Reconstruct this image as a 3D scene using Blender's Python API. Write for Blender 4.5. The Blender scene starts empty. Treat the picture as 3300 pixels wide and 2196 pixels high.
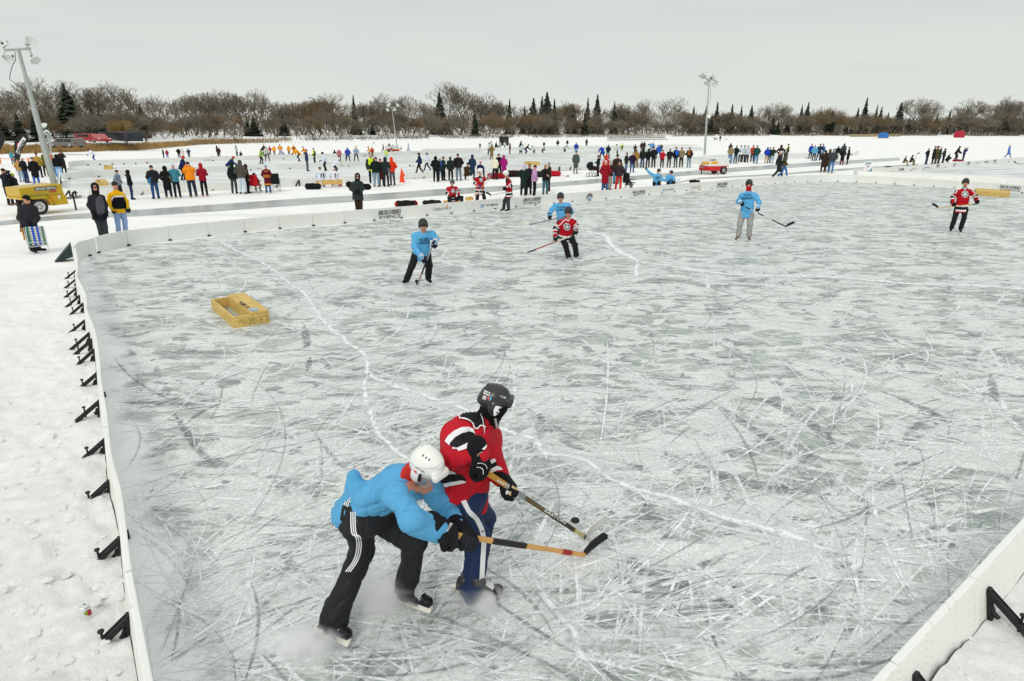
import bpy, bmesh, math, random
import numpy as np
from mathutils import Vector, Matrix
from mathutils.bvhtree import BVHTree
from mathutils import noise as mnoise
S = bpy.context.scene
COL = S.collection
rnd = random.Random(7)
# ------------------------------------------------------------------ camera
F_PX, CX, CY = 2000.0, 1650.0, 1098.0      # focal length and centre on a 3300 px wide frame
PITCH = math.atan((CY-420.0)/F_PX); ROLL = math.radians(.3); CAM_H = 3.4
CAMP = Vector((0, 0, CAM_H))
_c, _s = math.cos(PITCH), math.sin(PITCH)
FW = Vector((0, _c, -_s)); _U = Vector((0, _s, _c)); _R = Vector((1, 0, 0))
_cr, _sr = math.cos(ROLL), math.sin(ROLL)
RT = _cr*_R+_sr*_U; UP = -_sr*_R+_cr*_U
cd = bpy.data.cameras.new("camera"); cam = bpy.data.objects.new("camera", cd); COL.objects.link(cam)
cd.sensor_width = 36; cd.lens = 36*F_PX/3300; cd.clip_start = .1; cd.clip_end = 6000
cam.matrix_world = Matrix(((RT.x, UP.x, -FW.x, 0), (RT.y, UP.y, -FW.y, 0), (RT.z, UP.z, -FW.z, CAM_H), (0, 0, 0, 1)))
S.camera = cam
# ------------------------------------------------------------------ sky and sun
w = bpy.data.worlds.new("World"); S.world = w; w.use_nodes = True
nt = w.node_tree; N = nt.nodes; L = nt.links
for n in list(N): N.remove(n)
out = N.new('ShaderNodeOutputWorld'); bg = N.new('ShaderNodeBackground'); L.new(bg.outputs[0], out.inputs[0])
sky = N.new('ShaderNodeTexSky'); sky.sky_type = 'NISHITA'; sky.sun_disc = False
SUN_EL, SUN_ROT = math.radians(38), math.radians(200)
sky.sun_elevation = SUN_EL; sky.sun_rotation = SUN_ROT; sky.air_density = 2; sky.dust_density = 4
tc = N.new('ShaderNodeTexCoord'); sep = N.new('ShaderNodeSeparateXYZ'); L.new(tc.outputs['Generated'], sep.inputs[0])
# an overcast sky: brighter overhead, streaky cloud
mp = N.new('ShaderNodeMapping'); mp.inputs['Scale'].default_value = (1.3, 1.6, 7); mp.inputs['Rotation'].default_value = (.1, .25, .5)
L.new(tc.outputs['Generated'], mp.inputs[0])
nz = N.new('ShaderNodeTexNoise'); nz.inputs['Scale'].default_value = 2.2; nz.inputs['Detail'].default_value = 5; nz.inputs['Distortion'].default_value = .6
L.new(mp.outputs[0], nz.inputs[0])
cr = N.new('ShaderNodeValToRGB'); cr.color_ramp.elements[0].position = 0.0; cr.color_ramp.elements[1].position = .9
cr.color_ramp.elements[0].color = (.93, .96, .90, 1); cr.color_ramp.elements[1].color = (1.2, 1.22, 1.2, 1)
e = cr.color_ramp.elements.new(.06); e.color = (.86, .905, .87, 1)
e = cr.color_ramp.elements.new(.22); e.color = (.74, .79, .775, 1)
e = cr.color_ramp.elements.new(.5); e.color = (.95, .97, .96, 1)
L.new(sep.outputs['Z'], cr.inputs[0])
cr2 = N.new('ShaderNodeValToRGB'); cr2.color_ramp.elements[0].position = .3; cr2.color_ramp.elements[1].position = .7
cr2.color_ramp.elements[0].color = (.98, .985, 1., 1); cr2.color_ramp.elements[1].color = (1.05, 1.045, 1.03, 1)
L.new(nz.outputs[0], cr2.inputs[0])
mul = N.new('ShaderNodeMix'); mul.data_type = 'RGBA'; mul.blend_type = 'MULTIPLY'; mul.inputs[0].default_value = 1
L.new(cr.outputs[0], mul.inputs[6]); L.new(cr2.outputs[0], mul.inputs[7])
sc = N.new('ShaderNodeMix'); sc.data_type = 'RGBA'; sc.blend_type = 'MULTIPLY'; sc.inputs[0].default_value = 1
sc.inputs[7].default_value = (.1, .1, .1, 1); L.new(sky.outputs[0], sc.inputs[6])
mx = N.new('ShaderNodeMix'); mx.data_type = 'RGBA'; mx.inputs[0].default_value = .93
L.new(sc.outputs[2], mx.inputs[6]); L.new(mul.outputs[2], mx.inputs[7]); L.new(mx.outputs[2], bg.inputs[0])
bg.inputs[1].default_value = .86
sd = bpy.data.lights.new("sun", 'SUN'); sd.energy = 1.15; sd.angle = math.radians(14); sd.color = (1, .97, .92)
so = bpy.data.objects.new("sun", sd); COL.objects.link(so)
_az = SUN_ROT
_sv = Vector((math.sin(_az)*math.cos(SUN_EL), math.cos(_az)*math.cos(SUN_EL), math.sin(SUN_EL)))
so.rotation_euler = _sv.to_track_quat('Z', 'Y').to_euler()
S.view_settings.view_transform = 'Standard'; S.view_settings.look = 'None'; S.view_settings.exposure = 0.0; S.view_settings.gamma = 1
S.view_settings.use_curve_mapping = False
S.cycles.max_bounces = 8; S.cycles.diffuse_bounces = 3; S.cycles.glossy_bounces = 2; S.cycles.transparent_max_bounces = 40
S.cycles.volume_bounces = 6
# ------------------------------------------------------------------ helpers
def ray(px, py): return (FW*F_PX+RT*(px-CX)-UP*(py-CY)).normalized()
def gp(px, py, z=0.0):                      # where the sight line through a photo point meets height z
    d = ray(px, py); t = (z-CAM_H)/d.z
    return CAMP+d*t
def vp(G, px, py, dd=0.0):                  # the same on an upright plane through G facing the camera, dd metres nearer
    n = Vector((G.x, G.y, 0)); dist = n.length; n /= dist
    d = ray(px, py); return CAMP+d*((dist-dd)/d.dot(n))
def proj(P):
    q = P-CAMP; z = q.dot(FW); return CX+F_PX*q.dot(RT)/z, CY-F_PX*q.dot(UP)/z
def hx(h):
    h = h.lstrip('#'); v = [int(h[i:i+2], 16)/255 for i in (0, 2, 4)]
    return tuple(c/12.92 if c <= .04045 else ((c+.055)/1.055)**2.4 for c in v)
def lerp(a, b, t): return a+(b-a)*t
_mats = {}
def mat(color, rough=.7, var=.12, scale=6.0, metal=0.0, bump=0.0, bscale=40, spec=.3, name=None, coat=0):
    if isinstance(color, str): color = hx(color)
    key = (tuple(round(c, 4) for c in color), rough, var, scale, metal, bump, bscale, spec, coat)
    if key in _mats: return _mats[key]
    m = bpy.data.materials.new(name or 'surface'); m.use_nodes = True; t = m.node_tree; b = t.nodes['Principled BSDF']
    b.inputs['Roughness'].default_value = rough; b.inputs['Metallic'].default_value = metal; b.inputs['Specular IOR Level'].default_value = spec
    if coat: b.inputs['Coat Weight'].default_value = coat
    c = t.nodes.new('ShaderNodeTexCoord')
    n = t.nodes.new('ShaderNodeTexNoise'); n.inputs['Scale'].default_value = scale; n.inputs['Detail'].default_value = 5
    t.links.new(c.outputs['Object'], n.inputs[0])
    r = t.nodes.new('ShaderNodeValToRGB'); r.color_ramp.elements[0].position = .3; r.color_ramp.elements[1].position = .7
    r.color_ramp.elements[0].color = (*[max(0, x*(1-var)) for x in color], 1); r.color_ramp.elements[1].color = (*[min(1, x*(1+var)) for x in color], 1)
    t.links.new(n.outputs[0], r.inputs[0]); t.links.new(r.outputs[0], b.inputs['Base Color'])
    if bump:
        n2 = t.nodes.new('ShaderNodeTexNoise'); n2.inputs['Scale'].default_value = bscale; n2.inputs['Detail'].default_value = 4
        t.links.new(c.outputs['Object'], n2.inputs[0])
        bp = t.nodes.new('ShaderNodeBump'); bp.inputs['Strength'].default_value = bump; bp.inputs['Distance'].default_value = .01
        t.links.new(n2.outputs[0], bp.inputs['Height']); t.links.new(bp.outputs[0], b.inputs['Normal'])
    _mats[key] = m; return m
def tag(o, label=None, cat=None, group=None, kind=None):
    if label: o['label'] = label
    if cat: o['category'] = cat
    if group: o['group'] = group
    if kind: o['kind'] = kind
    return o
def empty(name, loc, label, cat, group=None, rz=0.0):
    o = bpy.data.objects.new(name, None); COL.objects.link(o); o.location = loc; o.rotation_euler = (0, 0, rz)
    o.empty_display_size = .2
    return tag(o, label, cat, group)
def obj(name, verts, faces, mats, parent=None, fm=None, smooth=False, world=True, loc=None):
    """one mesh object; world=True: verts are in world space and are made local to the parent's origin"""
    me = bpy.data.meshes.new(name)
    v = np.asarray(verts, dtype=float).reshape(-1, 3)
    off = np.zeros(3)
    if world and parent is not None:
        p = parent; mws = []
        while p is not None: mws.append(p); p = p.parent
        M = Matrix.Identity(4)
        for p in reversed(mws): M = M @ p.matrix_basis
        Mi = np.array(M.inverted()); v = v@Mi[:3, :3].T+Mi[:3, 3]
    if loc is not None: v = v-np.array(loc)
    me.from_pydata(v.tolist(), [], [list(map(int, f)) for f in faces] if not isinstance(faces, np.ndarray) else faces.tolist())
    if not isinstance(mats, (list, tuple)): mats = [mats]
    for m in mats: me.materials.append(m)
    if fm is not None: me.polygons.foreach_set('material_index', np.asarray(fm, dtype=np.int32))
    if smooth: me.polygons.foreach_set('use_smooth', np.ones(len(me.polygons), dtype=bool))
    me.update()
    o = bpy.data.objects.new(name, me); COL.objects.link(o)
    if parent is not None: o.parent = parent
    if loc is not None: o.location = loc
    return o
class MB:
    def __init__(s): s.v = []; s.f = []; s.m = []
    def add(s, vs, fs, m=0):
        b = len(s.v); s.v += [tuple(v) for v in vs]; s.f += [tuple(i+b for i in f) for f in fs]; s.m += [m]*len(fs); return s
    def box(s, c, size, ax=None, m=0, taper=1.0):
        c = Vector(c); X, Y, Z = ax if ax else (Vector((1, 0, 0)), Vector((0, 1, 0)), Vector((0, 0, 1)))
        hx_, hy, hz = size[0]/2, size[1]/2, size[2]/2; vs = []
        for k, t in ((-1, 1.0), (1, taper)):
            for i, j in ((-1, -1), (1, -1), (1, 1), (-1, 1)): vs.append(c+X*hx_*i*t+Y*hy*j*t+Z*hz*k)
        return s.add(vs, [(0, 3, 2, 1), (4, 5, 6, 7), (0, 1, 5, 4), (1, 2, 6, 5), (2, 3, 7, 6), (3, 0, 4, 7)], m)
    def bar(s, a, b, wd, th=None, up=Vector((0, 0, 1)), m=0):
        a = Vector(a); b = Vector(b); th = th or wd; Z = (b-a); ln = Z.length; Z.normalize()
        X = up.cross(Z)
        if X.length < 1e-3: X = Vector((1, 0, 0)).cross(Z)
        X.normalize(); Y = Z.cross(X)
        return s.box((a+b)/2, (wd, th, ln), (X, Y, Z), m)
    def tube(s, pts, r, n=8, m=0, cap=True):
        pts = [Vector(p) for p in pts]; rs = r if isinstance(r, (list, tuple)) else [r]*len(pts); rings = []; b = len(s.v)
        pX = None
        for i, p in enumerate(pts):
            d = (pts[min(i+1, len(pts)-1)]-pts[max(i-1, 0)]).normalized()
            X = pX-d*pX.dot(d) if pX is not None else (Vector((0, 0, 1)).cross(d) if abs(d.z) < .95 else Vector((1, 0, 0)).cross(d))
            X.normalize(); pX = X; Y = d.cross(X)
            for k in range(n):
                a = 2*math.pi*k/n; s.v.append(tuple(p+(X*math.cos(a)+Y*math.sin(a))*rs[i]))
        for i in range(len(pts)-1):
            for k in range(n):
                q = (b+i*n+k, b+i*n+(k+1) % n, b+(i+1)*n+(k+1) % n, b+(i+1)*n+k); s.f.append(q); s.m.append(m)
        if cap:
            s.f.append(tuple(b+k for k in reversed(range(n)))); s.m.append(m)
            s.f.append(tuple(b+(len(pts)-1)*n+k for k in range(n))); s.m.append(m)
        return s
    def lathe(s, c, prof, ax=Vector((0, 0, 1)), n=16, m=0):
        """prof: list of (radius, height along ax)"""
        c = Vector(c); ax = Vector(ax).normalized(); X = ax.orthogonal().normalized(); Y = ax.cross(X); b = len(s.v)
        for r, h in prof:
            for k in range(n):
                a = 2*math.pi*k/n; s.v.append(tuple(c+ax*h+(X*math.cos(a)+Y*math.sin(a))*r))
        for i in range(len(prof)-1):
            for k in range(n):
                s.f.append((b+i*n+k, b+i*n+(k+1) % n, b+(i+1)*n+(k+1) % n, b+(i+1)*n+k)); s.m.append(m)
        return s
    def prism(s, poly, a, b, m=0):
        """poly: list of Vectors (a planar outline), swept from offset a to offset b (Vectors)"""
        n = len(poly); vs = [Vector(p)+a for p in poly]+[Vector(p)+b for p in poly]
        fs = [tuple(reversed(range(n))), tuple(range(n, 2*n))]+[(i, (i+1) % n, n+(i+1) % n, n+i) for i in range(n)]
        return s.add(vs, fs, m)
    def build(s, name, mats, parent=None, smooth=False, world=True, loc=None):
        o = obj(name, s.v, s.f, mats, parent, s.m, smooth, world, loc); return o
def bevel(o, wd=.01, seg=2):
    md = o.modifiers.new('bevel', 'BEVEL'); md.width = wd; md.segments = seg; md.limit_method = 'ANGLE'; return o
def resample(pts, step):
    out = [Vector(pts[0])]; acc = 0
    for a, b in zip(pts, pts[1:]):
        a = Vector(a); b = Vector(b); ln = (b-a).length; pos = step-acc
        while pos <= ln+1e-9: out.append(a.lerp(b, pos/ln)); pos += step
        acc = (ln-(pos-step))
    return out
def catmull(pts, sub=6):
    P = [Vector(p) for p in pts]; P = [P[0]*2-P[1]]+P+[P[-1]*2-P[-2]]; out = []
    for i in range(1, len(P)-2):
        for k in range(sub):
            t = k/sub; a, b, c, d = P[i-1], P[i], P[i+1], P[i+2]
            out.append(.5*((2*b)+(c-a)*t+(2*a-5*b+4*c-d)*t*t+(3*b-a-3*c+d)*t**3))
    out.append(P[-2]); return out
# surface decals: text, polygons and ribbons laid on the real surface they belong to
def bvh_of(objs):
    vs = []; fs = []
    for o in objs:
        M = Matrix.Identity(4); p = o; ch = []
        while p is not None: ch.append(p); p = p.parent
        for p in reversed(ch): M = M @ p.matrix_basis
        b = len(vs); vs += [M @ v.co for v in o.data.vertices]; fs += [tuple(b+i for i in f.vertices) for f in o.data.polygons]
    return BVHTree.FromPolygons(vs, fs)
def cast(bvh, px, py, off=.004, fallback=None):
    d = ray(px, py); h = bvh.ray_cast(CAMP, d)
    if h[0] is None: return None
    n = h[1]
    if n.dot(d) > 0: n = -n
    return h[0]+n*off-d*off*.5
def surf_mesh(bm, bvh, off):
    vs = []; bad = set(); last = None; dist = []
    for v in bm.verts:
        p = cast(bvh, v.co.x, v.co.y, off); vs.append(p)
        if p is None: bad.add(v.index)
    return vs, [[v.index for v in f.verts] for f in bm.faces if not any(v.index in bad for v in f.verts)]
def surf_poly(name, parent, bvh, poly, m, step=8, off=.004):
    bm = bmesh.new(); f = bm.faces.new([bm.verts.new((x, y, 0)) for x, y in poly])
    bmesh.ops.triangulate(bm, faces=[f])
    for _ in range(6):
        es = [e for e in bm.edges if e.calc_length() > step]
        if not es: break
        bmesh.ops.subdivide_edges(bm, edges=es, cuts=1); bmesh.ops.triangulate(bm, faces=bm.faces[:])
    bm.verts.index_update()
    vs, fs = surf_mesh(bm, bvh, off); bm.free()
    return clean_obj(name, vs, fs, m, parent)
def clean_obj(name, vs, fs, m, parent):
    used = sorted({i for f in fs for i in f}); mp_ = {i: k for k, i in enumerate(used)}
    if not used: return None
    D = [(vs[i]-CAMP).length for i in used]; md = sorted(D)[len(D)//2]
    fs = [f for f in fs if max(((vs[f[i]]-vs[f[(i+1) % len(f)]]).length) for i in range(len(f))) < .12+.02*md]
    return obj(name, [vs[i] for i in used], [[mp_[i] for i in f] for f in fs], m, parent, smooth=True)
def ribbon_px(pts, wd):
    """a px polyline to a px quad strip"""
    P = [Vector(p) for p in pts]; v = []
    for i, p in enumerate(P):
        d = (P[min(i+1, len(P)-1)]-P[max(i-1, 0)]).normalized(); n = Vector((-d.y, d.x)); ww = wd[i] if isinstance(wd, list) else wd
        v += [p+n*ww/2, p-n*ww/2]
    return v, [(2*i, 2*i+1, 2*i+3, 2*i+2) for i in range(len(P)-1)]
def surf_ribbon(name, parent, bvh, pts, wd, m, off=.004, sub=4):
    P = catmull([Vector((*p, 0)) for p in pts], sub); v, f = ribbon_px([(p.x, p.y) for p in P], wd)
    vs = [cast(bvh, p.x, p.y, off) for p in v]; fs = [q for q in f if all(vs[i] is not None for i in q)]
    return clean_obj(name, vs, fs, m, parent)
_tc = {}
def text_mesh(t, bold=0.0, tess=0):
    k = (t, bold, tess)
    if k in _tc: return _tc[k]
    c = bpy.data.curves.new('t', 'FONT'); c.body = t; c.size = 1; c.offset = bold; c.resolution_u = 2
    o = bpy.data.objects.new('t', c); COL.objects.link(o)
    dg = bpy.context.evaluated_depsgraph_get(); dg.update(); me = bpy.data.meshes.new_from_object(o.evaluated_get(dg))
    bm = bmesh.new(); bm.from_mesh(me)
    bmesh.ops.triangulate(bm, faces=bm.faces[:])
    bpy.data.objects.remove(o); bpy.data.curves.remove(c); bpy.data.meshes.remove(me)
    bm.verts.index_update()
    V = np.array([v.co[:2] for v in bm.verts]) if bm.verts else np.zeros((0, 2)); Fc = [[v.index for v in f.verts] for f in bm.faces]; bm.free()
    mn, mx_ = V.min(0), V.max(0); V = (V-mn)/(mx_-mn); _tc[k] = (V, Fc); return _tc[k]
def surf_text(name, parent, bvh, t, p00, p10, p01, m, off=.004, bold=.0):
    """text filling the px parallelogram: p00 lower left, p10 lower right, p01 upper left"""
    V, Fc = text_mesh(t, bold); p00, p10, p01 = map(Vector, (p00, p10, p01))
    vs = [cast(bvh, *(p00+(p10-p00)*u+(p01-p00)*v), off) for u, v in V]
    return clean_obj(name, vs, [f for f in Fc if all(vs[i] is not None for i in f)], m, parent)
def flat_text(name, parent, t, o, ux, uy, m, bold=0.0):
    """text on a flat face: origin o, ux and uy are full width and height vectors"""
    V, Fc = text_mesh(t, bold); o, ux, uy = Vector(o), Vector(ux), Vector(uy)
    return obj(name, [o+ux*u+uy*v for u, v in V], Fc, m, parent)
WHITE = mat((.8, .81, .8), .5, .04); BLACK = mat((.014, .015, .016), .55, .2)
# ------------------------------------------------------------------ ground, snow and ice
def node(t, typ, **kw):
    n = t.nodes.new(typ)
    for k, v in kw.items():
        if k.startswith('i_'):
            kk = k[2:]; n.inputs[int(kk) if kk.isdigit() else kk].default_value = v
        else: setattr(n, k, v)
    return n
def ramp(t, src, stops, interp='LINEAR'):
    r = t.nodes.new('ShaderNodeValToRGB'); r.color_ramp.interpolation = interp; el = r.color_ramp.elements
    while len(el) < len(stops): el.new(.5)
    for e_, (p, c) in zip(el, stops):
        e_.position = p; e_.color = (c, c, c, 1) if isinstance(c, (int, float)) else (*c, 1)
    t.links.new(src, r.inputs[0]); return r.outputs[0]
def mixc(t, fac, a, b, mode='MIX'):
    m = t.nodes.new('ShaderNodeMix'); m.data_type = 'RGBA'; m.blend_type = mode
    for i, x in ((0, fac), (6, a), (7, b)):
        if isinstance(x, (int, float)): m.inputs[i].default_value = x
        elif isinstance(x, tuple): m.inputs[i].default_value = (*x, 1)
        else: t.links.new(x, m.inputs[i])
    return m.outputs[2]
def math_(t, op, a, b=None, clamp=False):
    m = t.nodes.new('ShaderNodeMath'); m.operation = op; m.use_clamp = clamp
    for i, x in ((0, a), (1, b)):
        if x is None: continue
        if isinstance(x, (int, float)): m.inputs[i].default_value = x
        else: t.links.new(x, m.inputs[i])
    return m.outputs[0]
def noise(t, co, rot, scl, scale, detail=4, dist=0.0, rough=.5, loc=(0, 0, 0)):
    m = node(t, 'ShaderNodeMapping'); m.inputs['Rotation'].default_value = (0, 0, rot); m.inputs['Scale'].default_value = scl; m.inputs['Location'].default_value = loc
    t.links.new(co, m.inputs[0])
    n = node(t, 'ShaderNodeTexNoise'); n.inputs['Scale'].default_value = scale; n.inputs['Detail'].default_value = detail
    n.inputs['Distortion'].default_value = dist; n.inputs['Roughness'].default_value = rough
    t.links.new(m.outputs[0], n.inputs[0]); return n.outputs[0]
def ice_material(cut=True):
    m = bpy.data.materials.new('skated_ice'); m.use_nodes = True; t = m.node_tree; b = t.nodes['Principled BSDF']
    co = node(t, 'ShaderNodeTexCoord').outputs['Object']
    big = noise(t, co, .6, (1, 1, 1), .14, 3, .5)
    base = mixc(t, ramp(t, big, [(.35, 0.), (.65, 1.)]), (.275, .33, .295), (.41, .465, .425))
    mid = noise(t, co, .3, (1, 2.0, 1), .9, 7, 1.2, .62)
    base = mixc(t, ramp(t, mid, [(.40, 1.), (.49, 0.)]), base, (.16, .195, .185))
    # powder patches torn by skates
    pat = noise(t, co, .25, (.8, 1.3, 1), .95, 8, .9, .60, (3, 7, 0)); pat2 = noise(t, co, 1.15, (.7, 1.6, 1), 2.1, 7, .7, .62, (9, 2, 0)); pat3 = noise(t, co, -.5, (.6, 1.7, 1), 4.6, 5, .5, .6, (1, 8, 0))
    f1 = ramp(t, pat, [(.485, 0.), (.525, .85)]); f2 = ramp(t, pat2, [(.52, 0.), (.56, .9)]); f3 = ramp(t, pat3, [(.56, 0.), (.60, .6)])
    base = mixc(t, f1, base, (.71, .75, .72)); base = mixc(t, f2, base, (.79, .82, .79)); base = mixc(t, f3, base, (.79, .82, .79))
    hol = noise(t, co, .7, (1, 1.4, 1), 2.2, 7, .9, .6, (21, 4, 0)); base = mixc(t, ramp(t, hol, [(.38, .9), (.43, 0.)]), base, (.14, .17, .16))
    # fine skate cuts: thin ridges of stretched noise in many directions
    if cut:
        for i, (rot, st, s, lo, c, k) in enumerate(((.2, 7, 1.3, .012, .76, .55), (.75, 8, 1.2, .012, .74, .5), (-.5, 7, 1.5, .011, .76, .5), (1.35, 7, 1.1, .010, .74, .45),
                                        (-1.1, 8, 1.4, .010, .2, .45), (.45, 9, .9, .012, .76, .5), (-.1, 9, 2.1, .014, .2, .4), (1.9, 7, 1.7, .011, .74, .4))):
            n = noise(t, co, rot, (1, st, 1), s, 5, 1.1, .55, (i*3.1, i*5.7, 0))
            d = math_(t, 'ABSOLUTE', math_(t, 'SUBTRACT', n, .5))
            f = ramp(t, d, [(0., k), (lo*.2, k*.8), (lo*.62, 0.)])
            base = mixc(t, f, base, (c*.97, c, c*.985))
        sp = noise(t, co, 0, (1, 1, 1), 26, 4, 0, .7)
        base = mixc(t, ramp(t, sp, [(.42, .35), (.56, 0.)]), base, (.3, .335, .32))
    at = node(t, 'ShaderNodeAttribute'); at.attribute_name = 'edge'
    en = noise(t, co, 0, (1, 1, 1), 1.3, 5, .5)
    ef = math_(t, 'ADD', at.outputs['Fac'], math_(t, 'MULTIPLY', math_(t, 'SUBTRACT', en, .5), 1.6))
    base = mixc(t, ramp(t, ef, [(.0, 1.), (.2, .85), (.5, 0.)]), base, (.82, .845, .83))
    t.links.new(base, b.inputs['Base Color']); b.inputs['Roughness'].default_value = .42; b.inputs['Specular IOR Level'].default_value = .35
    bp = node(t, 'ShaderNodeBump'); bp.inputs['Strength'].default_value = .25; bp.inputs['Distance'].default_value = .01
    t.links.new(base, bp.inputs['Height']); t.links.new(bp.outputs[0], b.inputs['Normal']); return m
def snow_material(lumps=True, tint=(.875, .88, .855)):
    m = bpy.data.materials.new('snow'); m.use_nodes = True; t = m.node_tree; b = t.nodes['Principled BSDF']
    co = node(t, 'ShaderNodeTexCoord').outputs['Object']
    a = noise(t, co, .5, (1, 1.6, 1), .5, 8, .6, .6); c2 = noise(t, co, .7, (.25, 1.6, 1), .35, 6, .4, .6, (5, 5, 0))
    base = mixc(t, ramp(t, a, [(.35, 1.), (.55, 0.)]), tint, tuple(x*.93 for x in tint))
    if not lumps: base = mixc(t, ramp(t, c2, [(.30, .8), (.42, 0.)]), base, (.68, .70, .70))
    t.links.new(base, b.inputs['Base Color']); b.inputs['Roughness'].default_value = .85; b.inputs['Specular IOR Level'].default_value = .15
    n1 = noise(t, co, 0, (1, 1, 1), 7 if lumps else 3, 10, .5, .72)
    bp = node(t, 'ShaderNodeBump'); bp.inputs['Strength'].default_value = .9 if lumps else .5; bp.inputs['Distance'].default_value = .05
    t.links.new(n1, bp.inputs['Height']); t.links.new(bp.outputs[0], b.inputs['Normal']); return m
ICE = ice_material(); ICE2 = bpy.data.materials.new('pale_ice'); ICE2.use_nodes = True; _t = ICE2.node_tree; _b = _t.nodes['Principled BSDF']
_co = node(_t, 'ShaderNodeTexCoord').outputs['Object']; _n = noise(_t, _co, -.5, (.5, 1.2, 1), .5, 8, .8, .65); _n2 = noise(_t, _co, -.7, (.3, .5, 1), .1, 3, .3)
_c = mixc(_t, ramp(_t, _n, [(.42, 0.), (.56, 1.)]), (.46, .50, .485), (.72, .745, .73)); _c = mixc(_t, ramp(_t, _n2, [(.45, 0.), (.6, .6)]), _c, (.76, .78, .765)); _t.links.new(_c, _b.inputs['Base Color']); _b.inputs['Roughness'].default_value = .5
SNOW = snow_material(); LSNOW = snow_material(False)
O2 = gp(1016.7, 728.7); _e = gp(2487, 591.6)-O2; E1 = Vector((_e.x, _e.y, 0)).normalized(); E2 = Vector((-E1.y, E1.x, 0))
def W(u, v, z=0.0): return Vector((O2.x, O2.y, 0))+E1*u+E2*v+Vector((0, 0, z))
def UV(p): q = Vector((p.x-O2.x, p.y-O2.y, 0)); return q.dot(E1), q.dot(E2)
# lake sheet to the horizon
g = MB(); gs = [-3000, -800, -200, -60, -20, 0, 20, 60, 200, 800, 3000]
lake = obj('snow_ground', [(x, y, 0) for y in gs for x in gs], [(j*11+i, j*11+i+1, (j+1)*11+i+1, (j+1)*11+i) for j in range(10) for i in range(10)], LSNOW)
tag(lake, 'wide snow covered frozen lake around the rinks', None, None, 'structure')
# boards of the near rink, inner base line
BH = .47
far_px = [(257, 839), (272, 832), (297, 825), (317, 817), (365, 804), (422, 792), (547.6, 777), (679, 762), (797, 749), (910, 738), (1016.7, 729), (1115.7, 720.5), (1212.5, 712), (1299.4, 703.7), (1465, 688), (1609, 674), (1745, 661), (1870, 650), (1978, 640), (2129, 625), (2218, 616), (2304, 609.2), (2382, 601), (2487, 593), (2560, 588), (2640, 585.5), (2700, 585.8), (2739.5, 587), (2800.6, 589.7), (2926.6, 597.3), (3064, 606.7), (3294.5, 623)]
farB = [gp(*p) for p in far_px]
left_top_px = [(495, 2196), (454.6, 1989), (426.6, 1841.6), (411, 1725), (393.7, 1588), (370, 1500), (358, 1451), (353, 1397), (342, 1308), (328.6, 1232), (324, 1180), (318.8, 1129.5), (313, 1088), (304, 1053.6), (290, 1022), (281, 995), (280, 965), (276, 945), (262, 915), (250, 888), (252, 862), (250, 830), (243, 796)]
leftT = [gp(*p, BH) for p in left_top_px]
nearT = [gp(*p, BH) for p in ((2765, 2196), (2944, 2044.7), (3181.5, 1792), (3300, 1668))]
_nd = (nearT[2]-nearT[1]).normalized(); _nd.z = 0
LEAN = .055
def bracket(parent, p, n, lean=.05, th=.045, s=1.0):
    d = Vector((n.y, -n.x, 0)); z = Vector((0, 0, 1)); mb = MB()
    top = p+n*(lean*.7-th-.012)+z*.33*s; bot = p-n*(th+.018); ft = p-n*.36*s+z*.05
    mb.bar(bot, top, .026, .055, d, 0); mb.bar(top-z*.02, ft, .065, .022, z, 0)
    mb.bar(top-z*.02+d*.026, ft+d*.026, .01, .036, z, 0); mb.bar(top-z*.02-d*.026, ft-d*.026, .01, .036, z, 0)
    mb.tube([top-z*.10-n*.03, top-z*.17-n*.06, bot-n*.02+z*.12], .018, 6)
    a = top.lerp(ft, .6); mb.tube([a-z*.06, a+z*.08], .009, 6); mb.lathe(a+z*.075, [(.0, .012), (.02, .01), (.02, -.004), (.0, -.006)], n=8)
    return mb.build('bracket', BLACK, parent)
def brackets_px(parent, st, nm, pxs, lean):
    for px, py in pxs:
        q = gp(px, py, .40); i = min(range(len(st)), key=lambda k: (st[k]-Vector((q.x, q.y, 0))).length); bracket(parent, st[i], nm[i], lean, s=r_b.uniform(.78, .98))
r_b = random.Random(4)
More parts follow.
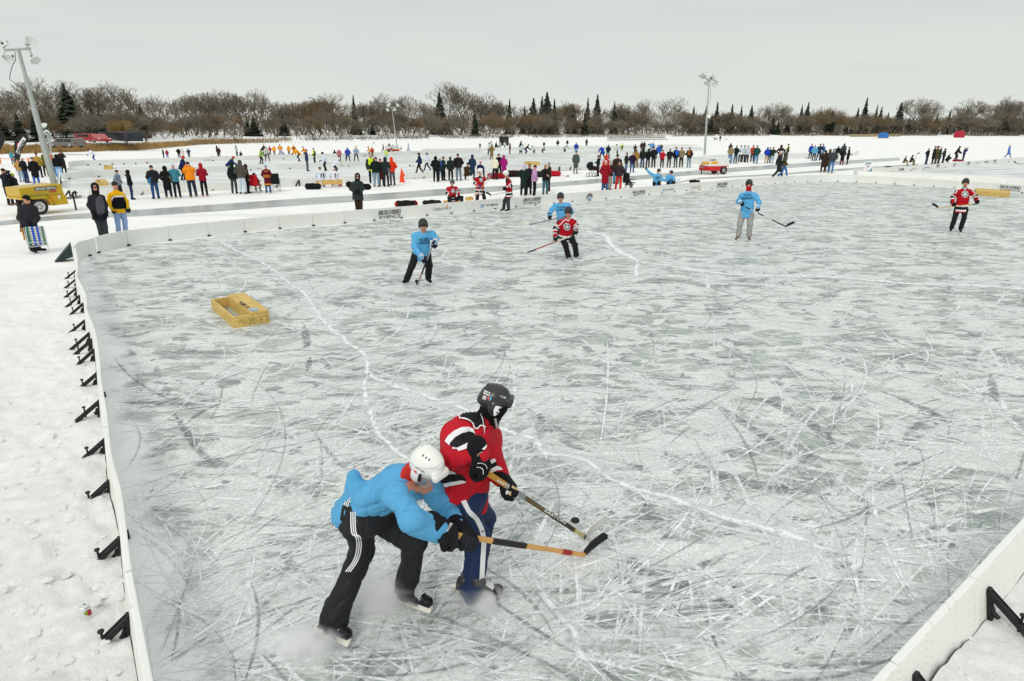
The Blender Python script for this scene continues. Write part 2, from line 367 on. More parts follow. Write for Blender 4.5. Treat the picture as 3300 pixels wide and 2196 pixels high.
def panels(name_label, pts, inward, lean, parent, first=0.0, brackets=True, gap=.005, m=None, closed=False, tabs=True, step=1.22, bsk=(), dense=False):
    """pts: inner base line. Panels, outer brackets, inner foot tabs, all children of parent"""
    fine = catmull(pts, 5); fine = [Vector((p.x, p.y, 0)) for p in fine]
    st = resample(fine, step/6)
    nm = []
    for i, p in enumerate(st):
        d = (st[min(i+1, len(st)-1)]-st[max(i-1, 0)]).normalized(); n = Vector((-d.y, d.x, 0))*inward; nm.append(n)
    k = 0; th = .045
    while k+6 < len(st)+5:
        seg = list(range(k, min(k+7, len(st))))
        if len(seg) < 2: break
        vs = []; fs = []
        for i in seg:
            p = st[i].copy(); n = nm[i]; d = Vector((n.y, -n.x, 0))
            if i == seg[0]: p += (st[i+1]-st[i]).normalized()*gap
            if i == seg[-1]: p -= (st[i]-st[i-1]).normalized()*gap
            z = BH+.006*math.sin(k*1.7)
            vs += [p, p+n*lean+Vector((0, 0, z)), p+n*(lean-th)+Vector((0, 0, z)), p-n*th]
        for a in range(len(seg)-1):
            b0 = a*4; b1 = b0+4
            fs += [(b0, b1, b1+1, b0+1), (b0+1, b1+1, b1+2, b0+2), (b0+2, b1+2, b1+3, b0+3)]
        fs += [(0, 1, 2, 3)]; e0 = (len(seg)-1)*4; fs += [(e0+3, e0+2, e0+1, e0)]
        o = obj('panel', vs, fs, m or BOARD, parent); bevel(o, .008, 2)
        if tabs and (k//6) % tabs == 0:
            p = st[k]; n = nm[k]; d = Vector((n.y, -n.x, 0))
            mb = MB().box(p+n*.02+Vector((0, 0, .03)), (.09, .04, .045), (d, n, Vector((0, 0, 1))))
            mb.build('foot_tab', BLACK, parent)
        k += 6
    return st, nm
BOARD = mat((.78, .79, .755), .55, .035, 1.5, bump=.25, bscale=25, spec=.3)
_bt = BOARD.node_tree; _bb = _bt.nodes['Principled BSDF']; _src = _bb.inputs['Base Color'].links[0].from_socket; _bc = node(_bt, 'ShaderNodeTexCoord').outputs['Object']
_k = ramp(_bt, noise(_bt, _bc, 0, (1, 1, 1), 14, 3, 0, .5), [(.70, 0.), (.73, .55)]); _m2 = mixc(_bt, _k, _src, (.25, .26, .25)); _k = ramp(_bt, noise(_bt, _bc, 0, (1, 1, .3), 2.2, 5, 0, .6, (4, 4, 4)), [(.55, 0.), (.75, .5)]); _bt.links.new(mixc(_bt, _k, _m2, (.70, .68, .58)), _bb.inputs['Base Color'])
def board_root(loc, label, group='boards of the nearest rink'):
    return empty('rink_board', loc, label, 'rink board', group)
def in_off(pts, inward, off):
    out = []
    for i, p in enumerate(pts):
        d = (pts[min(i+1, len(pts)-1)]-pts[max(i-1, 0)]).normalized(); out.append(Vector((p.x, p.y, 0))+Vector((-d.y, d.x, 0))*inward*off)
    return out
R_far = board_root(farB[12], 'long white plastic board with sponsor signs on the far side of the nearest rink')
panels('', farB[3:25], -1, .02, R_far, brackets=False)
R_left = board_root(leftT[4]-Vector((0, 0, BH)), 'wavy low white board with black brackets along the left snow bank')
leftB = in_off([leftT[0]+(leftT[0]-leftT[1])*2.2]+leftT, -1, -LEAN)
stL, nmL = panels('', leftB, -1, LEAN, R_left, tabs=3)
brackets_px(R_left, stL, nmL, [(432, 1945), (393, 1682), (356, 1500), (338, 1368), (323, 1260), (316, 1181), (305, 1108), (292, 1078), (279, 1052), (272, 1010), (261, 958), (253, 928), (246, 903), (244, 876), (244, 852)], LEAN)
R_cor = board_root(farB[1], 'curved white corner board between the left and far sides')
panels('', [leftB[-1]]+farB[:4], -1, .03, R_cor, brackets=False)
# the dark green wedge propping the corner outside
A = gp(243, 790, BH); B = gp(247, 838); dn = (farB[2]-leftB[-6]).normalized()
outw = (vp(B, 190, 838)-B); outw.z = 0
mb = MB(); z = Vector((0, 0, 1)); o1 = outw.normalized(); th = Vector((-o1.y, o1.x, 0))*.22
t0 = B+z*BH-o1*.0+o1*.05; f0 = B+outw*1.0+o1*.1; bb = B+o1*.06
mb.add([t0-th, t0+th, f0+th*.5, f0-th*.9, bb-th+z*.12, bb+th+z*.12], [(0, 1, 2, 3), (0, 3, 4), (1, 5, 2), (3, 2, 5, 4), (0, 4, 5, 1)])
mb.bar(bb+z*.2, f0.lerp(bb, .4), .04, .03)
mb.build('corner_brace', mat((.016, .035, .034), .45, .3), R_cor)
R_end = board_root(farB[28], 'white end board with a corner bend on the far right of the nearest rink')
endpts = farB[24:]+[farB[-1]+(farB[-1]-farB[-2])*k for k in (1.0, 2.4)]
panels('', endpts, -1, .02, R_end, brackets=False)
R_near = board_root(nearT[1]-Vector((0, 0, BH)), 'dimpled white board crossing the bottom right corner of the ice')
nb = in_off([nearT[1]+_nd*t for t in (-5.2, -3.9, -2.6, -1.3, 0, 1.13, 2.4, 3.7, 5.0, 6.2)], 1, -.105)
DIMP = bpy.data.materials.new('dimpled_board'); DIMP.use_nodes = True; t = DIMP.node_tree; b = t.nodes['Principled BSDF']
co = node(t, 'ShaderNodeTexCoord').outputs['Object']; mpn = node(t, 'ShaderNodeMapping'); mpn.inputs['Rotation'].default_value = (0, 0, -math.atan2(E1.y, E1.x)); mpn.inputs['Scale'].default_value = (1, .05, 1.3)
t.links.new(co, mpn.inputs[0]); vo = node(t, 'ShaderNodeTexVoronoi'); vo.inputs['Scale'].default_value = 17; vo.inputs['Randomness'].default_value = .25; t.links.new(mpn.outputs[0], vo.inputs[0])
dm = ramp(t, vo.outputs['Distance'], [(.14, 1.), (.26, 0.)])
t.links.new(mixc(t, dm, (.80, .81, .77), (.68, .68, .60)), b.inputs['Base Color']); b.inputs['Roughness'].default_value = .5
bp = node(t, 'ShaderNodeBump'); bp.inputs['Strength'].default_value = .3; bp.inputs['Distance'].default_value = .01; bp.invert = True; t.links.new(dm, bp.inputs['Height']); t.links.new(bp.outputs[0], b.inputs['Normal'])
stN, nmN = panels('', nb, 1, .105, R_near, m=DIMP, tabs=99)
brackets_px(R_near, stN, nmN, [(3190, 1850), (2955, 2110)], .105)
# ice sheet of the near rink: rows across, clipped by the boards
def ice_sheet(name, loop_uv, rows, cols, z, label, pad=.8):
    mt_ = ICE if rows > 80 else ICE2
    P = np.array(loop_uv); v0, v1 = P[:, 1].min()+.01, P[:, 1].max()-.01; vs = []; ed = []
    A_ = P; B_ = np.roll(P, -1, 0)
    for j in range(rows+1):
        v = v0+(v1-v0)*j/rows; xs = []
        for a, b in zip(A_, B_):
            if (a[1]-v)*(b[1]-v) <= 0 and a[1] != b[1]: xs.append(a[0]+(b[0]-a[0])*(v-a[1])/(b[1]-a[1]))
        ul, ur = min(xs), max(xs)
        for i in range(cols+1):
            u = ul+(ur-ul)*i/cols; q = np.array((u, v)); ab = B_-A_; tt = np.clip(((q-A_)*ab).sum(1)/np.maximum((ab**2).sum(1), 1e-9), 0, 1)
            d = np.sqrt((((A_+ab*tt[:, None])-q)**2).sum(1)).min(); ed.append(min(1, d/pad)); p = W(u, v, z); vs.append(p)
    fs = [(j*(cols+1)+i, j*(cols+1)+i+1, (j+1)*(cols+1)+i+1, (j+1)*(cols+1)+i) for j in range(rows) for i in range(cols)]
    o = obj(name, vs, fs, mt_); at = o.data.attributes.new('edge', 'FLOAT', 'POINT'); at.data.foreach_set('value', ed)
    return tag(o, label, None, None, 'structure')
loop = [UV(p) for p in leftB]+[UV(p) for p in farB]+[UV(p) for p in endpts[-2:]]
uE = UV(endpts[-1])[0]; vN = UV(nb[4])[1]
loop += [(uE-.3, vN+2), (uE-2, vN), (UV(nb[-1])[0], UV(nb[-1])[1]), (UV(nb[0])[0], UV(nb[0])[1]), (UV(leftB[0])[0]+.6, vN+.1)]
ice_sheet('ice_rink', loop, 90, 160, .006, 'scratched grey green ice of the nearest rink')
# cleared ice path and the other rinks
def strip(name, lo, hi, z, label):
    a = [gp(*p, z) for p in lo]; b = [gp(*p, z) for p in hi]; vs = []; n = len(a)
    for p, q in zip(a, b): vs += [p, q]
    o = obj(name, vs, [(2*i, 2*i+2, 2*i+3, 2*i+1) for i in range(n-1)], PATHICE); return tag(o, label, None, None, 'structure')
PATHICE = bpy.data.materials.new('path_ice'); PATHICE.use_nodes = True; t = PATHICE.node_tree; b = t.nodes['Principled BSDF']
co = node(t, 'ShaderNodeTexCoord').outputs['Object']
n1 = noise(t, co, -.7, (.15, 1.2, 1), .8, 6, .6, .6); n2 = noise(t, co, -.7, (.3, .5, 1), .12, 4, .3)
c_ = mixc(t, ramp(t, n1, [(.35, 0.), (.7, 1.)]), (.30, .335, .32), (.47, .50, .485)); c_ = mixc(t, ramp(t, n2, [(.5, 0.), (.75, .5)]), c_, (.6, .62, .61))
t.links.new(c_, b.inputs['Base Color']); b.inputs['Roughness'].default_value = .3; b.inputs['Specular IOR Level'].default_value = .4
strip('ice_path', [(-300, 752), (0, 727), (200, 707), (450, 697), (700, 681), (950, 663), (1180, 648), (1400, 632), (1630, 615), (1850, 597), (2080, 578), (2300, 559), (2450, 548), (2600, 538), (2900, 517)],
      [(-300, 733), (0, 713), (200, 693), (450, 676), (700, 659), (950, 641), (1180, 627), (1400, 611), (1630, 599), (1850, 583), (2080, 564), (2300, 545), (2450, 535), (2600, 525), (2900, 508)], .007, 'grey ice path cleared through the snow behind the nearest rink')
strip('ice_path', [(1800, 645), (2050, 618), (2250, 578), (2500, 566), (2750, 548), (2960, 535)], [(1800, 643), (2050, 612), (2250, 574), (2500, 560), (2750, 541), (2960, 529)], .007, 'thin worn ice trail between the path and the boards')
def bg_rink(base_px, top_h, inward, label, lean=.0, group='boards of the rinks farther out', br=None, signs=()):
    pts = catmull([gp(*p) for p in base_px], 4); st = resample([Vector((p.x, p.y, 0)) for p in pts], 2.44); th = .05
    root = board_root(st[len(st)//2], label, group); vs = []; fs = []
    for a, b in zip(st, st[1:]):
        d = (b-a).normalized(); n = Vector((-d.y, d.x, 0))*inward; a = a+d*.012; b = b-d*.012; q = len(vs); z = Vector((0, 0, top_h))
        vs += [a, b, b+z, a+z, a-n*th, b-n*th, b-n*th+z, a-n*th+z]
        fs += [(q, q+1, q+2, q+3), (q+4, q+7, q+6, q+5), (q+3, q+2, q+6, q+7), (q, q+3, q+7, q+4), (q+1, q+5, q+6, q+2)]
    o = obj('board_wall', vs, fs, BOARD, root)
    if br:
        for px, py in br:
            p = gp(px, py); d = (st[1]-st[0]).normalized(); n = Vector((-d.y, d.x, 0))*inward; z = Vector((0, 0, 1))
            mb = MB(); s_ = -1 if br is not None and inward else 1
            base = p; top = p+z*.38
            mb.bar(base, top, .05, .06); mb.bar(top, p-n*.38*1+z*.02, .09, .04); mb.build('bracket', BLACK, root)
    return root, st
def tabs_px(root, pts, s=.09):
    for px, py in pts:
        p = gp(px, py); MB().box(p+Vector((0, 0, .05))-Vector((p.x, p.y, 0)).normalized()*.04, (s*1.3, .05, s)).build('foot_tab', BLACK, root)
def uvl(px): return [UV(gp(*p)) for p in px]
# second rink (just past the path)
B_near = [(203, 634), (212, 636), (247, 641), (475.5, 628), (700, 615), (904, 604), (1344, 577), (1800, 551), (2054, 539), (2300, 527)]
B_left = [(203, 634), (199, 620), (197, 600), (199, 583), (204, 580)]
B_far = [(204, 580), (224.5, 578.5), (265.5, 574.5), (318.6, 571.6), (474, 564), (808.5, 550), (935, 545.6), (1124, 537), (1574, 514), (1782, 503), (2020, 493)]
ice_sheet('ice_rink', uvl(B_near+[(2310, 524), (2020, 494)]+B_far[::-1]+[(198, 600)]), 24, 60, .007, 'pale scuffed ice of the second rink', 2.5)
bg_rink(B_near, .42, 1, 'outer side of the second rink long near board behind the standing watchers', br=[(475, 627.5), (555, 622.5), (700, 614.5), (904, 604), (966, 600.5), (1344, 576.5), (1372, 575), (1393, 573.5), (1804, 551.3), (1840, 549), (1873, 547), (1300, 579), (247, 641), (228, 639)])
bg_rink(B_left, .42, -1, 'short left end board of the second rink beside the yellow light tower', br=[(203, 634), (200, 622), (198, 612), (197, 602), (198, 592)])
rB, _ = bg_rink(B_far, .46, -1, 'far long board of the second rink with small sponsor signs')
tabs_px(rB, [(224.5, 578.5), (265.5, 574.5), (318.6, 571.6), (404, 568), (808.5, 550), (894, 546.5), (935, 545.6), (974, 543.5), (1013.5, 541.7), (1124, 537)])
# third rink
C_far = [(222, 541), (240, 535), (249, 534.5), (475, 527.7), (686, 520), (930, 512), (1175.8, 504.7), (1302, 500), (1560, 491)]
C_near = [(212, 548), (240, 562), (300, 559), (800, 536), (1300, 512), (1600, 499)]
ice_sheet('ice_rink', uvl(C_near+C_far[::-1]), 16, 50, .008, 'pale ice of the third rink', 3)
rC, _ = bg_rink(C_far, .48, -1, 'far long board of the third rink in front of the yellow shirted team')
tabs_px(rC, [(249, 535), (284, 534), (323, 532.7), (363, 532), (400, 530.6), (438, 529.5), (475, 527.7), (511.5, 526), (686.5, 520), (1175.8, 504.7)], .12)
bg_rink([(212, 548), (213, 544), (222, 541)], .48, -1, 'short curved end board of the third rink')
D_far = [(1360, 492), (1390, 490.5), (1560, 486.5), (1800, 480.5), (2000, 477.5), (2250, 472)]
ice_sheet('ice_rink', uvl([(1340, 499), (1600, 501), (2000, 495), (2280, 486), (2250, 472)]+D_far[::-1]), 10, 40, .009, 'pale ice of the farthest rink', 4)
bg_rink(D_far, .5, -1, 'far board of the farthest rink behind the white shirted skaters')
E_ = [(2330, 536), (2447, 516), (2564, 511.5), (2739, 502), (2790, 498)]
bg_rink([(2241, 528), (2447, 517), (2564, 511.5), (2739, 502), (2765, 497), (2760, 492)], .42, 1, 'low board behind the groups in blue and green coats', br=[(2447, 516), (2543, 511), (2560, 510.5), (2578, 510), (2739, 502)])
ice_sheet('ice_rink', uvl([(2250, 523), (2447, 511), (2740, 497), (2750, 492), (2500, 495), (2300, 500), (2200, 510)]), 8, 30, .008, 'grey ice behind the centre light tower', 4)
# the rink to the right
A_far = [(2751, 566), (2790, 562.5), (2850, 558.3), (2975, 548), (3045.7, 541.3), (3206.6, 527.3), (3298, 519), (3420, 508)]
A_end = [(2751, 566), (2760, 572), (2860, 575), (3060, 585), (3300, 599), (3500, 612)]
ice_sheet('ice_rink', uvl([(2752, 566)]+A_end[1:]+[(3500, 520), (3420, 509)]+A_far[::-1][1:]), 20, 40, .007, 'ice of the neighbouring rink at the right', 2)
rA, stA = bg_rink(A_far, .47, -1, 'long sponsor board of the neighbouring rink at the right edge')
tabs_px(rA, [(2850, 558.3), (2871, 556.6), (2912, 553.2), (2934, 551.5), (2975, 548), (3045.7, 541.3), (3206.6, 527.3), (3250, 523.5)], .07)
bg_rink(A_end, .47, -1, 'dimpled end board of the neighbouring rink right behind the end board')
# ---- sponsor signs on the far board of the nearest rink
GREY = mat((.16, .165, .17), .6); SIGN = mat((.76, .77, .75), .5, .02); NAVY = mat('1d2a5c', .5); SBLUE = mat('2f7fd0', .5); ORNG = mat('e8a55c', .6); LGREY = mat((.45, .46, .46), .6)
def children(o): return [c for c in bpy.data.objects if c.parent == o]
bv_far = bvh_of([c for c in children(R_far) if c.name.startswith('panel')]); bv_end = bvh_of([c for c in children(R_end) if c.name.startswith('panel')])
def sign(root, bv, kind, q):
    """q: px corners lower left, lower right, upper left"""
    ll, lr, ul = map(Vector, q); ur = lr+ul-ll; at = lambda a, b: tuple(ll+(lr-ll)*a+(ul-ll)*b)
    base = surf_poly('sign_panel', root, bv, [at(0, 0), at(1, 0), at(1, 1), at(0, 1)], SIGN, 30, .006)
    if base is None: return
    T = lambda s, a, b, wd, h, m, bold=.0: surf_text('lettering', base, bv, s, at(a, b), at(a+wd, b), at(a, b+h), m, .012, bold)
    if kind == 'X' or kind == 'Y':
        r2 = random.Random(5); x = .08; mbv = []
        while x < .92:
            wv = r2.choice((.006, .01, .018)); m_ = GREY if r2.random() < .5 else BLACK
            surf_poly('bar_stripe', base, bv, [at(x, .47), at(x+wv, .47), at(x+wv, .93), at(x, .93)], BLACK, 60, .012); x += wv+r2.choice((.009, .014, .022))
        T('XYIENCE', .08, .1, .84, .31, BLACK, .01)
    elif kind == 'T':
        c = Vector(at(.2, .5)); 
        for i in range(6):
            a0, a1 = math.radians(60*i+30), math.radians(60*i+86); rr = (lambda a, s: tuple(ll+(lr-ll)*(.2+.085*s*math.cos(a))+(ul-ll)*(.5+.25*s*math.sin(a))))
            surf_poly('logo', base, bv, [rr(a0, .55), rr(a0, 1), rr(a1, 1), rr(a1, .55)], SBLUE, 60, .012)
        T('TST MEDIA', .34, .36, .6, .27, NAVY, .015)
    elif kind == 'H':
        T('Haberm n', .1, .42, .8, .36, GREY, .0); surf_poly('logo', base, bv, [at(.7, .4), at(.72, .9), at(.745, 1.0), at(.76, .9), at(.79, .4), at(.745, .6)], ORNG, 60, .012)
        surf_poly('stripe', base, bv, [at(.1, .22), at(.9, .22), at(.9, .28), at(.1, .28)], ORNG, 60, .012)
    elif kind == 'O':
        pts = [at(.5+.42*math.cos(a)*(1), .5+.48*math.sin(a)) for a in np.linspace(0, 2*math.pi, 18)[:-1]]
        surf_poly('logo', base, bv, pts, mat('7d6a63', .6), 60, .012)
        surf_poly('logo', base, bv, [at(.5+.34*math.cos(a), .33+.28*math.sin(a)) for a in np.linspace(0, 2*math.pi, 14)[:-1]], mat('9fb6c4', .6), 60, .016)
        surf_poly('logo', base, bv, [at(.25, .55), at(.75, .6), at(.5, .92)], mat('8a2b3a', .6), 60, .016)
for k_, q in (('Y', [(1213, 711), (1297, 703.5), (1213, 678)]), ('H', [(1390, 694), (1460, 686), (1390, 664)]), ('T', [(1540, 678), (1609, 671), (1540, 653)]),
              ('X', [(1678, 664), (1745, 657.5), (1682, 639)]), ('O', [(1886, 647), (1909, 645), (1890, 624)]), ('X', [(2035, 633), (2082, 628), (2035, 616)]),
              ('T', [(2130, 622), (2176, 617), (2130, 607)]), ('H', [(2224, 614.5), (2262, 610), (2224, 598)]), ('X', [(2306, 607.5), (2343, 604), (2311, 590)])):
    sign(R_far, bv_far, k_, q)
sign(R_end, bv_end, 'X', [(3214, 615.5), (3294, 621.5), (3216, 595)])
bvA = bvh_of([c for c in children(rA) if c.name.startswith('board_wall')])
for k_, q in (('H', [(2938, 549.5), (2953, 548), (2938, 541)]), ('T', [(2976, 546.5), (2996, 544.5), (2976, 537)]), ('O', [(3016, 542), (3028, 541), (3017, 530)]), ('O', [(3071, 538), (3078, 537), (3073, 527)]), ('O', [(3115, 533.5), (3127, 532.5), (3116, 522)]), ('T', [(3144, 529.5), (3158, 528), (3144, 522)]), ('X', [(3172, 527), (3186, 526), (3172, 520)]), ('O', [(3201, 525), (3211, 524), (3202, 515)])):
    sign(rA, bvA, k_, q)
surf_text('lettering', rA, bvA, 'L8', (2898, 550), (2912, 548.8), (2898, 543), BLACK, .03, .02)
for root, q in ((rB, [(814, 549), (845, 547.5), (814, 540)]), (rC, [(654, 520), (681, 519), (654, 513)])):
    bw = bvh_of([c for c in children(root) if c.name.startswith('board_wall')]); sign(root, bw, 'T', q)
# ---- rough shovelled snow outside the left board and outside the near board
def snow_bank(name, uvs, nu, nv, amp, label, seed):
    """uvs: corners a(0,0) b(1,0) c(1,1) d(0,1) as world points"""
    a, b, c, d = uvs; vs = []
    for j in range(nv+1):
        for i in range(nu+1):
            s, t_ = i/nu, (j/nv); p = a.lerp(b, s).lerp(d.lerp(c, s), t_)
            e0 = min(1, 8*min(s, 1-s)+.0, 9*(1-t_)); e0 = max(0, min(1, e0)); q = Vector((p.x, p.y, seed))
            h = .5+.5*mnoise.fractal(q*.9, 1, 2, 4)+.35*mnoise.turbulence(q*3.2, 3, True)-.1+.10*mnoise.noise(q*9)+.07*abs(mnoise.noise(q*17))
            h += .45*max(0, mnoise.noise(q*4.3+Vector((9, 0, 0)))-.15)
            near = math.exp(-((t_*1.0)*4)**2)
            vs.append((p.x, p.y, .004+e0*(amp*h*(1 if s >= 0 else 0)*(.45+.55*min(1, 30/(p-Vector((0,0,0))).length**1.6))+.05*near)))
    fs = [(j*(nu+1)+i, j*(nu+1)+i+1, (j+1)*(nu+1)+i+1, (j+1)*(nu+1)+i) for j in range(nv) for i in range(nu)]
    o = obj(name, vs, fs, SNOW, smooth=True); return tag(o, label, None, None, 'structure')
lb0, lb1 = leftB[0], leftB[-1]
outer = in_off(leftB, -1, -.035)
def bank_left():
    st = resample(catmull(outer, 4), .06); n = len(st); cols = 110; vs = []
    for i, p in enumerate(st):
        d = (st[min(i+1, n-1)]-st[max(i-1, 0)]).normalized(); nn = Vector((-d.y, d.x, 0))
        for k in range(cols+1):
            dd = 6.5*(k/cols)**1.5; q2 = p+(-E1*dd if True else nn*dd); q = Vector((q2.x, q2.y, 2.0)); e0 = min(1, (n-1-i)/40)*min(1, (cols-k)/25)
            dist = q2.length; am = .15*(.35+.65*min(1, 7/dist))
            h = .5+.55*mnoise.fractal(q*.8, 1, 2, 4)+.35*mnoise.turbulence(q*3, 3, True)-.12+.16*mnoise.noise(q*8)+.1*abs(mnoise.noise(q*18))+.5*max(0, mnoise.noise(q*4.1+Vector((9, 0, 0)))-.12)
            vs.append((q2.x, q2.y, .003+e0*max(0, am*h+.03)))
    fs = [(i*(cols+1)+k, (i+1)*(cols+1)+k, (i+1)*(cols+1)+k+1, i*(cols+1)+k+1) for i in range(n-1) for k in range(cols)]
    tag(obj('snow_bank', vs, fs, SNOW, smooth=True), 'lumpy shovelled snow outside the wavy left board', None, None, 'structure')
bank_left()
ob = [p for p in in_off(nb, 1, -.03)]
snow_bank('snow_bank', (ob[0], ob[-1], ob[-1]-E2*4.5, ob[0]-E2*4.5), 190, 110, .14, 'lumpy snow outside the near board in the bottom right corner', 5.0)

_bl = bvh_of([bpy.data.objects['snow_bank'], bpy.data.objects['snow_bank.001']]); _r = random.Random(8); _v = []; _f = []
for _i in range(150):
    if _r.random() < .8: _px, _py = _r.uniform(-40, 400), _r.uniform(1150, 2250)
    else: _px, _py = _r.uniform(2900, 3320), _r.uniform(1900, 2240)
    _h = _bl.ray_cast(CAMP, ray(_px, _py))
    if _h[0] is None: continue
    _s = _r.uniform(.012, .045)*(1 if _r.random() < .85 else 1.8); _b = bmesh.new(); bmesh.ops.create_icosphere(_b, subdivisions=1, radius=1); _k = len(_v)
    _v += [_h[0]+Vector((q.co.x*_s*_r.uniform(.7, 1.3), q.co.y*_s*_r.uniform(.7, 1.3), q.co.z*_s*_r.uniform(.3, .6))) for q in _b.verts]; _f += [[_k+q.index for q in g_.verts] for g_ in _b.faces]; _b.free()
tag(obj('snow_clumps', _v, _f, SNOW, smooth=False), 'small broken clumps of shovelled snow', None, None, 'stuff')
# ------------------------------------------------------------------ skate cuts and pressure cracks on the ice
def mark_material(name, col, k=1.0):
    m = bpy.data.materials.new(name); m.use_nodes = True; t = m.node_tree; b = t.nodes['Principled BSDF']
    uv = node(t, 'ShaderNodeAttribute'); uv.attribute_name = 'edge'; co = node(t, 'ShaderNodeTexCoord').outputs['Object']
    tn = node(t, 'ShaderNodeAttribute'); tn.attribute_name = 'tone'
    n = noise(t, co, 0, (1, 1, 1), 9, 5, .5, .7); n2 = noise(t, co, 0, (1, 1, 1), 45, 3, 0, .7)
    a = ramp(t, uv.outputs['Fac'], [(.0, 0.), (.5, .95), (1., 1.)]); a = math_(t, 'MULTIPLY', a, ramp(t, n, [(.36, .12), (.55, 1.)]))
    a = math_(t, 'MULTIPLY', a, ramp(t, n2, [(.3, .45), (.55, 1.)])); a = math_(t, 'MULTIPLY', a, tn.outputs['Fac']); a = math_(t, 'MULTIPLY', a, k, True)
    t.links.new(a, b.inputs['Alpha']); b.inputs['Base Color'].default_value = (*col, 1); b.inputs['Roughness'].default_value = .7; b.inputs['Specular IOR Level'].default_value = .2
    return m
MW = mark_material('cut_powder', (.84, .865, .86), 1.25); MD = mark_material('scraped_ice', (.19, .215, .21), .85)
class Marks:
    def __init__(s): s.v = []; s.f = []; s.e = []; s.t = []
    def add(s, pts, wd, z, tone=1.0):
        n = len(pts); b = len(s.v)
        for i, p in enumerate(pts):
            d = (pts[min(i+1, n-1)]-pts[max(i-1, 0)]); d.z = 0
            if d.length < 1e-6: d = Vector((1, 0, 0))
            d.normalize(); nn = Vector((-d.y, d.x, 0)); w_ = wd[i] if isinstance(wd, list) else wd*(min(1, i/(n*.25)+.05)*min(1, (n-1-i)/(n*.25)+.05))
            for k, e_ in ((-1, 0.), (0, 1.), (1, 0.)): s.v.append((p.x+nn.x*w_*k/2, p.y+nn.y*w_*k/2, z)); s.e.append(e_); s.t.append(tone)
        for i in range(n-1):
            a = b+3*i; s.f += [(a, a+1, a+4, a+3), (a+1, a+2, a+5, a+4)]
    def build(s, name, m, label, kind='stuff'):
        o = obj(name, s.v, s.f, m)
        for nm, d in (('edge', s.e), ('tone', s.t)): at = o.data.attributes.new(nm, 'FLOAT', 'POINT'); at.data.foreach_set('value', d)
        return tag(o, label, None, None, kind)
r3 = random.Random(11)
wm, dm_ = Marks(), Marks()
LP = np.array(loop)
def inside(u, v):
    c = False; j = len(LP)-1
    for i in range(len(LP)):
        if (LP[i][1] > v) != (LP[j][1] > v) and u < (LP[j][0]-LP[i][0])*(v-LP[i][1])/(LP[j][1]-LP[i][1])+LP[i][0]: c = not c
        j = i
    return c
def arc(p, ang, ln, curv, n):
    out = []; q = p.copy()
    for i in range(n):
        out.append(q.copy()); q += Vector((math.cos(ang), math.sin(ang), 0))*ln/n; ang += curv*ln/n
    return out
cnt = 0
while cnt < 4300:
    px, py = r3.uniform(-50, 3400), 600+1600*r3.random()**.8
    if py > 2300: continue
    p = gp(px, py); u, v = UV(p)
    if not inside(u, v): continue
    dist = p.length; ln = min(9, r3.lognormvariate(.25, .6)*(.6+.10*dist)); ang = r3.gauss(.55, .6) if r3.random() < .68 else r3.uniform(0, 6.3)
    cv = r3.gauss(0, .42)/max(.5, ln**.5); n = max(5, int(4+ln*3)); pts = arc(p, ang, ln, cv, n)
    pts = [q for q in pts if inside(*UV(q))]
    if len(pts) < 4: continue
    wd = r3.choice((r3.uniform(.010, .022), r3.uniform(.018, .038)))*(1+dist*.03)
    if r3.random() < .07: wd *= 2.0
    if r3.random() < .86: wm.add(pts, wd, .008+.0035*r3.random(), r3.uniform(.15, 1.0)**1.3)
    else: dm_.add(pts, wd*r3.uniform(.6, 1.2), .008+.0035*r3.random(), r3.uniform(.2, .7))
    cnt += 1
# wide scraped bands
for q, wd in (([(2022, 1795), (2060, 1830), (2120, 1866)], 30), ([(1880, 1845), (1990, 1870), (2150, 1884), (2400, 1888), (2560, 1898)], 22), ([(2640, 1755), (2700, 1800), (2745, 1855), (2752, 1890)], 36), ([(1800, 1700), (2010, 1790)], 14),
              ([(2180, 1480), (2420, 1560), (2700, 1600)], 24), ([(2080, 1870), (2230, 1840), (2340, 1795)], 18), ([(1740, 1330), (1745, 1380), (1720, 1430), (1700, 1450)], 18), ([(980, 1050), (985, 1090), (995, 1120)], 12), ([(1000, 1150), (990, 1200)], 8),
              ([(2050, 1590), (2130, 1700), (2190, 1745)], 26), ([(2220, 1900), (2330, 1950), (2420, 1990)], 28), ([(1240, 1560), (1100, 1500), (1000, 1380)], 9), ([(560, 1330), (630, 1440), (690, 1500)], 10), ([(380, 1300), (520, 1300), (700, 1310)], 10),
              ([(2440, 1280), (2600, 1360), (2700, 1440)], 20), ([(2300, 1300), (2450, 1400), (2560, 1470)], 18), ([(2880, 1280), (3000, 1330), (3060, 1370)], 14), ([(3190, 1200), (3200, 1260), (3215, 1300)], 9), ([(2900, 1430), (2960, 1370), (3020, 1330)], 10), ([(760, 1280), (650, 1330), (600, 1370)], 8)):
    pts = catmull([gp(*p) for p in q], 6)
    for dy in (0,):
        pp = [p+Vector((dy*.3, dy*.5, 0)) for p in pts]; wpx = wd/F_PX*pts[0].length*2.6
        dm_.add(pp, wpx*(1-dy), .0082+dy*.001, .8)
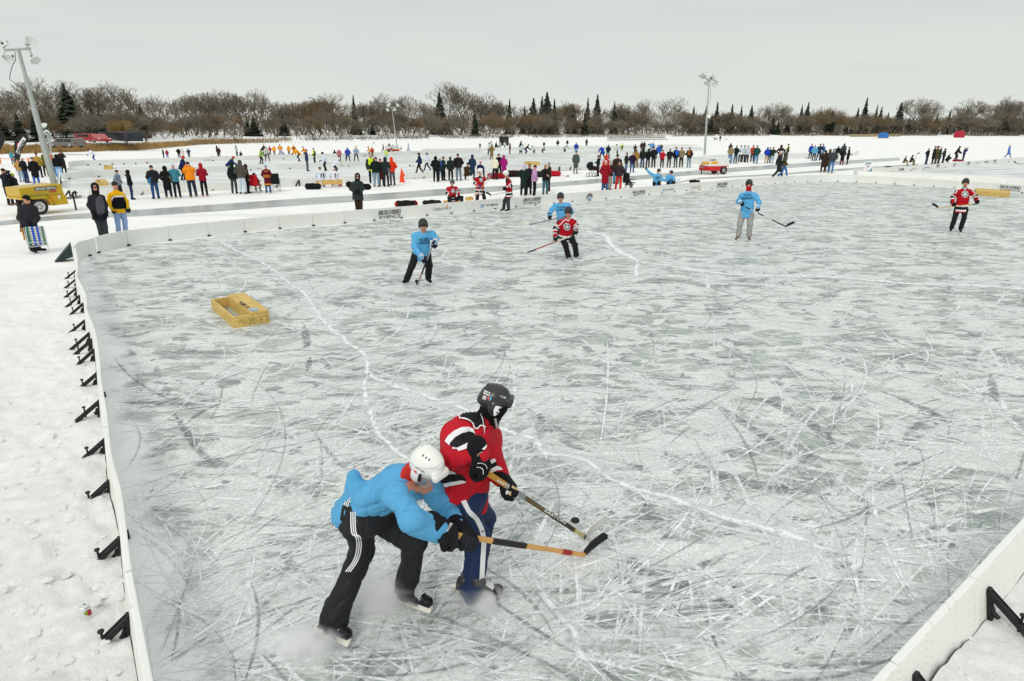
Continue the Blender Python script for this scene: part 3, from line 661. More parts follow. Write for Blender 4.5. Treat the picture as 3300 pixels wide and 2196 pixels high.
def crack(px, wd, jit=.05, br=.35, tone=1.0, zz=.012):
    base = catmull([gp(*p) for p in px], 3); st = resample(base, .10); n = len(st); pts = []; ws = []
    for i, p in enumerate(st):
        dist = p.length; j = jit*(mnoise.noise(p*2.5)+.7*mnoise.noise(p*7)); d = (st[min(i+1, n-1)]-st[max(i-1, 0)]).normalized(); nn = Vector((-d.y, d.x, 0))
        pts.append(p+nn*j); ws.append(1.9*wd*(.45+.9*abs(mnoise.noise(p*4+Vector((0, 0, 3)))*2)**.9+.2*r3.random())*(1+.035*dist)*min(1, .3+i/6, .3+(n-1-i)/6))
        if r3.random() < br: ang = math.atan2(d.y, d.x)+r3.choice((-1, 1))*r3.uniform(.3, 1.2); wm.add(arc(p, ang, r3.uniform(.08, .3)*(1+dist*.05), r3.gauss(0, 1.5), 4), r3.uniform(.01, .025)*(1+dist*.03), .0117, .9)
    wm.add(pts, [a*.62*(.75+.7*abs(mnoise.noise(p*1.7))**.5) for a, p in zip(ws, pts)], zz, tone*.9); wm.add(pts, [a*.30 for a in ws], zz+.0015, tone*1.1); wm.add(pts, [a*2.4 for a in ws], zz-.0005, .3)
crack([(709, 777), (760, 808), (826, 836), (886, 875), (928, 913), (975, 941), (1003, 978), (1026, 1015), (1054, 1048), (1115, 1100), (1176, 1146), (1185, 1202), (1218, 1226), (1297, 1254), (1424, 1296), (1503, 1324), (1592, 1373), (1667, 1398), (1737, 1436), (1760, 1464), (1887, 1487), (1971, 1548), (2097, 1595), (2213, 1625), (2307, 1660), (2447, 1697), (2564, 1735), (2671, 1772), (2800, 1805)], .075)
crack([(1190, 1205), (1173, 1249), (1185, 1296), (1201, 1361), (1246, 1431), (1293, 1464), (1350, 1520), (1420, 1600)], .07)
crack([(1872, 745), (1947, 759), (1966, 787), (1994, 810), (2031, 829), (2054, 847)], .12, tone=1.6); crack([(2054, 847), (2157, 857), (2284, 880), (2480, 892), (2667, 894), (2882, 913), (3134, 922), (3300, 934), (3420, 940)], .10, .08, tone=1.6)
crack([(2054, 847), (2047, 875), (2054, 894)], .08, tone=1.5); crack([(2054, 894), (1947, 927), (1830, 959)], .04, .05, .2, .8); crack([(2040, 850), (1947, 857), (1850, 866)], .05)
crack([(2279, 885), (2277, 913), (2296, 945)], .07); crack([(1709, 1842), (1747, 1908), (1789, 1964), (1845, 2034), (1873, 2113), (1910, 2155), (1960, 2210)], .05, .03)
crack([(1600, 1995), (1700, 1982), (1831, 1959), (1980, 1912), (2120, 1866), (2200, 1835)], .022, .02, .1); crack([(2555, 1081), (2667, 1123), (2784, 1165), (2900, 1212), (3064, 1268), (3300, 1347), (3400, 1380)], .03, .03, .1)
crack([(1020, 990), (1200, 900), (1500, 870), (1750, 872)], .03, .05, .05, .7); crack([(1789, 1964), (1870, 2000), (1950, 2040)], .025, .02, .1); crack([(1150, 1270), (1110, 1330), (1100, 1365)], .03, .02, .1)
crack([(2600, 1210), (2700, 1170), (2735, 1150)], .02, .02, .05); crack([(2710, 1195), (2745, 1240), (2735, 1280), (2690, 1310)], .025, .01, .05); crack([(2460, 1460), (2540, 1420), (2535, 1370)], .02, .01, .1)
# powder thrown up in patches
for q in (((1300, 1990), (1500, 1900)), ((2440, 1500), (2600, 1540))): pass
wm.build('skate_cuts', MW, 'white skate cuts and jagged snow filled cracks in the ice'); dm_.build('scraped_bands', MD, 'dark scraped bands and thin grooves in the ice')
# grated skate marks and puck
PUCK = gp(1853.7, 1682)
tag(MB().lathe(PUCK, [(0, .001), (.036, .001), (.038, .005), (.038, .022), (.036, .026), (0, .026)], n=24).build('puck', mat((.012, .012, .013), .6), None, True), 'black rubber puck on the ice above the two stick blades', 'puck')
# ------------------------------------------------------------------ figures: smooth unions of limbs meshed by surface nets
def V3(*a): return np.array(a, dtype=float)
def nrm(v): v = np.asarray(v, float); return v/max(1e-9, np.linalg.norm(v))
def cone(a, b, ra, rb, m=0, flat=None, k=.03, op='u'):
    return dict(t='c', a=np.asarray(a, float), b=np.asarray(b, float), ra=ra, rb=rb, m=m, flat=flat, k=k, op=op)
def ell(c, r, ax=None, m=0, k=.03, op='u'):
    return dict(t='e', a=np.asarray(c, float), r=np.asarray(r, float), ax=np.eye(3) if ax is None else np.asarray(ax, float), m=m, k=k, op=op)
def rbox(c, h, ax=None, rd=.01, m=0, k=.02, op='u'):
    return dict(t='b', a=np.asarray(c, float), h=np.asarray(h, float), ax=np.eye(3) if ax is None else np.asarray(ax, float), rd=rd, m=m, k=k, op=op)
def pd(p, P):
    if p['t'] == 'c':
        a, b = p['a'], p['b']; ba = b-a; L2 = max(1e-9, ba@ba); q = P-a; t = np.clip((q@ba)/L2, 0, 1)
        q = q-t[..., None]*ba
        if p['flat'] is not None:
            d, f = p['flat']; c = q@d; q = q+(c*(1/f-1))[..., None]*d
            return (np.linalg.norm(q, axis=-1)-(p['ra']+(p['rb']-p['ra'])*t))*min(1, f), t
        return np.linalg.norm(q, axis=-1)-(p['ra']+(p['rb']-p['ra'])*t), t
    q = (P-p['a'])@p['ax'].T
    if p['t'] == 'e':
        k0 = np.linalg.norm(q/p['r'], axis=-1); k1 = np.linalg.norm(q/p['r']**2, axis=-1)
        return k0*(k0-1)/np.maximum(k1, 1e-6), q
    d = np.abs(q)-(p['h']-p['rd'])
    return np.linalg.norm(np.maximum(d, 0), axis=-1)+np.minimum(d.max(-1), 0)-p['rd'], q
def pbox(p):
    if p['t'] == 'c':
        r = max(p['ra'], p['rb'])*(1 if p['flat'] is None else max(1, p['flat'][1])); return np.minimum(p['a'], p['b'])-r, np.maximum(p['a'], p['b'])+r
    r = p['r'] if p['t'] == 'e' else p['h']; e_ = np.abs(p['ax'].T)@r; return p['a']-e_, p['a']+e_
def fold(P, amp, s=1.0):
    x, y, z = P[..., 0]*s, P[..., 1]*s, P[..., 2]*s
    wx = .9*np.sin(7*z+5*y)+.6*np.sin(13*x-9*z); wy = .8*np.sin(8*x+6*z)+.5*np.sin(15*y+4*x)
    r1 = (1-np.abs(np.sin(9*x+5*y-11*z+wx*1.6)))**3; r2 = (1-np.abs(np.sin(-8*x+10*y+9*z+wy*1.8+2)))**3; r3 = (1-np.abs(np.sin(17*x-15*y+13*z+wx+wy)))**3
    b = np.sin(11*x+13*y+6*z+wx)*np.sin(9*z-7*x+wy)
    return amp*(r1+.8*r2+.5*r3-.55-.6*b)
def sdf_eval(prims, P):
    D = np.full(P.shape[:-1], 1e3)
    for p in prims:
        d = pd(p, P)[0]
        if p['op'] == 'u':
            k = p['k']; h = np.maximum(k-np.abs(D-d), 0)/k; D = np.minimum(D, d)-h*h*k*.25
        elif p['op'] == 's': D = np.maximum(D, -d)
        else: D = np.maximum(D, d)
    return D
def mesh_sdf(prims, vox, wr=0.0, ws=1.0, seed=0.0):
    """(verts, quads, material index per quad)"""
    us = [p for p in prims if p['op'] == 'u']; bx = [pbox(p) for p in us]
    lo = np.min([b[0] for b in bx], 0)-3*vox-.02; hi = np.max([b[1] for b in bx], 0)+3*vox+.02
    n = np.ceil((hi-lo)/vox).astype(int)+1; xs = [lo[i]+vox*np.arange(n[i]) for i in range(3)]
    D = np.full(n, .2)
    for p in prims:
        if p['op'] == 'i': sl = (slice(None),)*3
        else:
            a, b = pbox(p); m = p['k']+4*vox; i0 = np.maximum(0, ((a-m-lo)/vox).astype(int)); i1 = np.minimum(n, np.ceil((b+m-lo)/vox).astype(int)+1); sl = tuple(slice(i0[i], i1[i]) for i in range(3))
            if any(i1 <= i0): continue
        G = np.stack(np.meshgrid(*(xs[i][sl[i]] for i in range(3)), indexing='ij'), -1); d = pd(p, G)[0]; c = D[sl]
        if p['op'] == 'u':
            k = p['k']; h = np.maximum(k-np.abs(c-d), 0)/k; D[sl] = np.minimum(c, d)-h*h*k*.25
        elif p['op'] == 's': D[sl] = np.maximum(c, -d)
        else: D[sl] = np.maximum(c, d)
    if wr:
        near = np.abs(D) < .08; G = np.stack(np.meshgrid(*xs, indexing='ij'), -1); D[near] += fold(G[near]+seed, wr, ws)
    s = D < 0
    cells = np.zeros(n-1, dtype=np.int8)
    cr_ = [(i, j, k) for i in (0, 1) for j in (0, 1) for k in (0, 1)]
    sh = lambda A_, i, j, k: A_[i:n[0]-1+i, j:n[1]-1+j, k:n[2]-1+k]
    for c in cr_: cells += sh(s, *c)
    act = (cells > 0) & (cells < 8); idx = np.full(n-1, -1); I = np.argwhere(act); idx[act] = np.arange(len(I))
    acc = np.zeros((len(I), 3)); cnt_ = np.zeros(len(I)); Dc = {c: sh(D, *c)[act] for c in cr_}
    for a in cr_:
        for ax in range(3):
            if a[ax] == 0:
                b = list(a); b[ax] = 1; b = tuple(b); da, db = Dc[a], Dc[b]; x = (da < 0) != (db < 0)
                t = np.where(x, da/np.where(da == db, 1, da-db), 0); pt = np.array(a, float)[None].repeat(len(I), 0); pt[:, ax] += t
                acc[x] += pt[x]; cnt_[x] += 1
    Vt = lo+(I+acc/np.maximum(cnt_, 1)[:, None])*vox; Q = []
    for ax in range(3):
        o1, o2 = [(1, 2), (2, 0), (0, 1)][ax]; e0 = [slice(1, n[i]-1) for i in range(3)]; e1 = list(e0); e0[ax] = slice(0, n[ax]-1); e1[ax] = slice(1, n[ax])
        A0, A1 = s[tuple(e0)], s[tuple(e1)]
        for flip, M in ((False, A0 & ~A1), (True, ~A0 & A1)):
            C = np.argwhere(M)
            if not len(C): continue
            for i in range(3):
                if i != ax: C[:, i] += 1
            def g(d1, d2):
                E_ = C.copy(); E_[:, o1] -= d1; E_[:, o2] -= d2; return idx[E_[:, 0], E_[:, 1], E_[:, 2]]
            q = np.stack([g(1, 1), g(0, 1), g(0, 0), g(1, 0)], 1); Q.append(q[:, ::-1] if flip else q)
    Q = np.concatenate(Q); Q = Q[(Q >= 0).all(1)]
    c = Vt[Q].mean(1); best = np.full(len(c), 1e3); fm = np.zeros(len(c), int)
    for p in us:
        d, t = pd(p, c); m = p['m']; mm = m(t, c) if callable(m) else np.full(len(c), m); k = d < best; best[k] = d[k]; fm[k] = mm[k]
    return Vt, Q, fm
def band(*st):
    """material along a limb: ((t, index), ...) thresholds"""
    def f(t, c):
        r = np.full(len(t), st[0][1])
        for a, m in st[1:]: r[t >= a] = m
        return r
    return f
def frame(J):
    up = nrm(J['neck']-J['pelvis']); rt = J['shR']-J['shL']; fw = nrm(np.cross(up, rt)) if np.linalg.norm(np.cross(up, rt)) > 1e-4 else V3(0, -1, 0)
    return up, nrm(rt-up*(rt@up)), fw
def head_ax(J):
    up = nrm(J['head']-J['neck']) if 'hup' not in J else nrm(J['hup']); f = J.get('face', frame(J)[2]); f = nrm(f-up*(f@up)); r = np.cross(f, up)
    return np.array([r, f, up])                      # rows: right, forward, up
def skin_prims(J, hands=True, det=0):
    ax = head_ax(J); r, f, u = ax; h = J['head']; P = []; hs = float(J.get('hs', 1.0))
    def face(q, c):
        x, y, z = q[:, 0], q[:, 1], q[:, 2]; m = np.zeros(len(q), int)
        m[(y > .03) & (np.abs(np.abs(x)-.032) < .014) & (np.abs(z-.012) < .011)] = 1
        m[(y > .03) & (np.abs(x) < .026) & (np.abs(z+.062) < .009)] = 2; return m
    P.append(ell(h, np.array((.076, .094, .112))*hs, ax, face, .02)); P.append(ell(h+f*.022*hs-u*.055*hs, np.array((.052, .062, .058))*hs, ax, face, .03))
    P.append(cone(h+(f*.088+u*.012)*hs, h+(f*.108-u*.022)*hs, .009, .014, 0, k=.012))
    for s in (-1, 1): P.append(ell(h+r*s*.077*hs-u*.005-f*.005, (.012, .02, .03), ax, 0, .008))
    P.append(cone(h-u*.06-f*.015, J['neck']-u*.03 if True else 0, .052, .062, 0, k=.03))
    c = J['chest']; up, rt, fw = frame(J)
    P.append(cone(c+up*.05, J['pelvis'], .12, .13, 0, (fw, .65), .05)); P.append(cone(J['shL'], J['shR'], .05, .05, 0))
    for s in 'LR':
        wq = J['wr'+s] if hands is not None else J['el'+s]+(J['wr'+s]-J['el'+s])*.8
        P += [cone(J['sh'+s], J['el'+s], .043, .036), cone(J['el'+s], wq, .036, .026), cone(J['hip'+s], J['kn'+s], .075, .05), cone(J['kn'+s], J['an'+s], .05, .036)]
        w_, ha = J['wr'+s], J['ha'+s]
        if hands is None: continue
        P.append(cone(w_, ha, .028, .036, 0, k=.02))
        if hands:
            d = nrm(ha-w_); sd = nrm(np.cross(d, fw)); nn = np.cross(sd, d)
            for i in range(4): b = ha+sd*(i-1.5)*.019+d*.02; P.append(cone(b, b+d*(.05+.006*(1.5-abs(i-1.5)))+nn*.012, .010, .008, 0, k=.006))
            P.append(cone(ha+sd*.03-d*.02, ha+sd*.055+d*.02+nn*.012, .012, .009, 0, k=.008))
    return P
def torso_prims(J, bulk=1.0, hem=.0, mt=0, ms=0, sleeve=1.0, yoke=None, cut=True):
    up, rt, fw = frame(J); c = J['chest']; pe = J['pelvis']; P = []; y = mt if yoke is None else yoke
    P.append(cone(c+up*.05, pe-up*(hem+.06), .160*bulk, (.172+.02*bool(hem))*bulk, mt, (fw, .72), .06))
    P.append(cone(J['shL']-up*.03-rt*.02, J['shR']-up*.03+rt*.02, .070*bulk, .070*bulk, y, k=.08))
    P.append(cone(J['neck']-up*.06, J['neck']+up*.0, .085, .060, y, k=.05))
    if cut: P.append(rbox(pe-up*(hem+.34), (.4, .4, .28), np.array([rt, fw, up]), .01, mt, op='s'))
    for s in 'LR':
        d = nrm(J['el'+s]-J['sh'+s]); a = J['sh'+s]-up*.025
        P.append(cone(a, J['el'+s], .074*bulk*sleeve, .064*bulk*sleeve, ms, k=.045)); P.append(cone(J['el'+s], J['wr'+s], .064*bulk*sleeve, .05*bulk*sleeve, ms if not isinstance(ms, tuple) else ms[1], k=.03))
    return P
def leg_prims(J, bulk=1.0, m=0, flare=0.0):
    P = [ell((J['hipL']+J['hipR'])/2+frame(J)[0]*.03, (.165*bulk, .125*bulk, .13), np.array([nrm(J['hipR']-J['hipL']), np.cross(V3(0, 0, 1), nrm(J['hipR']-J['hipL'])), V3(0, 0, 1)]), m, .06)]
    for s in 'LR': P += [cone(J['hip'+s], J['kn'+s], .098*bulk, .076*bulk, m, k=.05), cone(J['kn'+s], J['an'+s], .076*bulk, (.062+flare)*bulk, m, k=.035)]
    return P
def boot_prims(J, s, m=0, r=.05):
    a, t = J['an'+s], J['toe'+s]; d = nrm(t-a-(t-a)@V3(0, 0, 1)*V3(0, 0, 1)); g = a*1; g[2] = a[2]-.02
    return [cone(a+V3(0, 0, .04), g-V3(0, 0, .01), r*1.05, r, m), cone(g-d*.03-V3(0, 0, .01), t, r*.9, r*.72, m)]
def glove_prims(J, s, grip=None, big=1.0, m=(0, 0, 0)):
    """hockey glove: flared cuff, padded back, four segmented fingers and a thumb closed round the stick direction `grip`"""
    w_, ha = J['wr'+s], J['ha'+s]; d = nrm(ha-w_); up, rt, fw = frame(J); g = nrm(grip) if grip is not None else nrm(np.cross(d, fw))
    sd = nrm(g-d*(g@d)); nn = nrm(np.cross(sd, d)); b = big; cu, bk, fg = m
    if 'palm'+s in J and nn@J['palm'+s] < 0: nn = -nn
    P = [cone(w_-d*.035*b, w_+d*.01, .062*b, .05*b, cu, (nn, .8), .015), rbox(w_+d*.05*b-nn*.006, (.056*b, .055*b, .026*b), np.array([sd, d, nn]), .02*b, bk, .02)]
    for i in range(4):
        o = w_+sd*(i-1.5)*.027*b+d*.085*b; l = (.034, .038, .036, .030)[i]*b; p1 = o+d*l-nn*.004; p2 = p1+d*l*.35+nn*l*1.05; p3 = p2-d*l*.55+nn*l*.6
        P += [cone(o, p1, .0165*b, .0155*b, fg, k=.006), cone(p1, p2, .0155*b, .0145*b, fg, k=.006), cone(p2, p3, .0145*b, .012*b, fg, k=.005)]
    o = w_-sd*.05*b+d*.03*b; P += [cone(o, o+d*.05*b-sd*.012*b+nn*.03*b, .021*b, .017*b, bk, k=.01), cone(o+d*.05*b-sd*.012*b+nn*.03*b, o+d*.065*b+sd*.02*b+nn*.055*b, .017*b, .013*b, bk, k=.006)]
    return P
def helmet_prims(J, m=0, big=1.0):
    r, f, u = ax = head_ax(J); h = J['head']
    return [ell(h+u*.028-f*.006, (.104*big, .128*big, .108*big), ax, m), ell(h-u*.005-f*.03, (.101*big, .10*big, .10*big), ax, m),
            cone(h+f*.10+u*.05-r*.05, h+f*.10+u*.05+r*.05, .022, .022, m, k=.02),
            rbox(h-u*.10+f*.075, (.13, .075, .088), ax, .02, m, op='s'), rbox(h-u*.18, (.2, .2, .09), ax, .02, m, op='s')]+\
           [ell(h+r*s_*.092-u*.035+f*.012, (.016, .04, .05), ax, m, .02) for s_ in (-1, 1)]
def hat_prims(J, kind, m=0):
    r, f, u = ax = head_ax(J); h = J['head']
    if kind == 'beanie': return [ell(h+u*.035-f*.008, (.088, .104, .10), ax, m), rbox(h-u*.09+f*.04, (.15, .15, .095), ax, .01, m, op='s')]
    if kind == 'balaclava': return [ell(h+u*.0-f*.004, (.086, .103, .122), ax, m), cone(h-u*.06-f*.01, J['neck']-u*.03, .07, .085, m, k=.04), ell(h+f*.11-u*.02, (.052, .06, .085), ax, m, op='s')]
    if kind == 'cap': return [ell(h+u*.04-f*.008, (.085, .102, .085), ax, m), cone(h+u*.045+f*.09, h+u*.03+f*.15, .05, .045, m, (u, .25), .02), rbox(h-u*.07, (.15, .15, .09), ax, .01, m, op='s')]
    if kind == 'hair': return [ell(h+u*.02-f*.018, (.086, .10, .108), ax, m), ell(h-u*.07-f*.04, (.075, .055, .10), ax, m), rbox(h-u*.04+f*.115, (.075, .06, .10), ax, .02, m, op='s')]
    if kind == 'short': return [ell(h+u*.025-f*.012, (.082, .099, .10), ax, m), rbox(h-u*.06+f*.085, (.12, .09, .095), ax, .01, m, op='s')]
    if kind == 'jester': return [ell(h+u*.03, (.09, .105, .10), ax, m)]+[cone(h+u*.08, h+u*.17+r*s_*.13, .05, .012, m) for s_ in (-1, 0, 1)]+[rbox(h-u*.09+f*.04, (.15, .15, .095), ax, .01, m, op='s')]
    return [ell(h+u*.012-f*.02, (.112, .122, .135), ax, m), cone(h-u*.05-f*.03, J['neck'], .098, .105, m, k=.04), ell(h+f*.10-u*.005, (.07, .085, .092), ax, m, op='s')]      # hood
SKIN = mat('c98f78', .55, .06, 20); EYE = mat('2c211d', .4); LIP = mat('9c5a52', .5)
FACE = [SKIN, EYE, LIP]
def jersey_cloth(c, rough=.85):
    m = mat(c, rough, .07, 4, bump=.3, bscale=70, spec=.15, coat=.001+.0001*len(_mats)); t = m.node_tree; b = t.nodes['Principled BSDF']; bp0 = b.inputs['Normal'].links[0].from_node
    co = t.nodes.new('ShaderNodeTexCoord').outputs['Object']; prev = bp0.outputs[0]
    for rot, sc_, st in ((.6, 7, .9), (2.1, 11, .7)):
        mp_ = t.nodes.new('ShaderNodeMapping'); mp_.inputs['Rotation'].default_value = (rot, rot*.7, rot*1.3); mp_.inputs['Scale'].default_value = (1, 2.6, .7); t.links.new(co, mp_.inputs[0])
        n = t.nodes.new('ShaderNodeTexNoise'); n.noise_type = 'RIDGED_MULTIFRACTAL'; n.inputs['Scale'].default_value = sc_; n.inputs['Detail'].default_value = 2; n.inputs['Distortion'].default_value = .8; t.links.new(mp_.outputs[0], n.inputs[0])
        bp = t.nodes.new('ShaderNodeBump'); bp.inputs['Strength'].default_value = st; bp.inputs['Distance'].default_value = .012; t.links.new(n.outputs[0], bp.inputs['Height']); t.links.new(prev, bp.inputs['Normal']); prev = bp.outputs[0]
    t.links.new(prev, b.inputs['Normal']); return m
def cloth(c, bump=.25): return mat(c, .88, .10, 5, bump=bump, bscale=60, spec=.15)
def part(name, prims, vox, mats, parent, wr=0.0, ws=1.0, seed=0.0, world=True):
    v, q, fm = mesh_sdf(prims, vox, wr, ws, seed); return obj(name, v, q, mats, parent, fm, True, world)
# ---- stock poses for the watchers and far players, 1.75 m tall, facing -y
def pose(**k):
    J = dict(pelvis=(0, 0, .95), chest=(0, .0, 1.30), neck=(0, .01, 1.47), head=(0, -.02, 1.63), shL=(.17, .01, 1.41), shR=(-.17, .01, 1.41), elL=(.25, .03, 1.14), elR=(-.25, .03, 1.14),
             wrL=(.25, -.05, .91), wrR=(-.25, -.05, .91), haL=(.25, -.08, .84), haR=(-.25, -.08, .84), hipL=(.085, 0, .92), hipR=(-.085, 0, .92), knL=(.11, -.015, .50), knR=(-.11, -.015, .50),
             anL=(.12, .02, .10), anR=(-.12, .02, .10), toeL=(.14, -.13, .045), toeR=(-.14, -.13, .045)); J.update(k)
    J = {a: V3(*b) for a, b in J.items()}
    return J
POSES = dict(
    stand=pose(), pockets=pose(elL=(.29, .05, 1.16), elR=(-.29, .05, 1.16), wrL=(.2, -.11, 1.01), wrR=(-.2, -.11, 1.01), haL=(.15, -.14, .98), haR=(-.15, -.14, .98)),
    arms=pose(elL=(.26, -.03, 1.16), elR=(-.26, -.03, 1.16), wrL=(.06, -.23, 1.17), wrR=(-.06, -.24, 1.12), haL=(-.02, -.24, 1.17), haR=(.03, -.25, 1.12), chest=(0, .02, 1.3)),
    camera=pose(elL=(.22, -.16, 1.26), elR=(-.22, -.16, 1.26), wrL=(.07, -.2, 1.55), wrR=(-.07, -.2, 1.55), haL=(.04, -.19, 1.62), haR=(-.04, -.19, 1.62)),
    hips=pose(elL=(.36, .06, 1.19), elR=(-.36, .06, 1.19), wrL=(.2, .0, 1.03), wrR=(-.2, .0, 1.03), haL=(.14, -.02, 1.0), haR=(-.14, -.02, 1.0), knL=(.14, 0, .5), anL=(.18, .02, .1), toeL=(.21, -.12, .045)),
    walk=pose(knL=(.09, -.20, .52), anL=(.09, -.30, .13), toeL=(.09, -.44, .10), knR=(-.09, .05, .48), anR=(-.1, .30, .16), toeR=(-.1, .20, .05), elL=(.24, .1, 1.15), wrL=(.22, .14, .93), haL=(.22, .14, .86), elR=(-.24, -.04, 1.15), wrR=(-.2, -.22, .98), haR=(-.19, -.26, .93)),
    sit=pose(pelvis=(0, .02, .50), chest=(0, -.06, .85), neck=(0, -.09, 1.02), head=(0, -.14, 1.17), shL=(.17, -.08, .96), shR=(-.17, -.08, .96), elL=(.26, -.2, .74), elR=(-.26, -.2, .74), wrL=(.14, -.4, .62), wrR=(-.14, -.4, .62),
             haL=(.1, -.44, .6), haR=(-.1, -.44, .6), hipL=(.09, 0, .5), hipR=(-.09, 0, .5), knL=(.16, -.42, .53), knR=(-.16, -.42, .53), anL=(.17, -.44, .1), anR=(-.17, -.44, .1), toeL=(.18, -.6, .045), toeR=(-.18, -.6, .045)),
    squat=pose(pelvis=(0, .12, .34), chest=(0, -.02, .68), neck=(0, -.06, .84), head=(0, -.1, .99), shL=(.17, -.04, .79), shR=(-.17, -.04, .79), elL=(.27, -.2, .6), elR=(-.27, -.2, .6), wrL=(.12, -.36, .55), wrR=(-.12, -.36, .55),
               haL=(.08, -.4, .55), haR=(-.08, -.4, .55), hipL=(.09, .1, .34), hipR=(-.09, .1, .34), knL=(.2, -.25, .47), knR=(-.2, -.25, .47), anL=(.16, .02, .1), anR=(-.16, .02, .1), toeL=(.2, -.13, .045), toeR=(-.2, -.13, .045)),
    skate=pose(pelvis=(0, .16, .84), chest=(0, -.14, 1.13), neck=(0, -.25, 1.27), head=(0, -.35, 1.40), shL=(.18, -.2, 1.22), shR=(-.18, -.2, 1.22), elL=(.3, -.28, 1.0), elR=(-.28, -.34, 1.0), wrL=(.2, -.5, .88), wrR=(-.08, -.56, .82),
               haL=(.17, -.56, .84), haR=(-.04, -.62, .76), hipL=(.09, .14, .82), hipR=(-.09, .14, .82), knL=(.2, -.12, .5), knR=(-.18, .02, .46), anL=(.26, .05, .13), anR=(-.3, .22, .13), toeL=(.29, -.10, .08), toeR=(-.33, .07, .08)),
    glide=pose(pelvis=(0, .08, .92), chest=(0, -.06, 1.25), neck=(0, -.1, 1.42), head=(0, -.15, 1.57), shL=(.18, -.08, 1.36), shR=(-.18, -.08, 1.36), elL=(.3, -.12, 1.12), elR=(-.3, -.12, 1.12), wrL=(.2, -.34, 1.0), wrR=(-.12, -.38, .92),
               haL=(.17, -.4, .96), haR=(-.08, -.44, .87), hipL=(.09, .07, .9), hipR=(-.09, .07, .9), knL=(.17, -.1, .5), knR=(-.17, -.04, .5), anL=(.22, .02, .12), anR=(-.24, .1, .12), toeL=(.25, -.14, .08), toeR=(-.28, -.04, .08)))
_geo = {}
def geo(key, prims, vox, wr=.004):
    if key not in _geo:
        v, q, fm = mesh_sdf(prims, vox, wr, 1.3); me = bpy.data.meshes.new(key[0]); me.from_pydata(v.tolist(), [], q.tolist()); me.polygons.foreach_set('material_index', fm.astype(np.int32))
        me.polygons.foreach_set('use_smooth', np.ones(len(q), bool)); k = int(fm.max())+1
        for _ in range(max(1, k)): me.materials.append(SKIN)
        me.update(); _geo[key] = me
    return _geo[key]
def hang(me, name, mats, parent):
    o = bpy.data.objects.new(name, me); COL.objects.link(o); o.parent = parent
    for s_, m in zip(o.material_slots, mats): s_.link = 'OBJECT'; s_.material = m
    return o
def person(px, yf, yt, ps='stand', top='jacket', jc='222222', pc='222a3a', hat='beanie', hc='1c1c1c', bc='1a1715', yaw=180, label='', group=None, lean=0.0, z=0.0, extra=None, hgt=None, gl=None):
    """px, yf: feet in the photo; yt: top of the head in the photo"""
    G = gp(px, yf, z); ph = {'sit': 1.3, 'squat': 1.12, 'skate': 1.53, 'glide': 1.7}.get(ps, 1.76)
    zs = [i*.01 for i in range(0, 320)]; zt = min(zs, key=lambda a: abs(proj(G+Vector((0, 0, a)))[1]-yt)); s_ = max(.62, min(1.16, zt/ph)) if hgt is None else hgt
    root = empty('person', G, label, 'person', group)
    az = math.atan2(G.x, G.y)                      # yaw is relative to the sight line: 0 faces the camera, 180 shows the back
    root.rotation_euler = (0, lean, math.radians(yaw)-az); root.scale = (s_*rnd.uniform(.92, 1.08), s_*rnd.uniform(.94, 1.06), s_)
    J = POSES[ps]; far_ = G.length > 45; vx = .028 if far_ else .02
    hv = hat if hat != 'helmet' else 'helmet'
    body = hang(geo(('body', ps, far_), skin_prims(J, not far_), min(vx, .022), 0), 'body', FACE, root)
    C = cloth(jc)
    if top == 'coat': pr = torso_prims(J, 1.04, .0)+[cone(J['pelvis'], (J['knL']+J['knR'])/2+V3(0, 0, .12), .18, .2, 0, (V3(0, 1, 0), .72), .05)]
    elif top == 'puffy': pr = torso_prims(J, 1.2, .03)
    elif top == 'jersey': pr = torso_prims(J, 1.16, .1, sleeve=1.15)
    else: pr = torso_prims(J, 1.06, .05)
    hang(geo(('jacket', ps, top, far_), pr, vx), {'coat': 'coat', 'jersey': 'jersey'}.get(top, 'jacket'), [C], root)
    hang(geo(('trousers', ps, far_), leg_prims(J, .95, 0, .004), vx), 'trousers', [cloth(pc)], root)
    for s in 'LR': hang(geo(('boot', ps, s, bc == 'tall', far_), boot_prims(J, s, 0, .052), vx), 'boot', [cloth(bc)], root)
    if hat == 'helmet': hang(geo(('helmet', ps, far_), helmet_prims(J), min(vx, .02), 0), 'helmet', [mat(hc, .4)], root)
    else: hang(geo((hat, ps, far_), hat_prims(J, hat), min(vx, .02), .003), {'hair': 'hair', 'short': 'hair', 'jester': 'jester_hat'}.get(hat, hat), [cloth(hc)], root)
    if gl or ps in ('skate', 'glide'):
        for s in 'LR': hang(geo(('glove', ps, s, far_), glove_prims(J, s, None, 1.0), .016 if not far_ else .022, 0), 'glove', [cloth(gl or '1b1d22')], root)
    if extra: extra(root, J, s_)
    return root
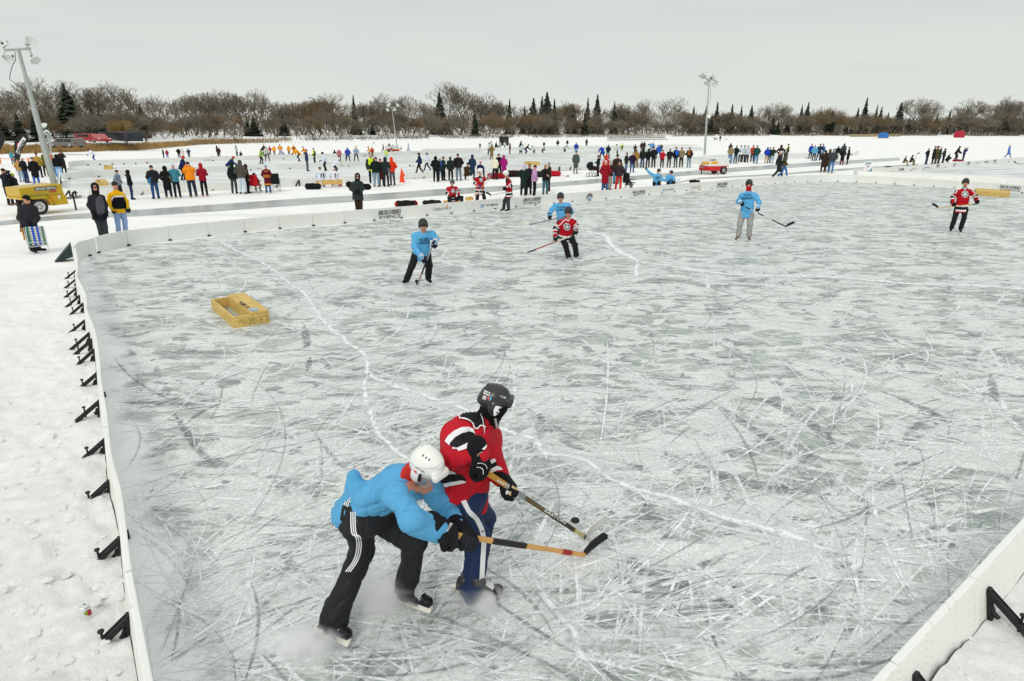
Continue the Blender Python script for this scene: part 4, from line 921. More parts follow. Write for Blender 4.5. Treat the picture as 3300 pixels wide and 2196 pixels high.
# ------------------------------------------------------------------ things people carry
TAPE = mat((.015, .015, .016), .8); WOOD = mat('c9a45e', .55, .2, 9); STEEL = mat((.45, .47, .48), .35, .1, metal=.7)
def stick(A, Bp, tip, label, col='c9c3b4', blade=None, group='hockey sticks', wd=.030, h=.075, grip=True, bands=()):
    """shaft from butt A to heel Bp, blade from the heel to tip; three world points"""
    A, Bp, tip = Vector(A), Vector(Bp), Vector(tip); root = empty('hockey_stick', Bp, label, 'hockey stick', group)
    d = (Bp-A).normalized(); n = d.cross(tip-Bp).normalized(); w_ = n.cross(d)
    mb = MB().bar(A, Bp, .020, wd, w_); sh = mb.build('shaft', mat(col, .45, .05), root); bevel(sh, .004, 2)
    L_ = (Bp-A).length
    for a, b, c in list(bands)+([(0, .09, '141414')] if grip else []):
        MB().bar(A+d*L_*a, A+d*L_*b, .0225, wd+.003, w_).build('tape' if a == 0 else 'band', mat(c, .5), sh)
    bl = MB(); e_ = (tip-Bp); ln = e_.length; e_.normalize(); up = -(d-e_*d.dot(e_)).normalized(); N_ = 7; vs = []
    for i in range(N_+1):
        t = i/N_; c = Bp+e_*ln*t+n*(.022*t*t); hh = h*(.55+.45*min(1, t*4))*(1 if t < .85 else 1-.6*((t-.85)/.15)**2); th = .006
        vs += [c-up*.01+n*th, c+up*hh*.92+n*th, c+up*hh*.92-n*th, c-up*.01-n*th]
    fs = [(0, 3, 2, 1), (N_*4, N_*4+1, N_*4+2, N_*4+3)]
    for i in range(N_):
        for k in range(4): fs.append((i*4+k, i*4+(k+1) % 4, i*4+4+(k+1) % 4, i*4+4+k))
    bl.add(vs, fs); b_ = bl.build('blade', blade or TAPE, root); return root
def pack(col, side=0):
    def f(root, J, s_):
        if side == 0: pr = [rbox(J['chest']+V3(0, .17, -.02), (.14, .08, .21), None, .06)]
        elif side == 9: pr = [rbox(J['chest']+V3(0, .2, -.05), (.42, .13, .13), None, .1)]
        else: pr = [rbox(J['hipL' if side > 0 else 'hipR']+V3(.13*side, .04, .06), (.06, .12, .15), None, .04)]
        hang(geo(('pack', id(J), side), pr, .022, 0), 'backpack' if side == 0 else 'bag', [cloth(col)], root)
        if side in (1, -1):
            me = geo(('strap', id(J), side), [cone(J['shR' if side > 0 else 'shL']+V3(0, .0, .08), J['hipL' if side > 0 else 'hipR']+V3(.1*side, .12, .15), .03, .03)], .02, 0); hang(me, 'strap', [cloth(col)], root)
    return f
def vest(col):
    def f(root, J, s_):
        hang(geo(('vest', id(J)), [p for p in torso_prims(J, 1.12, .0)[:2]], .022, 0), 'vest', [mat(col, .7)], root)
    return f
def cam_(root, J, s_):
    h = J['haL']; MB().box(h+V3(-.04, -.06, 0), (.13, .09, .09)).box(h+V3(-.04, -.13, 0), (.07, .08, .07)).build('camera', BLACK, root, world=False)
def two(a, b):
    def f(r, J, s_): a(r, J, s_); b(r, J, s_)
    return f
GW = 'people watching along the rinks'; GP = 'players on the far rinks'; GF = 'people far out on the lake'
def P_(*a, **k): return person(*a, **k)
R90, L90, BK, FR = 90, -90, 180, 0
# px, yfoot, ytop, pose, top, jacket, trousers, hat, hat colour, boots, yaw, label, group, extra
PEOPLE = [
 (38, 662, 543, 'camera', 'coat', '23262c', '23262c', 'beanie', '1d1a18', '6b4a2c', 60, 'person in long dark coat at the left edge raising a camera', GW, cam_),
 (62, 660, 558, 'pockets', 'puffy', '1e1f24', '202228', 'beanie', 'a6d32a', '5a4028', 120, 'person in black coat with a lime green knit hat', GW, None),
 (44, 531, 489, 'stand', 'jacket', '4f95a8', '1b1d20', 'hood', '4f95a8', '151515', BK, 'person in teal hooded jacket half behind the black feather banner', GW, None),
 (73, 587, 511, 'pockets', 'jacket', 'b08a52', '8ea5b8', 'beanie', '2c3a1e', '302820', 150, 'person in tan work coat and pale jeans beside the feather banner', GW, None),
 (90, 591, 506, 'pockets', 'jacket', '17181b', '24365a', 'beanie', 'e6e8ee', '151515', 120, 'person in black jacket wearing a white knit cap', GW, None),
 (120, 596, 506, 'stand', 'coat', '1d1c22', '3f62a8', 'beanie', '4a565c', '1a1a1a', BK, 'person in long charcoal coat with a pale collar stripe', GW, None),
 (131, 573, 493, 'pockets', 'jacket', 'a8883a', '1e2434', 'beanie', '22262a', '151515', BK, 'person in mustard jacket and navy trousers near the light mast', GW, None),
 (152, 569, 499, 'stand', 'puffy', '5c6423', '3c2f22', 'hood', '5c6423', '1a1a1a', BK, 'person in olive hooded parka left of the light mast', GW, None),
 (170, 556, 484, 'pockets', 'jacket', 'b9b6ac', '2c3038', 'beanie', '2a3040', '1a1a1a', BK, 'person in grey white jacket right behind the light mast', GW, None),
 (178, 571, 499, 'pockets', 'jacket', 'd9541e', '4c6c9c', 'hood', 'd9541e', '1a1a1a', BK, 'person in orange hood partly hidden by a black jacket', GW, None),
 (195, 575, 498, 'stand', 'puffy', '15161a', '8fb2dd', 'hood', '15161a', '1a1a1a', BK, 'person in bulky black jacket and very pale jeans', GW, None),
 (209, 563, 484, 'camera', 'coat', '2a2420', '2a2420', 'beanie', '241e1c', '1a1a1a', BK, 'person in long dark brown coat with both hands raised to the face', GW, cam_),
 (304, 522, 479, 'skate', 'jersey', 'e4e6ec', '24408c', 'helmet', '2c3040', '222222', L90, 'skater in white jersey and blue trousers alone near the left shore', GP, None),
 (391, 642, 548, 'pockets', 'jacket', '7d8f9c', '262c38', 'beanie', '34353c', '1a1a1a', 60, 'person in grey blue jacket behind the man in yellow', GW, None),
 (428, 644, 548, 'pockets', 'jacket', '191a20', '23375e', 'hood', '15151a', '1a1a1a', 110, 'person in black hooded jacket and jeans with hands in pockets', GW, None),
 (504, 642, 533, 'pockets', 'puffy', '24262b', '2a4a7a', 'beanie', '17181a', '1a2030', BK, 'person in black jacket with a blue shoulder bag and jeans', GW, pack('3a6c94', 1)),
 (546, 639, 536, 'pockets', 'coat', '1b1c1a', '1c2440', 'hood', '161715', 'c9ac7a', BK, 'person in long black parka with a crossbody bag and tan boots', GW, pack('4a4430', -1)),
 (575, 638, 529, 'arms', 'jacket', '3d7f92', '15202a', 'beanie', 'b9bcc0', '2a1a18', BK, 'person in teal jacket with a striped knit hat and black leggings', GW, None),
 (625, 636, 521, 'camera', 'puffy', 'f08a1c', '233247', 'beanie', '2c2a20', '7a5a30', BK, 'person in bright orange jacket and brown boots raising a phone', GW, None),
 (662, 634, 526, 'arms', 'jacket', '8f1626', '15141c', 'hood', 'a01c2a', '8a5a2c', BK, 'person in crimson hooded jacket and tall brown boots', GW, None),
 (757, 625, 524, 'stand', 'puffy', '15211d', '3d474a', 'hood', '13201c', '1a1a1a', BK, 'person in black hooded coat and grey trousers beside the seated group', GW, None),
 (784, 626, 517, 'pockets', 'puffy', '4c4a42', 'c3d4de', 'hood', '4c4f46', '1a1a1a', BK, 'person in grey brown hooded jacket and very light blue jeans', GW, None),
 (802, 624, 530, 'stand', 'jacket', '2a201e', '181818', 'hood', '3a241c', '1a1a1a', 120, 'person in dark brown coat squeezed behind the light blue jeans', GW, None),
 (594, 583, 502, 'glide', 'jersey', '1a2850', '1c1d28', 'helmet', 'b8352c', '222222', 60, 'player in navy jersey and red helmet behind the orange jacket', GP, None),
 (745, 566, 504, 'skate', 'jersey', '1d2a55', '8a9288', 'helmet', 'b5442c', '222222', 90, 'player in navy jersey bending low with grey trousers', GP, None),
 (529, 513, 481, 'stand', 'puffy', '2c1c22', '1c1a20', 'hair', '1d1715', '1a1a1a', L90, 'person in dark maroon coat standing by the third rink board', GF, None),
 (541, 513, 489, 'stand', 'jacket', 'a02838', '2c4aa8', 'beanie', 'a02838', '1a1a1a', BK, 'small child in red hat and blue snow trousers', GF, None),
 (579, 512, 476, 'pockets', 'jacket', '1c1c1c', '1e1c24', 'beanie', 'e6e4e6', '1a1a1a', BK, 'person in black and yellow jacket with a white hat', GF, None),
 (592, 512, 479, 'pockets', 'coat', 'd3cfc2', 'c8c4b8', 'beanie', '4a4438', '1a1a1a', BK, 'person in cream coat beside the white hat', GF, None),
 (611, 512, 478, 'pockets', 'jacket', '3a4a5e', '2a3a50', 'beanie', '2c3a4a', '1a1a1a', BK, 'person in slate blue jacket at the third rink', GF, None),
 (703, 509, 470, 'stand', 'puffy', '1a1c22', '1c2430', 'hood', '1a1c22', '1a1a1a', 100, 'person in black coat standing by sticks on the snow', GF, None),
 (708, 509, 474, 'stand', 'jacket', '4a2c2c', '1c2030', 'beanie', '3c2420', '1a1a1a', BK, 'person in dark red jacket close behind the black coat', GF, None),
 (765, 506, 469, 'pockets', 'jacket', 'b5c0c2', '1f2024', 'hood', '3a4442', '1a1a1a', 60, 'person in pale grey jacket and black trousers beside a crouching one', GF, None),
 (776, 506, 487, 'squat', 'jacket', '4a2f2a', '2a2220', 'beanie', '3a2a26', '1a1a1a', 60, 'person in brown crouching beside the pale grey jacket', GF, None),
 (844, 530, 479, 'glide', 'jersey', '8fae5c', '16171a', 'helmet', '1c221c', '222222', 60, 'player in pale green jersey next to the orange team', GP, None),
 (853, 505, 466, 'stand', 'jacket', '2a2a32', '22242c', 'beanie', '2a2622', '1a1a1a', BK, 'person in dark jacket standing behind the green player', GF, None),
 (863, 521, 472, 'glide', 'jersey', 'c4c6bc', '1c1d24', 'helmet', 'd6d6d0', '222222', 0, 'player in white grey jersey between green and orange players', GP, None),
 (871, 504, 471, 'pockets', 'jacket', 'a62832', '2c2c34', 'beanie', '2a2428', '1a1a1a', BK, 'person in red jacket left of the orange shirted row', GF, None),
 (885, 503, 469, 'stand', 'jersey', 'e09a1e', '2c3c54', 'helmet', 'd8dcd8', '222222', 0, 'orange shirted player with a white helmet at the left end of the row', GP, None),
 (906, 503, 466, 'hips', 'jersey', 'd9941a', '1c1d26', 'helmet', '2a2a20', '222222', 0, 'orange shirted player with a dark helmet and hands on hips', GP, None),
 (913, 514, 480, 'skate', 'jersey', 'b0a8c8', 'd8dcec', 'helmet', '8a90b0', '222222', L90, 'skater in lavender and white in front of the orange row', GP, None),
 (932, 502, 470, 'stand', 'jersey', 'dc981c', '20222e', 'helmet', 'a87a28', '222222', 0, 'orange shirted player third from the left of the row', GP, None),
 (949, 501, 467, 'glide', 'jersey', 'e09c20', '20222c', 'helmet', 'c9c8bc', '222222', 0, 'orange shirted player half behind a leaning team mate', GP, None),
 (962, 521, 474, 'skate', 'jersey', 'ec9a1c', '26242c', 'helmet', '34302c', '222222', L90, 'orange shirted player leaning forward on the near side', GP, None),
 (982, 508, 472, 'glide', 'jersey', 'dc8f1c', '2a2830', 'helmet', '2a2c30', '222222', L90, 'orange shirted player at the right end of the row', GP, None),
 (992, 552, 480, 'stand', 'jacket', '2a3a5c', '4a5056', 'cap', 'b54a4a', '222222', 120, 'person in navy jacket and grey trousers walking on skates', GP, None),
 (1015, 528, 478, 'pockets', 'jacket', '26302a', '25303c', 'beanie', '1e2a26', '222222', L90, 'referee in a bright lime safety vest beside the navy jacket', GP, vest('c9ec22')),
 (1049, 552, 490, 'glide', 'jersey', 'd9deec', '14151a', 'helmet', '2c2622', '222222', L90, 'player in white jersey and black trousers left of the number jerseys', GP, None),
 (1079, 507, 484, 'squat', 'jacket', '2c3a34', '2a3038', 'hood', '26322c', '1a1a1a', BK, 'person in dark green crouched behind the pink plaid jacket', GF, None),
 (1095, 522, 479, 'stand', 'jersey', 'b3696f', '332726', 'beanie', 'd8d8d0', '222222', BK, 'player in pink plaid jacket and white hat', GP, None),
 (1122, 522, 476, 'glide', 'jersey', '2c3f9c', '2a2a38', 'helmet', '3a5a94', '222222', BK, 'player in blue jersey with a turquoise band at the waist', GP, None),
 (1149, 522, 472, 'glide', 'jersey', '93a6b8', '1e201f', 'jester', 'b0903c', '222222', 0, 'player in pale blue shirt wearing a yellow jester hat', GP, None),
 (1083, 562, 508, 'skate', 'jersey', 'dce0ec', '15161c', 'helmet', 'e4e8ea', '222222', R90, 'player in white jersey bent over behind the bench players', GP, None),
 (1201, 592, 496, 'stand', 'jacket', '2a3828', '1c2a3c', 'beanie', '9aa0a0', '2a2a2a', BK, 'person in a lime safety vest and grey hat behind the green fleece', GW, vest('c0dc20')),
 (1214, 603, 506, 'pockets', 'puffy', '12201c', '7d97ab', 'beanie', '5c2a20', '6a3c24', BK, 'person in dark green fleece with light jeans and brown boots', GW, None),
 (1231, 600, 511, 'stand', 'coat', '5a2c24', '16161c', 'beanie', '8a6a3a', '2a2020', BK, 'person in rust coat with purple scarf and thin black leggings', GW, None),
 (1246, 603, 507, 'pockets', 'puffy', '252a2c', '22272c', 'hood', '1e2426', '1a1a1a', BK, 'person in charcoal parka holding a grey tote', GW, pack('5a6260', -1)),
 (1266, 598, 507, 'pockets', 'jacket', 'df3a1c', '5a5a68', 'hood', 'e2401e', '2a2428', BK, 'person in scarlet hooded sweatshirt and grey trousers', GW, None),
 (1191, 505, 472, 'glide', 'jersey', 'e2981e', '2a2420', 'helmet', '2a241c', '222222', L90, 'orange shirted player close to the goalkeeper', GP, None),
 (1201, 508, 474, 'stand', 'jersey', 'a83c24', '6a2a20', 'helmet', 'e8901c', '222222', 0, 'player in rust red with an orange helmet lifting a stick', GP, None),
 (1236, 492, 465, 'walk', 'jacket', '5a5a32', '3a3a30', 'beanie', '3a3a22', '1a1a1a', L90, 'person in olive coat walking left of the small light tower', GF, None),
 (1246, 516, 481, 'stand', 'jersey', 'bcd070', '6ac0b8', 'beanie', 'd8cc80', '222222', BK, 'player in lime jersey and turquoise shorts', GP, None),
 (1256, 491, 461, 'pockets', 'jacket', '24282c', '3a4048', 'beanie', '1e2226', '1a1a1a', BK, 'person in black jacket beside the small light tower', GF, None),
 (1266, 491, 466, 'arms', 'jacket', '3c3424', '2a281e', 'hood', '3c3a24', '1a1a1a', BK, 'person in dark brown jacket leaning on the small light tower', GF, None),
 (1317, 492, 463, 'walk', 'coat', 'a3adcf', '2a3040', 'hair', '4c4050', '1a1a1a', L90, 'person in lilac coat walking alone on the snow', GF, None),
 (1353, 561, 492, 'walk', 'jersey', '1f3050', '1c1a18', 'helmet', '1e2a24', '222222', L90, 'player in navy shirt striding left with a stick', GP, None),
 (1378, 551, 492, 'walk', 'jersey', 'ccd4e6', '1c2028', 'helmet', '5a6472', '222222', L90, 'player in white shirt chasing the navy shirt', GP, None),
 (1405, 587, 504, 'pockets', 'puffy', '121c1c', '12181a', 'hood', '101a1a', '1a1a1a', BK, 'person in black hooded jacket left of a blue backpack', GW, None),
 (1420, 583, 507, 'stand', 'jacket', '2a3848', '20303c', 'beanie', 'bccac8', '1a1a1a', BK, 'person with a blue backpack and a pale bobble hat', GW, pack('2f5794')),
 (1430, 582, 505, 'pockets', 'jacket', '28382c', '1e2e3c', 'beanie', '34402c', '1a1a1a', 120, 'person in dark green jacket right of the blue backpack', GW, None),
 (1453, 584, 505, 'stand', 'jacket', '1e2a26', '15181c', 'hair', '1c1a1a', '1a1a1a', BK, 'person in black jacket with a cream scarf around the neck', GW, None),
 (1479, 583, 496, 'pockets', 'puffy', '241e22', '6b7a86', 'beanie', '1a1819', '202020', BK, 'person in dark plum jacket with a yellow stripe down grey trousers', GW, None),
 (1507, 579, 525, 'squat', 'jacket', '4a3c24', '28303c', 'beanie', '2a2420', '3a2a22', 150, 'person in brown jacket squatting beside a white bucket', GW, None),
 (1523, 581, 499, 'pockets', 'coat', '1f3350', '1e2836', 'hood', '1c2e48', '2a2420', BK, 'person in long navy hooded coat', GW, None),
 (1547, 574, 521, 'sit', 'jacket', '1c2a50', '1c2234', 'beanie', 'b03434', '1a1a1a', BK, 'person in navy jacket and red hat sitting beyond the red jerseys', GW, None),
 (1547, 484, 461, 'arms', 'coat', '5a4a30', '3a3428', 'beanie', '4c3c24', '1a1a1a', 0, 'person in brown coat with arms folded far behind', GF, None),
 (1574, 500, 460, 'glide', 'jersey', 'c8d0cc', '26303a', 'helmet', '4c4238', '222222', R90, 'white shirted skater at the left of the dark hut', GP, None),
 (1583, 491, 455, 'stand', 'jersey', 'c2ccca', '2a3038', 'helmet', '3a3a34', '222222', 0, 'tall white shirted skater standing behind another near the hut', GP, None),
 (1597, 484, 457, 'sit', 'jacket', '20242a', '24282c', 'beanie', '1c2022', '1a1a1a', R90, 'person in black sitting left of the dark hut', GF, None),
 (1611, 483, 457, 'arms', 'jersey', 'aebab4', '20262a', 'beanie', 'c8c83c', '222222', 0, 'white shirted skater with a yellow hat before the hut', GP, None),
 (1627, 483, 456, 'stand', 'jersey', 'b4c0bc', '20262a', 'helmet', '5a4c40', '222222', 0, 'white shirted skater right in front of the hut door', GP, None),
 (1585, 515, 466, 'hips', 'coat', '7d6838', '4c3f24', 'hood', '7a6434', '1a1a1a', BK, 'person in long camel coat with one arm out', GW, None),
 (1643, 501, 462, 'pockets', 'jacket', '3a2c28', '5a2c30', 'hood', '2a2422', '1a1a1a', L90, 'person in brown jacket and maroon trousers right of the hut', GF, None),
 (1595, 580, 503, 'pockets', 'puffy', 'e0ddc8', '12181a', 'hood', 'e0ddc8', '1a1a1a', BK, 'person in cream white hooded parka and black trousers', GW, None),
 (1609, 572, 496, 'stand', 'jacket', '17191c', '17191c', 'beanie', '14161a', '1a1a1a', BK, 'person in slim black coat between cream and magenta', GW, None),
 (1625, 573, 501, 'pockets', 'coat', 'a01a74', '3a1428', 'hood', 'a01a6c', '8a1c2c', BK, 'person in long magenta hooded coat and red boots', GW, None),
 (1686, 631, 531, 'pockets', 'coat', '1a2a26', '16201e', 'hood', 'b8b4cc', '2a221c', BK, 'person in dark green parka with a lavender hat', GW, None),
 (1703, 628, 528, 'stand', 'coat', '2c1e2e', '1c1820', 'hair', '5a4030', '5a2c24', 0, 'person in dark purple coat with long brown hair', GW, None),
 (1722, 634, 533, 'pockets', 'puffy', 'b58ab5', '14181c', 'beanie', '2a1e22', '1a1a1a', 120, 'person in lilac pink jacket carrying a brown shoulder bag', GW, pack('6e5c48', 1)),
 (1757, 630, 530, 'arms', 'jacket', '241f20', '3f6670', 'hair', '8a6a50', '3a3028', 30, 'person in black jacket and jeans holding a baby in yellow', GW, None),
 (1768, 618, 524, 'arms', 'jacket', '3c2c26', '2c2420', 'beanie', '84908e', '8a5428', L90, 'person in brown jacket and grey hat kicking up one heel', GW, None),
 (1677, 490, 454, 'glide', 'jersey', '16262a', '1a2228', 'helmet', '1c2226', '222222', R90, 'black shirted skater holding a stick level', GP, None),
 (1679, 501, 465, 'skate', 'jersey', 'b4c4c0', '1e2228', 'helmet', 'c8ccc8', '222222', 150, 'white shirted skater seen from behind in the far game', GP, None),
 (1696, 500, 465, 'skate', 'jersey', '241c28', '2c3c78', 'helmet', '3a2820', '222222', R90, 'black shirted skater with blue trousers bending to the right', GP, None),
 (1721, 499, 469, 'skate', 'jersey', 'b9c5c0', '26262a', 'helmet', '5a4a44', '222222', L90, 'white shirted skater stretching a stick to the right', GP, None),
 (1753, 478, 457, 'stand', 'jacket', '1c2028', '1c2028', 'beanie', '2c1e1c', '1a1a1a', 0, 'person in black right behind a bending black skater', GF, None),
 (1749, 498, 475, 'skate', 'jersey', '241e2e', '1c1c24', 'helmet', '22202c', '222222', 60, 'black shirted skater crouching low', GP, None),
 (1797, 478, 451, 'stand', 'jersey', '242430', '9ca4ac', 'helmet', '3a3434', '222222', 0, 'black shirted player in pale grey trousers standing still', GP, None),
 (1820, 495, 464, 'skate', 'jersey', 'a3b2ae', '1c1e22', 'helmet', 'd0dcd6', '222222', R90, 'white shirted skater reaching with a long stick', GP, None),
 (1828, 476, 451, 'stand', 'jersey', '1c2420', '1e2620', 'helmet', '4a2c24', '222222', 0, 'black shirted player standing behind the long stick', GP, None),
 (1890, 475, 448, 'stand', 'coat', '26302a', '26302a', 'hood', '1c2420', '1a1a1a', BK, 'lone person in dark green coat on open snow', GF, None),
 (1856, 499, 460, 'glide', 'puffy', '1c3f9c', '5a84b8', 'beanie', '2a2c38', '222222', BK, 'person in royal blue jacket above the grey coat', GF, None),
 (1854, 561, 487, 'stand', 'coat', '48514e', '87867a', 'beanie', '2a2c34', '6a6048', BK, 'person in grey green coat and khaki trousers standing alone', GW, None),
 (1926, 569, 501, 'arms', 'jacket', '12211e', '1a2226', 'beanie', '2c221e', '1a1a1a', L90, 'person in black bending over the pram', GW, None),
 (1940, 516, 470, 'skate', 'jersey', '1f44a8', '141a1c', 'helmet', 'dce2e6', '222222', BK, 'blue shirted player with a white helmet leaning left', GP, None),
 (1958, 512, 467, 'glide', 'jersey', '18222e', '1c2226', 'helmet', '4c4c50', '222222', BK, 'black shirted player with a white number facing away', GP, None),
 (1989, 501, 465, 'glide', 'jersey', 'bcc6cc', '1c2624', 'helmet', '1e2a28', '222222', L90, 'white and black shirted player left of the referee', GP, None),
 (2003, 492, 462, 'stand', 'jacket', '2a3a28', '1e2a24', 'beanie', '6a4a1e', '222222', BK, 'referee in a lime vest holding a red flag', GP, vest('cfee2c')),
 (1953, 606, 500, 'stand', 'jacket', 'c01c26', '5a2024', 'hood', 'cf2028', '1a1a1a', 60, 'person with a bright red hood behind the maroon coat', GW, None),
 (1948, 619, 518, 'pockets', 'coat', '8c1524', '3a5a86', 'beanie', 'bfbcb4', '2a2a30', BK, 'person in maroon coat with a pale grey hat and jeans', GW, None),
 (1964, 614, 518, 'stand', 'jacket', '1c2422', 'a6a79c', 'hood', 'a8a49c', '4a4438', 60, 'person in black jacket, grey hood and light grey trousers', GW, None),
 (1984, 594, 498, 'stand', 'puffy', '33261e', '3a6a90', 'beanie', '1c1c18', '3a2420', BK, 'tall person in dark brown jacket behind the red camouflage trousers', GW, None),
 (1993, 614, 520, 'hips', 'puffy', '3c3034', 'c8341e', 'beanie', '55564c', '3a2018', BK, 'person in red and black jacket with red camouflage trousers', GW, None),
 (2016, 560, 492, 'pockets', 'puffy', '1e2a24', '4c7090', 'beanie', '22301e', '1a1a1a', 60, 'person in black jacket and jeans with a blue bag', GW, pack('3f82a8', 1)),
 (2036, 557, 491, 'pockets', 'jacket', '2c1c3a', '34587e', 'beanie', 'a9b5b5', '1a1a1a', BK, 'person in purple jacket with a pale grey hat and jeans', GW, None),
 (2049, 542, 483, 'stand', 'jacket', '96763c', '6e5c30', 'hood', '7c5c2c', '4a3c28', BK, 'person in tan hooded overalls', GW, None),
 (2046, 503, 465, 'arms', 'jacket', '24262a', '1c2024', 'beanie', '2a2420', '1a1a1a', 0, 'person in black coat leaning behind the tan overalls', GF, None),
 (2069, 542, 478, 'stand', 'puffy', '1e261f', '2f4a66', 'hood', '1c221c', '1a1a1a', BK, 'person in bulky black jacket and jeans near the goal mouth', GW, None),
 (2067, 492, 457, 'stand', 'jersey', '3a2a2c', '24242a', 'helmet', '3c302a', '222222', 0, 'dark shirted player behind the row of watchers', GP, None),
 (2075, 489, 456, 'stand', 'jersey', '2e2a2a', '24242a', 'helmet', '2a2826', '222222', 30, 'tallest dark shirted player behind the row of watchers', GP, None),
 (2086, 541, 480, 'pockets', 'jacket', '151b17', '2a3234', 'hood', '141a15', '1a1a1a', BK, 'slim person in black hooded jacket', GW, None),
 (2086, 500, 464, 'glide', 'jersey', 'd2d8d6', '2a2c30', 'helmet', '32322c', '222222', BK, 'white shirted player with dark numbers above the watchers', GP, None),
 (2105, 541, 473, 'arms', 'jacket', '1a1e1b', '22282a', 'beanie', '17201c', '1a1a1a', BK, 'person in black jacket with a red scarf', GW, None),
 (2095, 492, 460, 'stand', 'jersey', '4a8cc0', '2c3a50', 'helmet', '3c6a90', '222222', 0, 'sky blue shirted player far behind', GP, None),
 (2104, 489, 459, 'stand', 'jersey', '5a88ac', '2c3a50', 'helmet', '3a5068', '222222', 0, 'grey blue shirted player beside the sky blue one', GP, None),
 (2121, 513, 467, 'glide', 'jersey', '2350a8', '34507c', 'helmet', '3a68a8', '222222', BK, 'blue shirted player with a white number on the back', GP, None),
 (2130, 492, 464, 'stand', 'jacket', '2a3038', '2a3038', 'beanie', '24282c', '1a1a1a', BK, 'person in dark grey behind the blue number shirt', GF, None),
 (2132, 541, 483, 'arms', 'jacket', 'b3202c', '2e1a26', 'beanie', '22261c', '1a1a1a', BK, 'person in red vest with bare dark sleeves', GW, None),
 (2154, 541, 480, 'arms', 'puffy', '1c211b', '55544c', 'beanie', '1c1e18', '1a1a1a', BK, 'person in black jacket and grey trousers right of the red vest', GW, None),
 (2176, 541, 474, 'stand', 'puffy', '141a1e', '444c56', 'beanie', '141a1c', '1a1a1a', BK, 'person in black with a bright blue backpack', GW, pack('2a66c8')),
 (2194, 540, 475, 'pockets', 'puffy', '8c8262', '151a17', 'beanie', '4a2a24', '1a1a1a', BK, 'person in beige coat with grey sleeves', GW, None),
 (2219, 541, 475, 'pockets', 'puffy', '22201c', '6d8696', 'beanie', '2a2c20', '1a1a1a', BK, 'person with a rust backpack and light jeans left of the centre tower', GW, pack('8a5626')),
 (2352, 499, 462, 'stand', 'jacket', '1e2028', '1e2028', 'hood', '22221c', '1a1a1a', BK, 'person in black hood above the tan jacket', GF, None),
 (2351, 529, 470, 'arms', 'puffy', '8b7f66', '4c74ae', 'beanie', '32241e', '7a3a24', BK, 'person in tan jacket and blue jeans with brown boots', GW, None),
 (2369, 528, 468, 'hips', 'jacket', '14221e', '33536a', 'hair', '9a9070', '1a1a1a', 150, 'fair haired person in black jacket beside the tan jacket', GW, None),
 (2383, 524, 468, 'stand', 'jersey', 'cdd6dc', '3a3430', 'short', '3a3024', '1a1a1a', BK, 'person in white jersey with the number 44', GW, None),
 (2394, 524, 468, 'stand', 'jersey', 'b8c4c8', '1c2226', 'short', '3a322a', '1a1a1a', BK, 'person in white jersey right next to number 44', GW, None),
 (2405, 524, 469, 'stand', 'jersey', 'c6cedb', '22222c', 'short', '3c2e28', '1a1a1a', 60, 'third person in white jersey at the right of number 44', GW, None),
 (2423, 522, 468, 'pockets', 'puffy', 'b23a24', '22283c', 'beanie', '3a3a2c', '1a1a1a', BK, 'person in brick red jacket left of the green jacket', GW, None),
 (2434, 528, 469, 'pockets', 'puffy', '1e4a3e', '3f7396', 'beanie', '1c3a34', '1a1a1a', BK, 'person in dark green jacket and blue jeans', GW, None),
 (2468, 527, 475, 'pockets', 'puffy', '1f3fae', 'b3a27c', 'hood', '2c50b4', '5a4a34', BK, 'person in royal blue jacket and khaki trousers', GW, None),
 (2477, 526, 475, 'stand', 'jacket', '1c2a20', '1c2420', 'beanie', '1e2a22', '1a1a1a', BK, 'person in dark jacket squeezed beside the royal blue jacket', GW, None),
 (2486, 527, 474, 'arms', 'jacket', '28322c', '93b0be', 'beanie', '1e2a24', '1a1a1a', BK, 'person in dark grey with pale blue trousers cut at the knee', GW, None),
 (2512, 531, 466, 'hips', 'coat', '34291f', '2c241c', 'hood', '4a2c24', '1a1a1a', BK, 'broad person in dark brown coat behind the white cap', GW, None),
 (2535, 516, 464, 'arms', 'jacket', '26301e', '34547e', 'beanie', '17201c', '1a1a1a', L90, 'person in bright lime safety vest reading a card', GW, vest('d4f01e')),
 (2504, 576, 487, 'walk', 'coat', '232629', '1c1c22', 'cap', 'ccd2d8', '2a1a1a', R90, 'person in black coat and white cap walking behind the boards', GW, None),
 (2521, 576, 492, 'walk', 'puffy', '4c4a30', '3d6ca8', 'hood', '2c2c26', '3a3028', 75, 'person in olive jacket and jeans striding to the right', GW, None),
 (2609, 513, 464, 'stand', 'jacket', '1f3f9c', '1c2030', 'beanie', '1c2026', '1a1a1a', BK, 'person in blue jacket left of the light blue jacket', GW, None),
 (2621, 520, 469, 'pockets', 'puffy', '5aa3c4', '1c2830', 'beanie', '24343c', '1a1a1a', BK, 'person in light blue jacket and black trousers', GW, None),
 (2636, 519, 464, 'hips', 'puffy', '1f2e48', '1c2a44', 'beanie', '1a2430', '1a1a1a', BK, 'person in navy coat with a white bag on the shoulder', GW, pack('c8d0d4', -1)),
 (2645, 517, 463, 'stand', 'jacket', '4a74a4', '2c3c58', 'beanie', '2c3a50', '1a1a1a', BK, 'person in denim blue jacket beside the navy coat', GW, None),
 (2650, 557, 484, 'pockets', 'coat', '362a24', '3a2c24', 'hair', '2c221e', '9c7c50', BK, 'person in long dark brown coat and tan boots', GW, None),
 (2663, 555, 481, 'stand', 'coat', '4c3c24', '241e1a', 'hood', '5c4a2c', '1a1a1a', BK, 'person in bronze hooded coat between brown and grey', GW, None),
 (2675, 559, 479, 'pockets', 'puffy', '3c4146', '4a78a8', 'hood', '83898a', 'b07030', BK, 'person in two tone grey hooded jacket and blue jeans', GW, None),
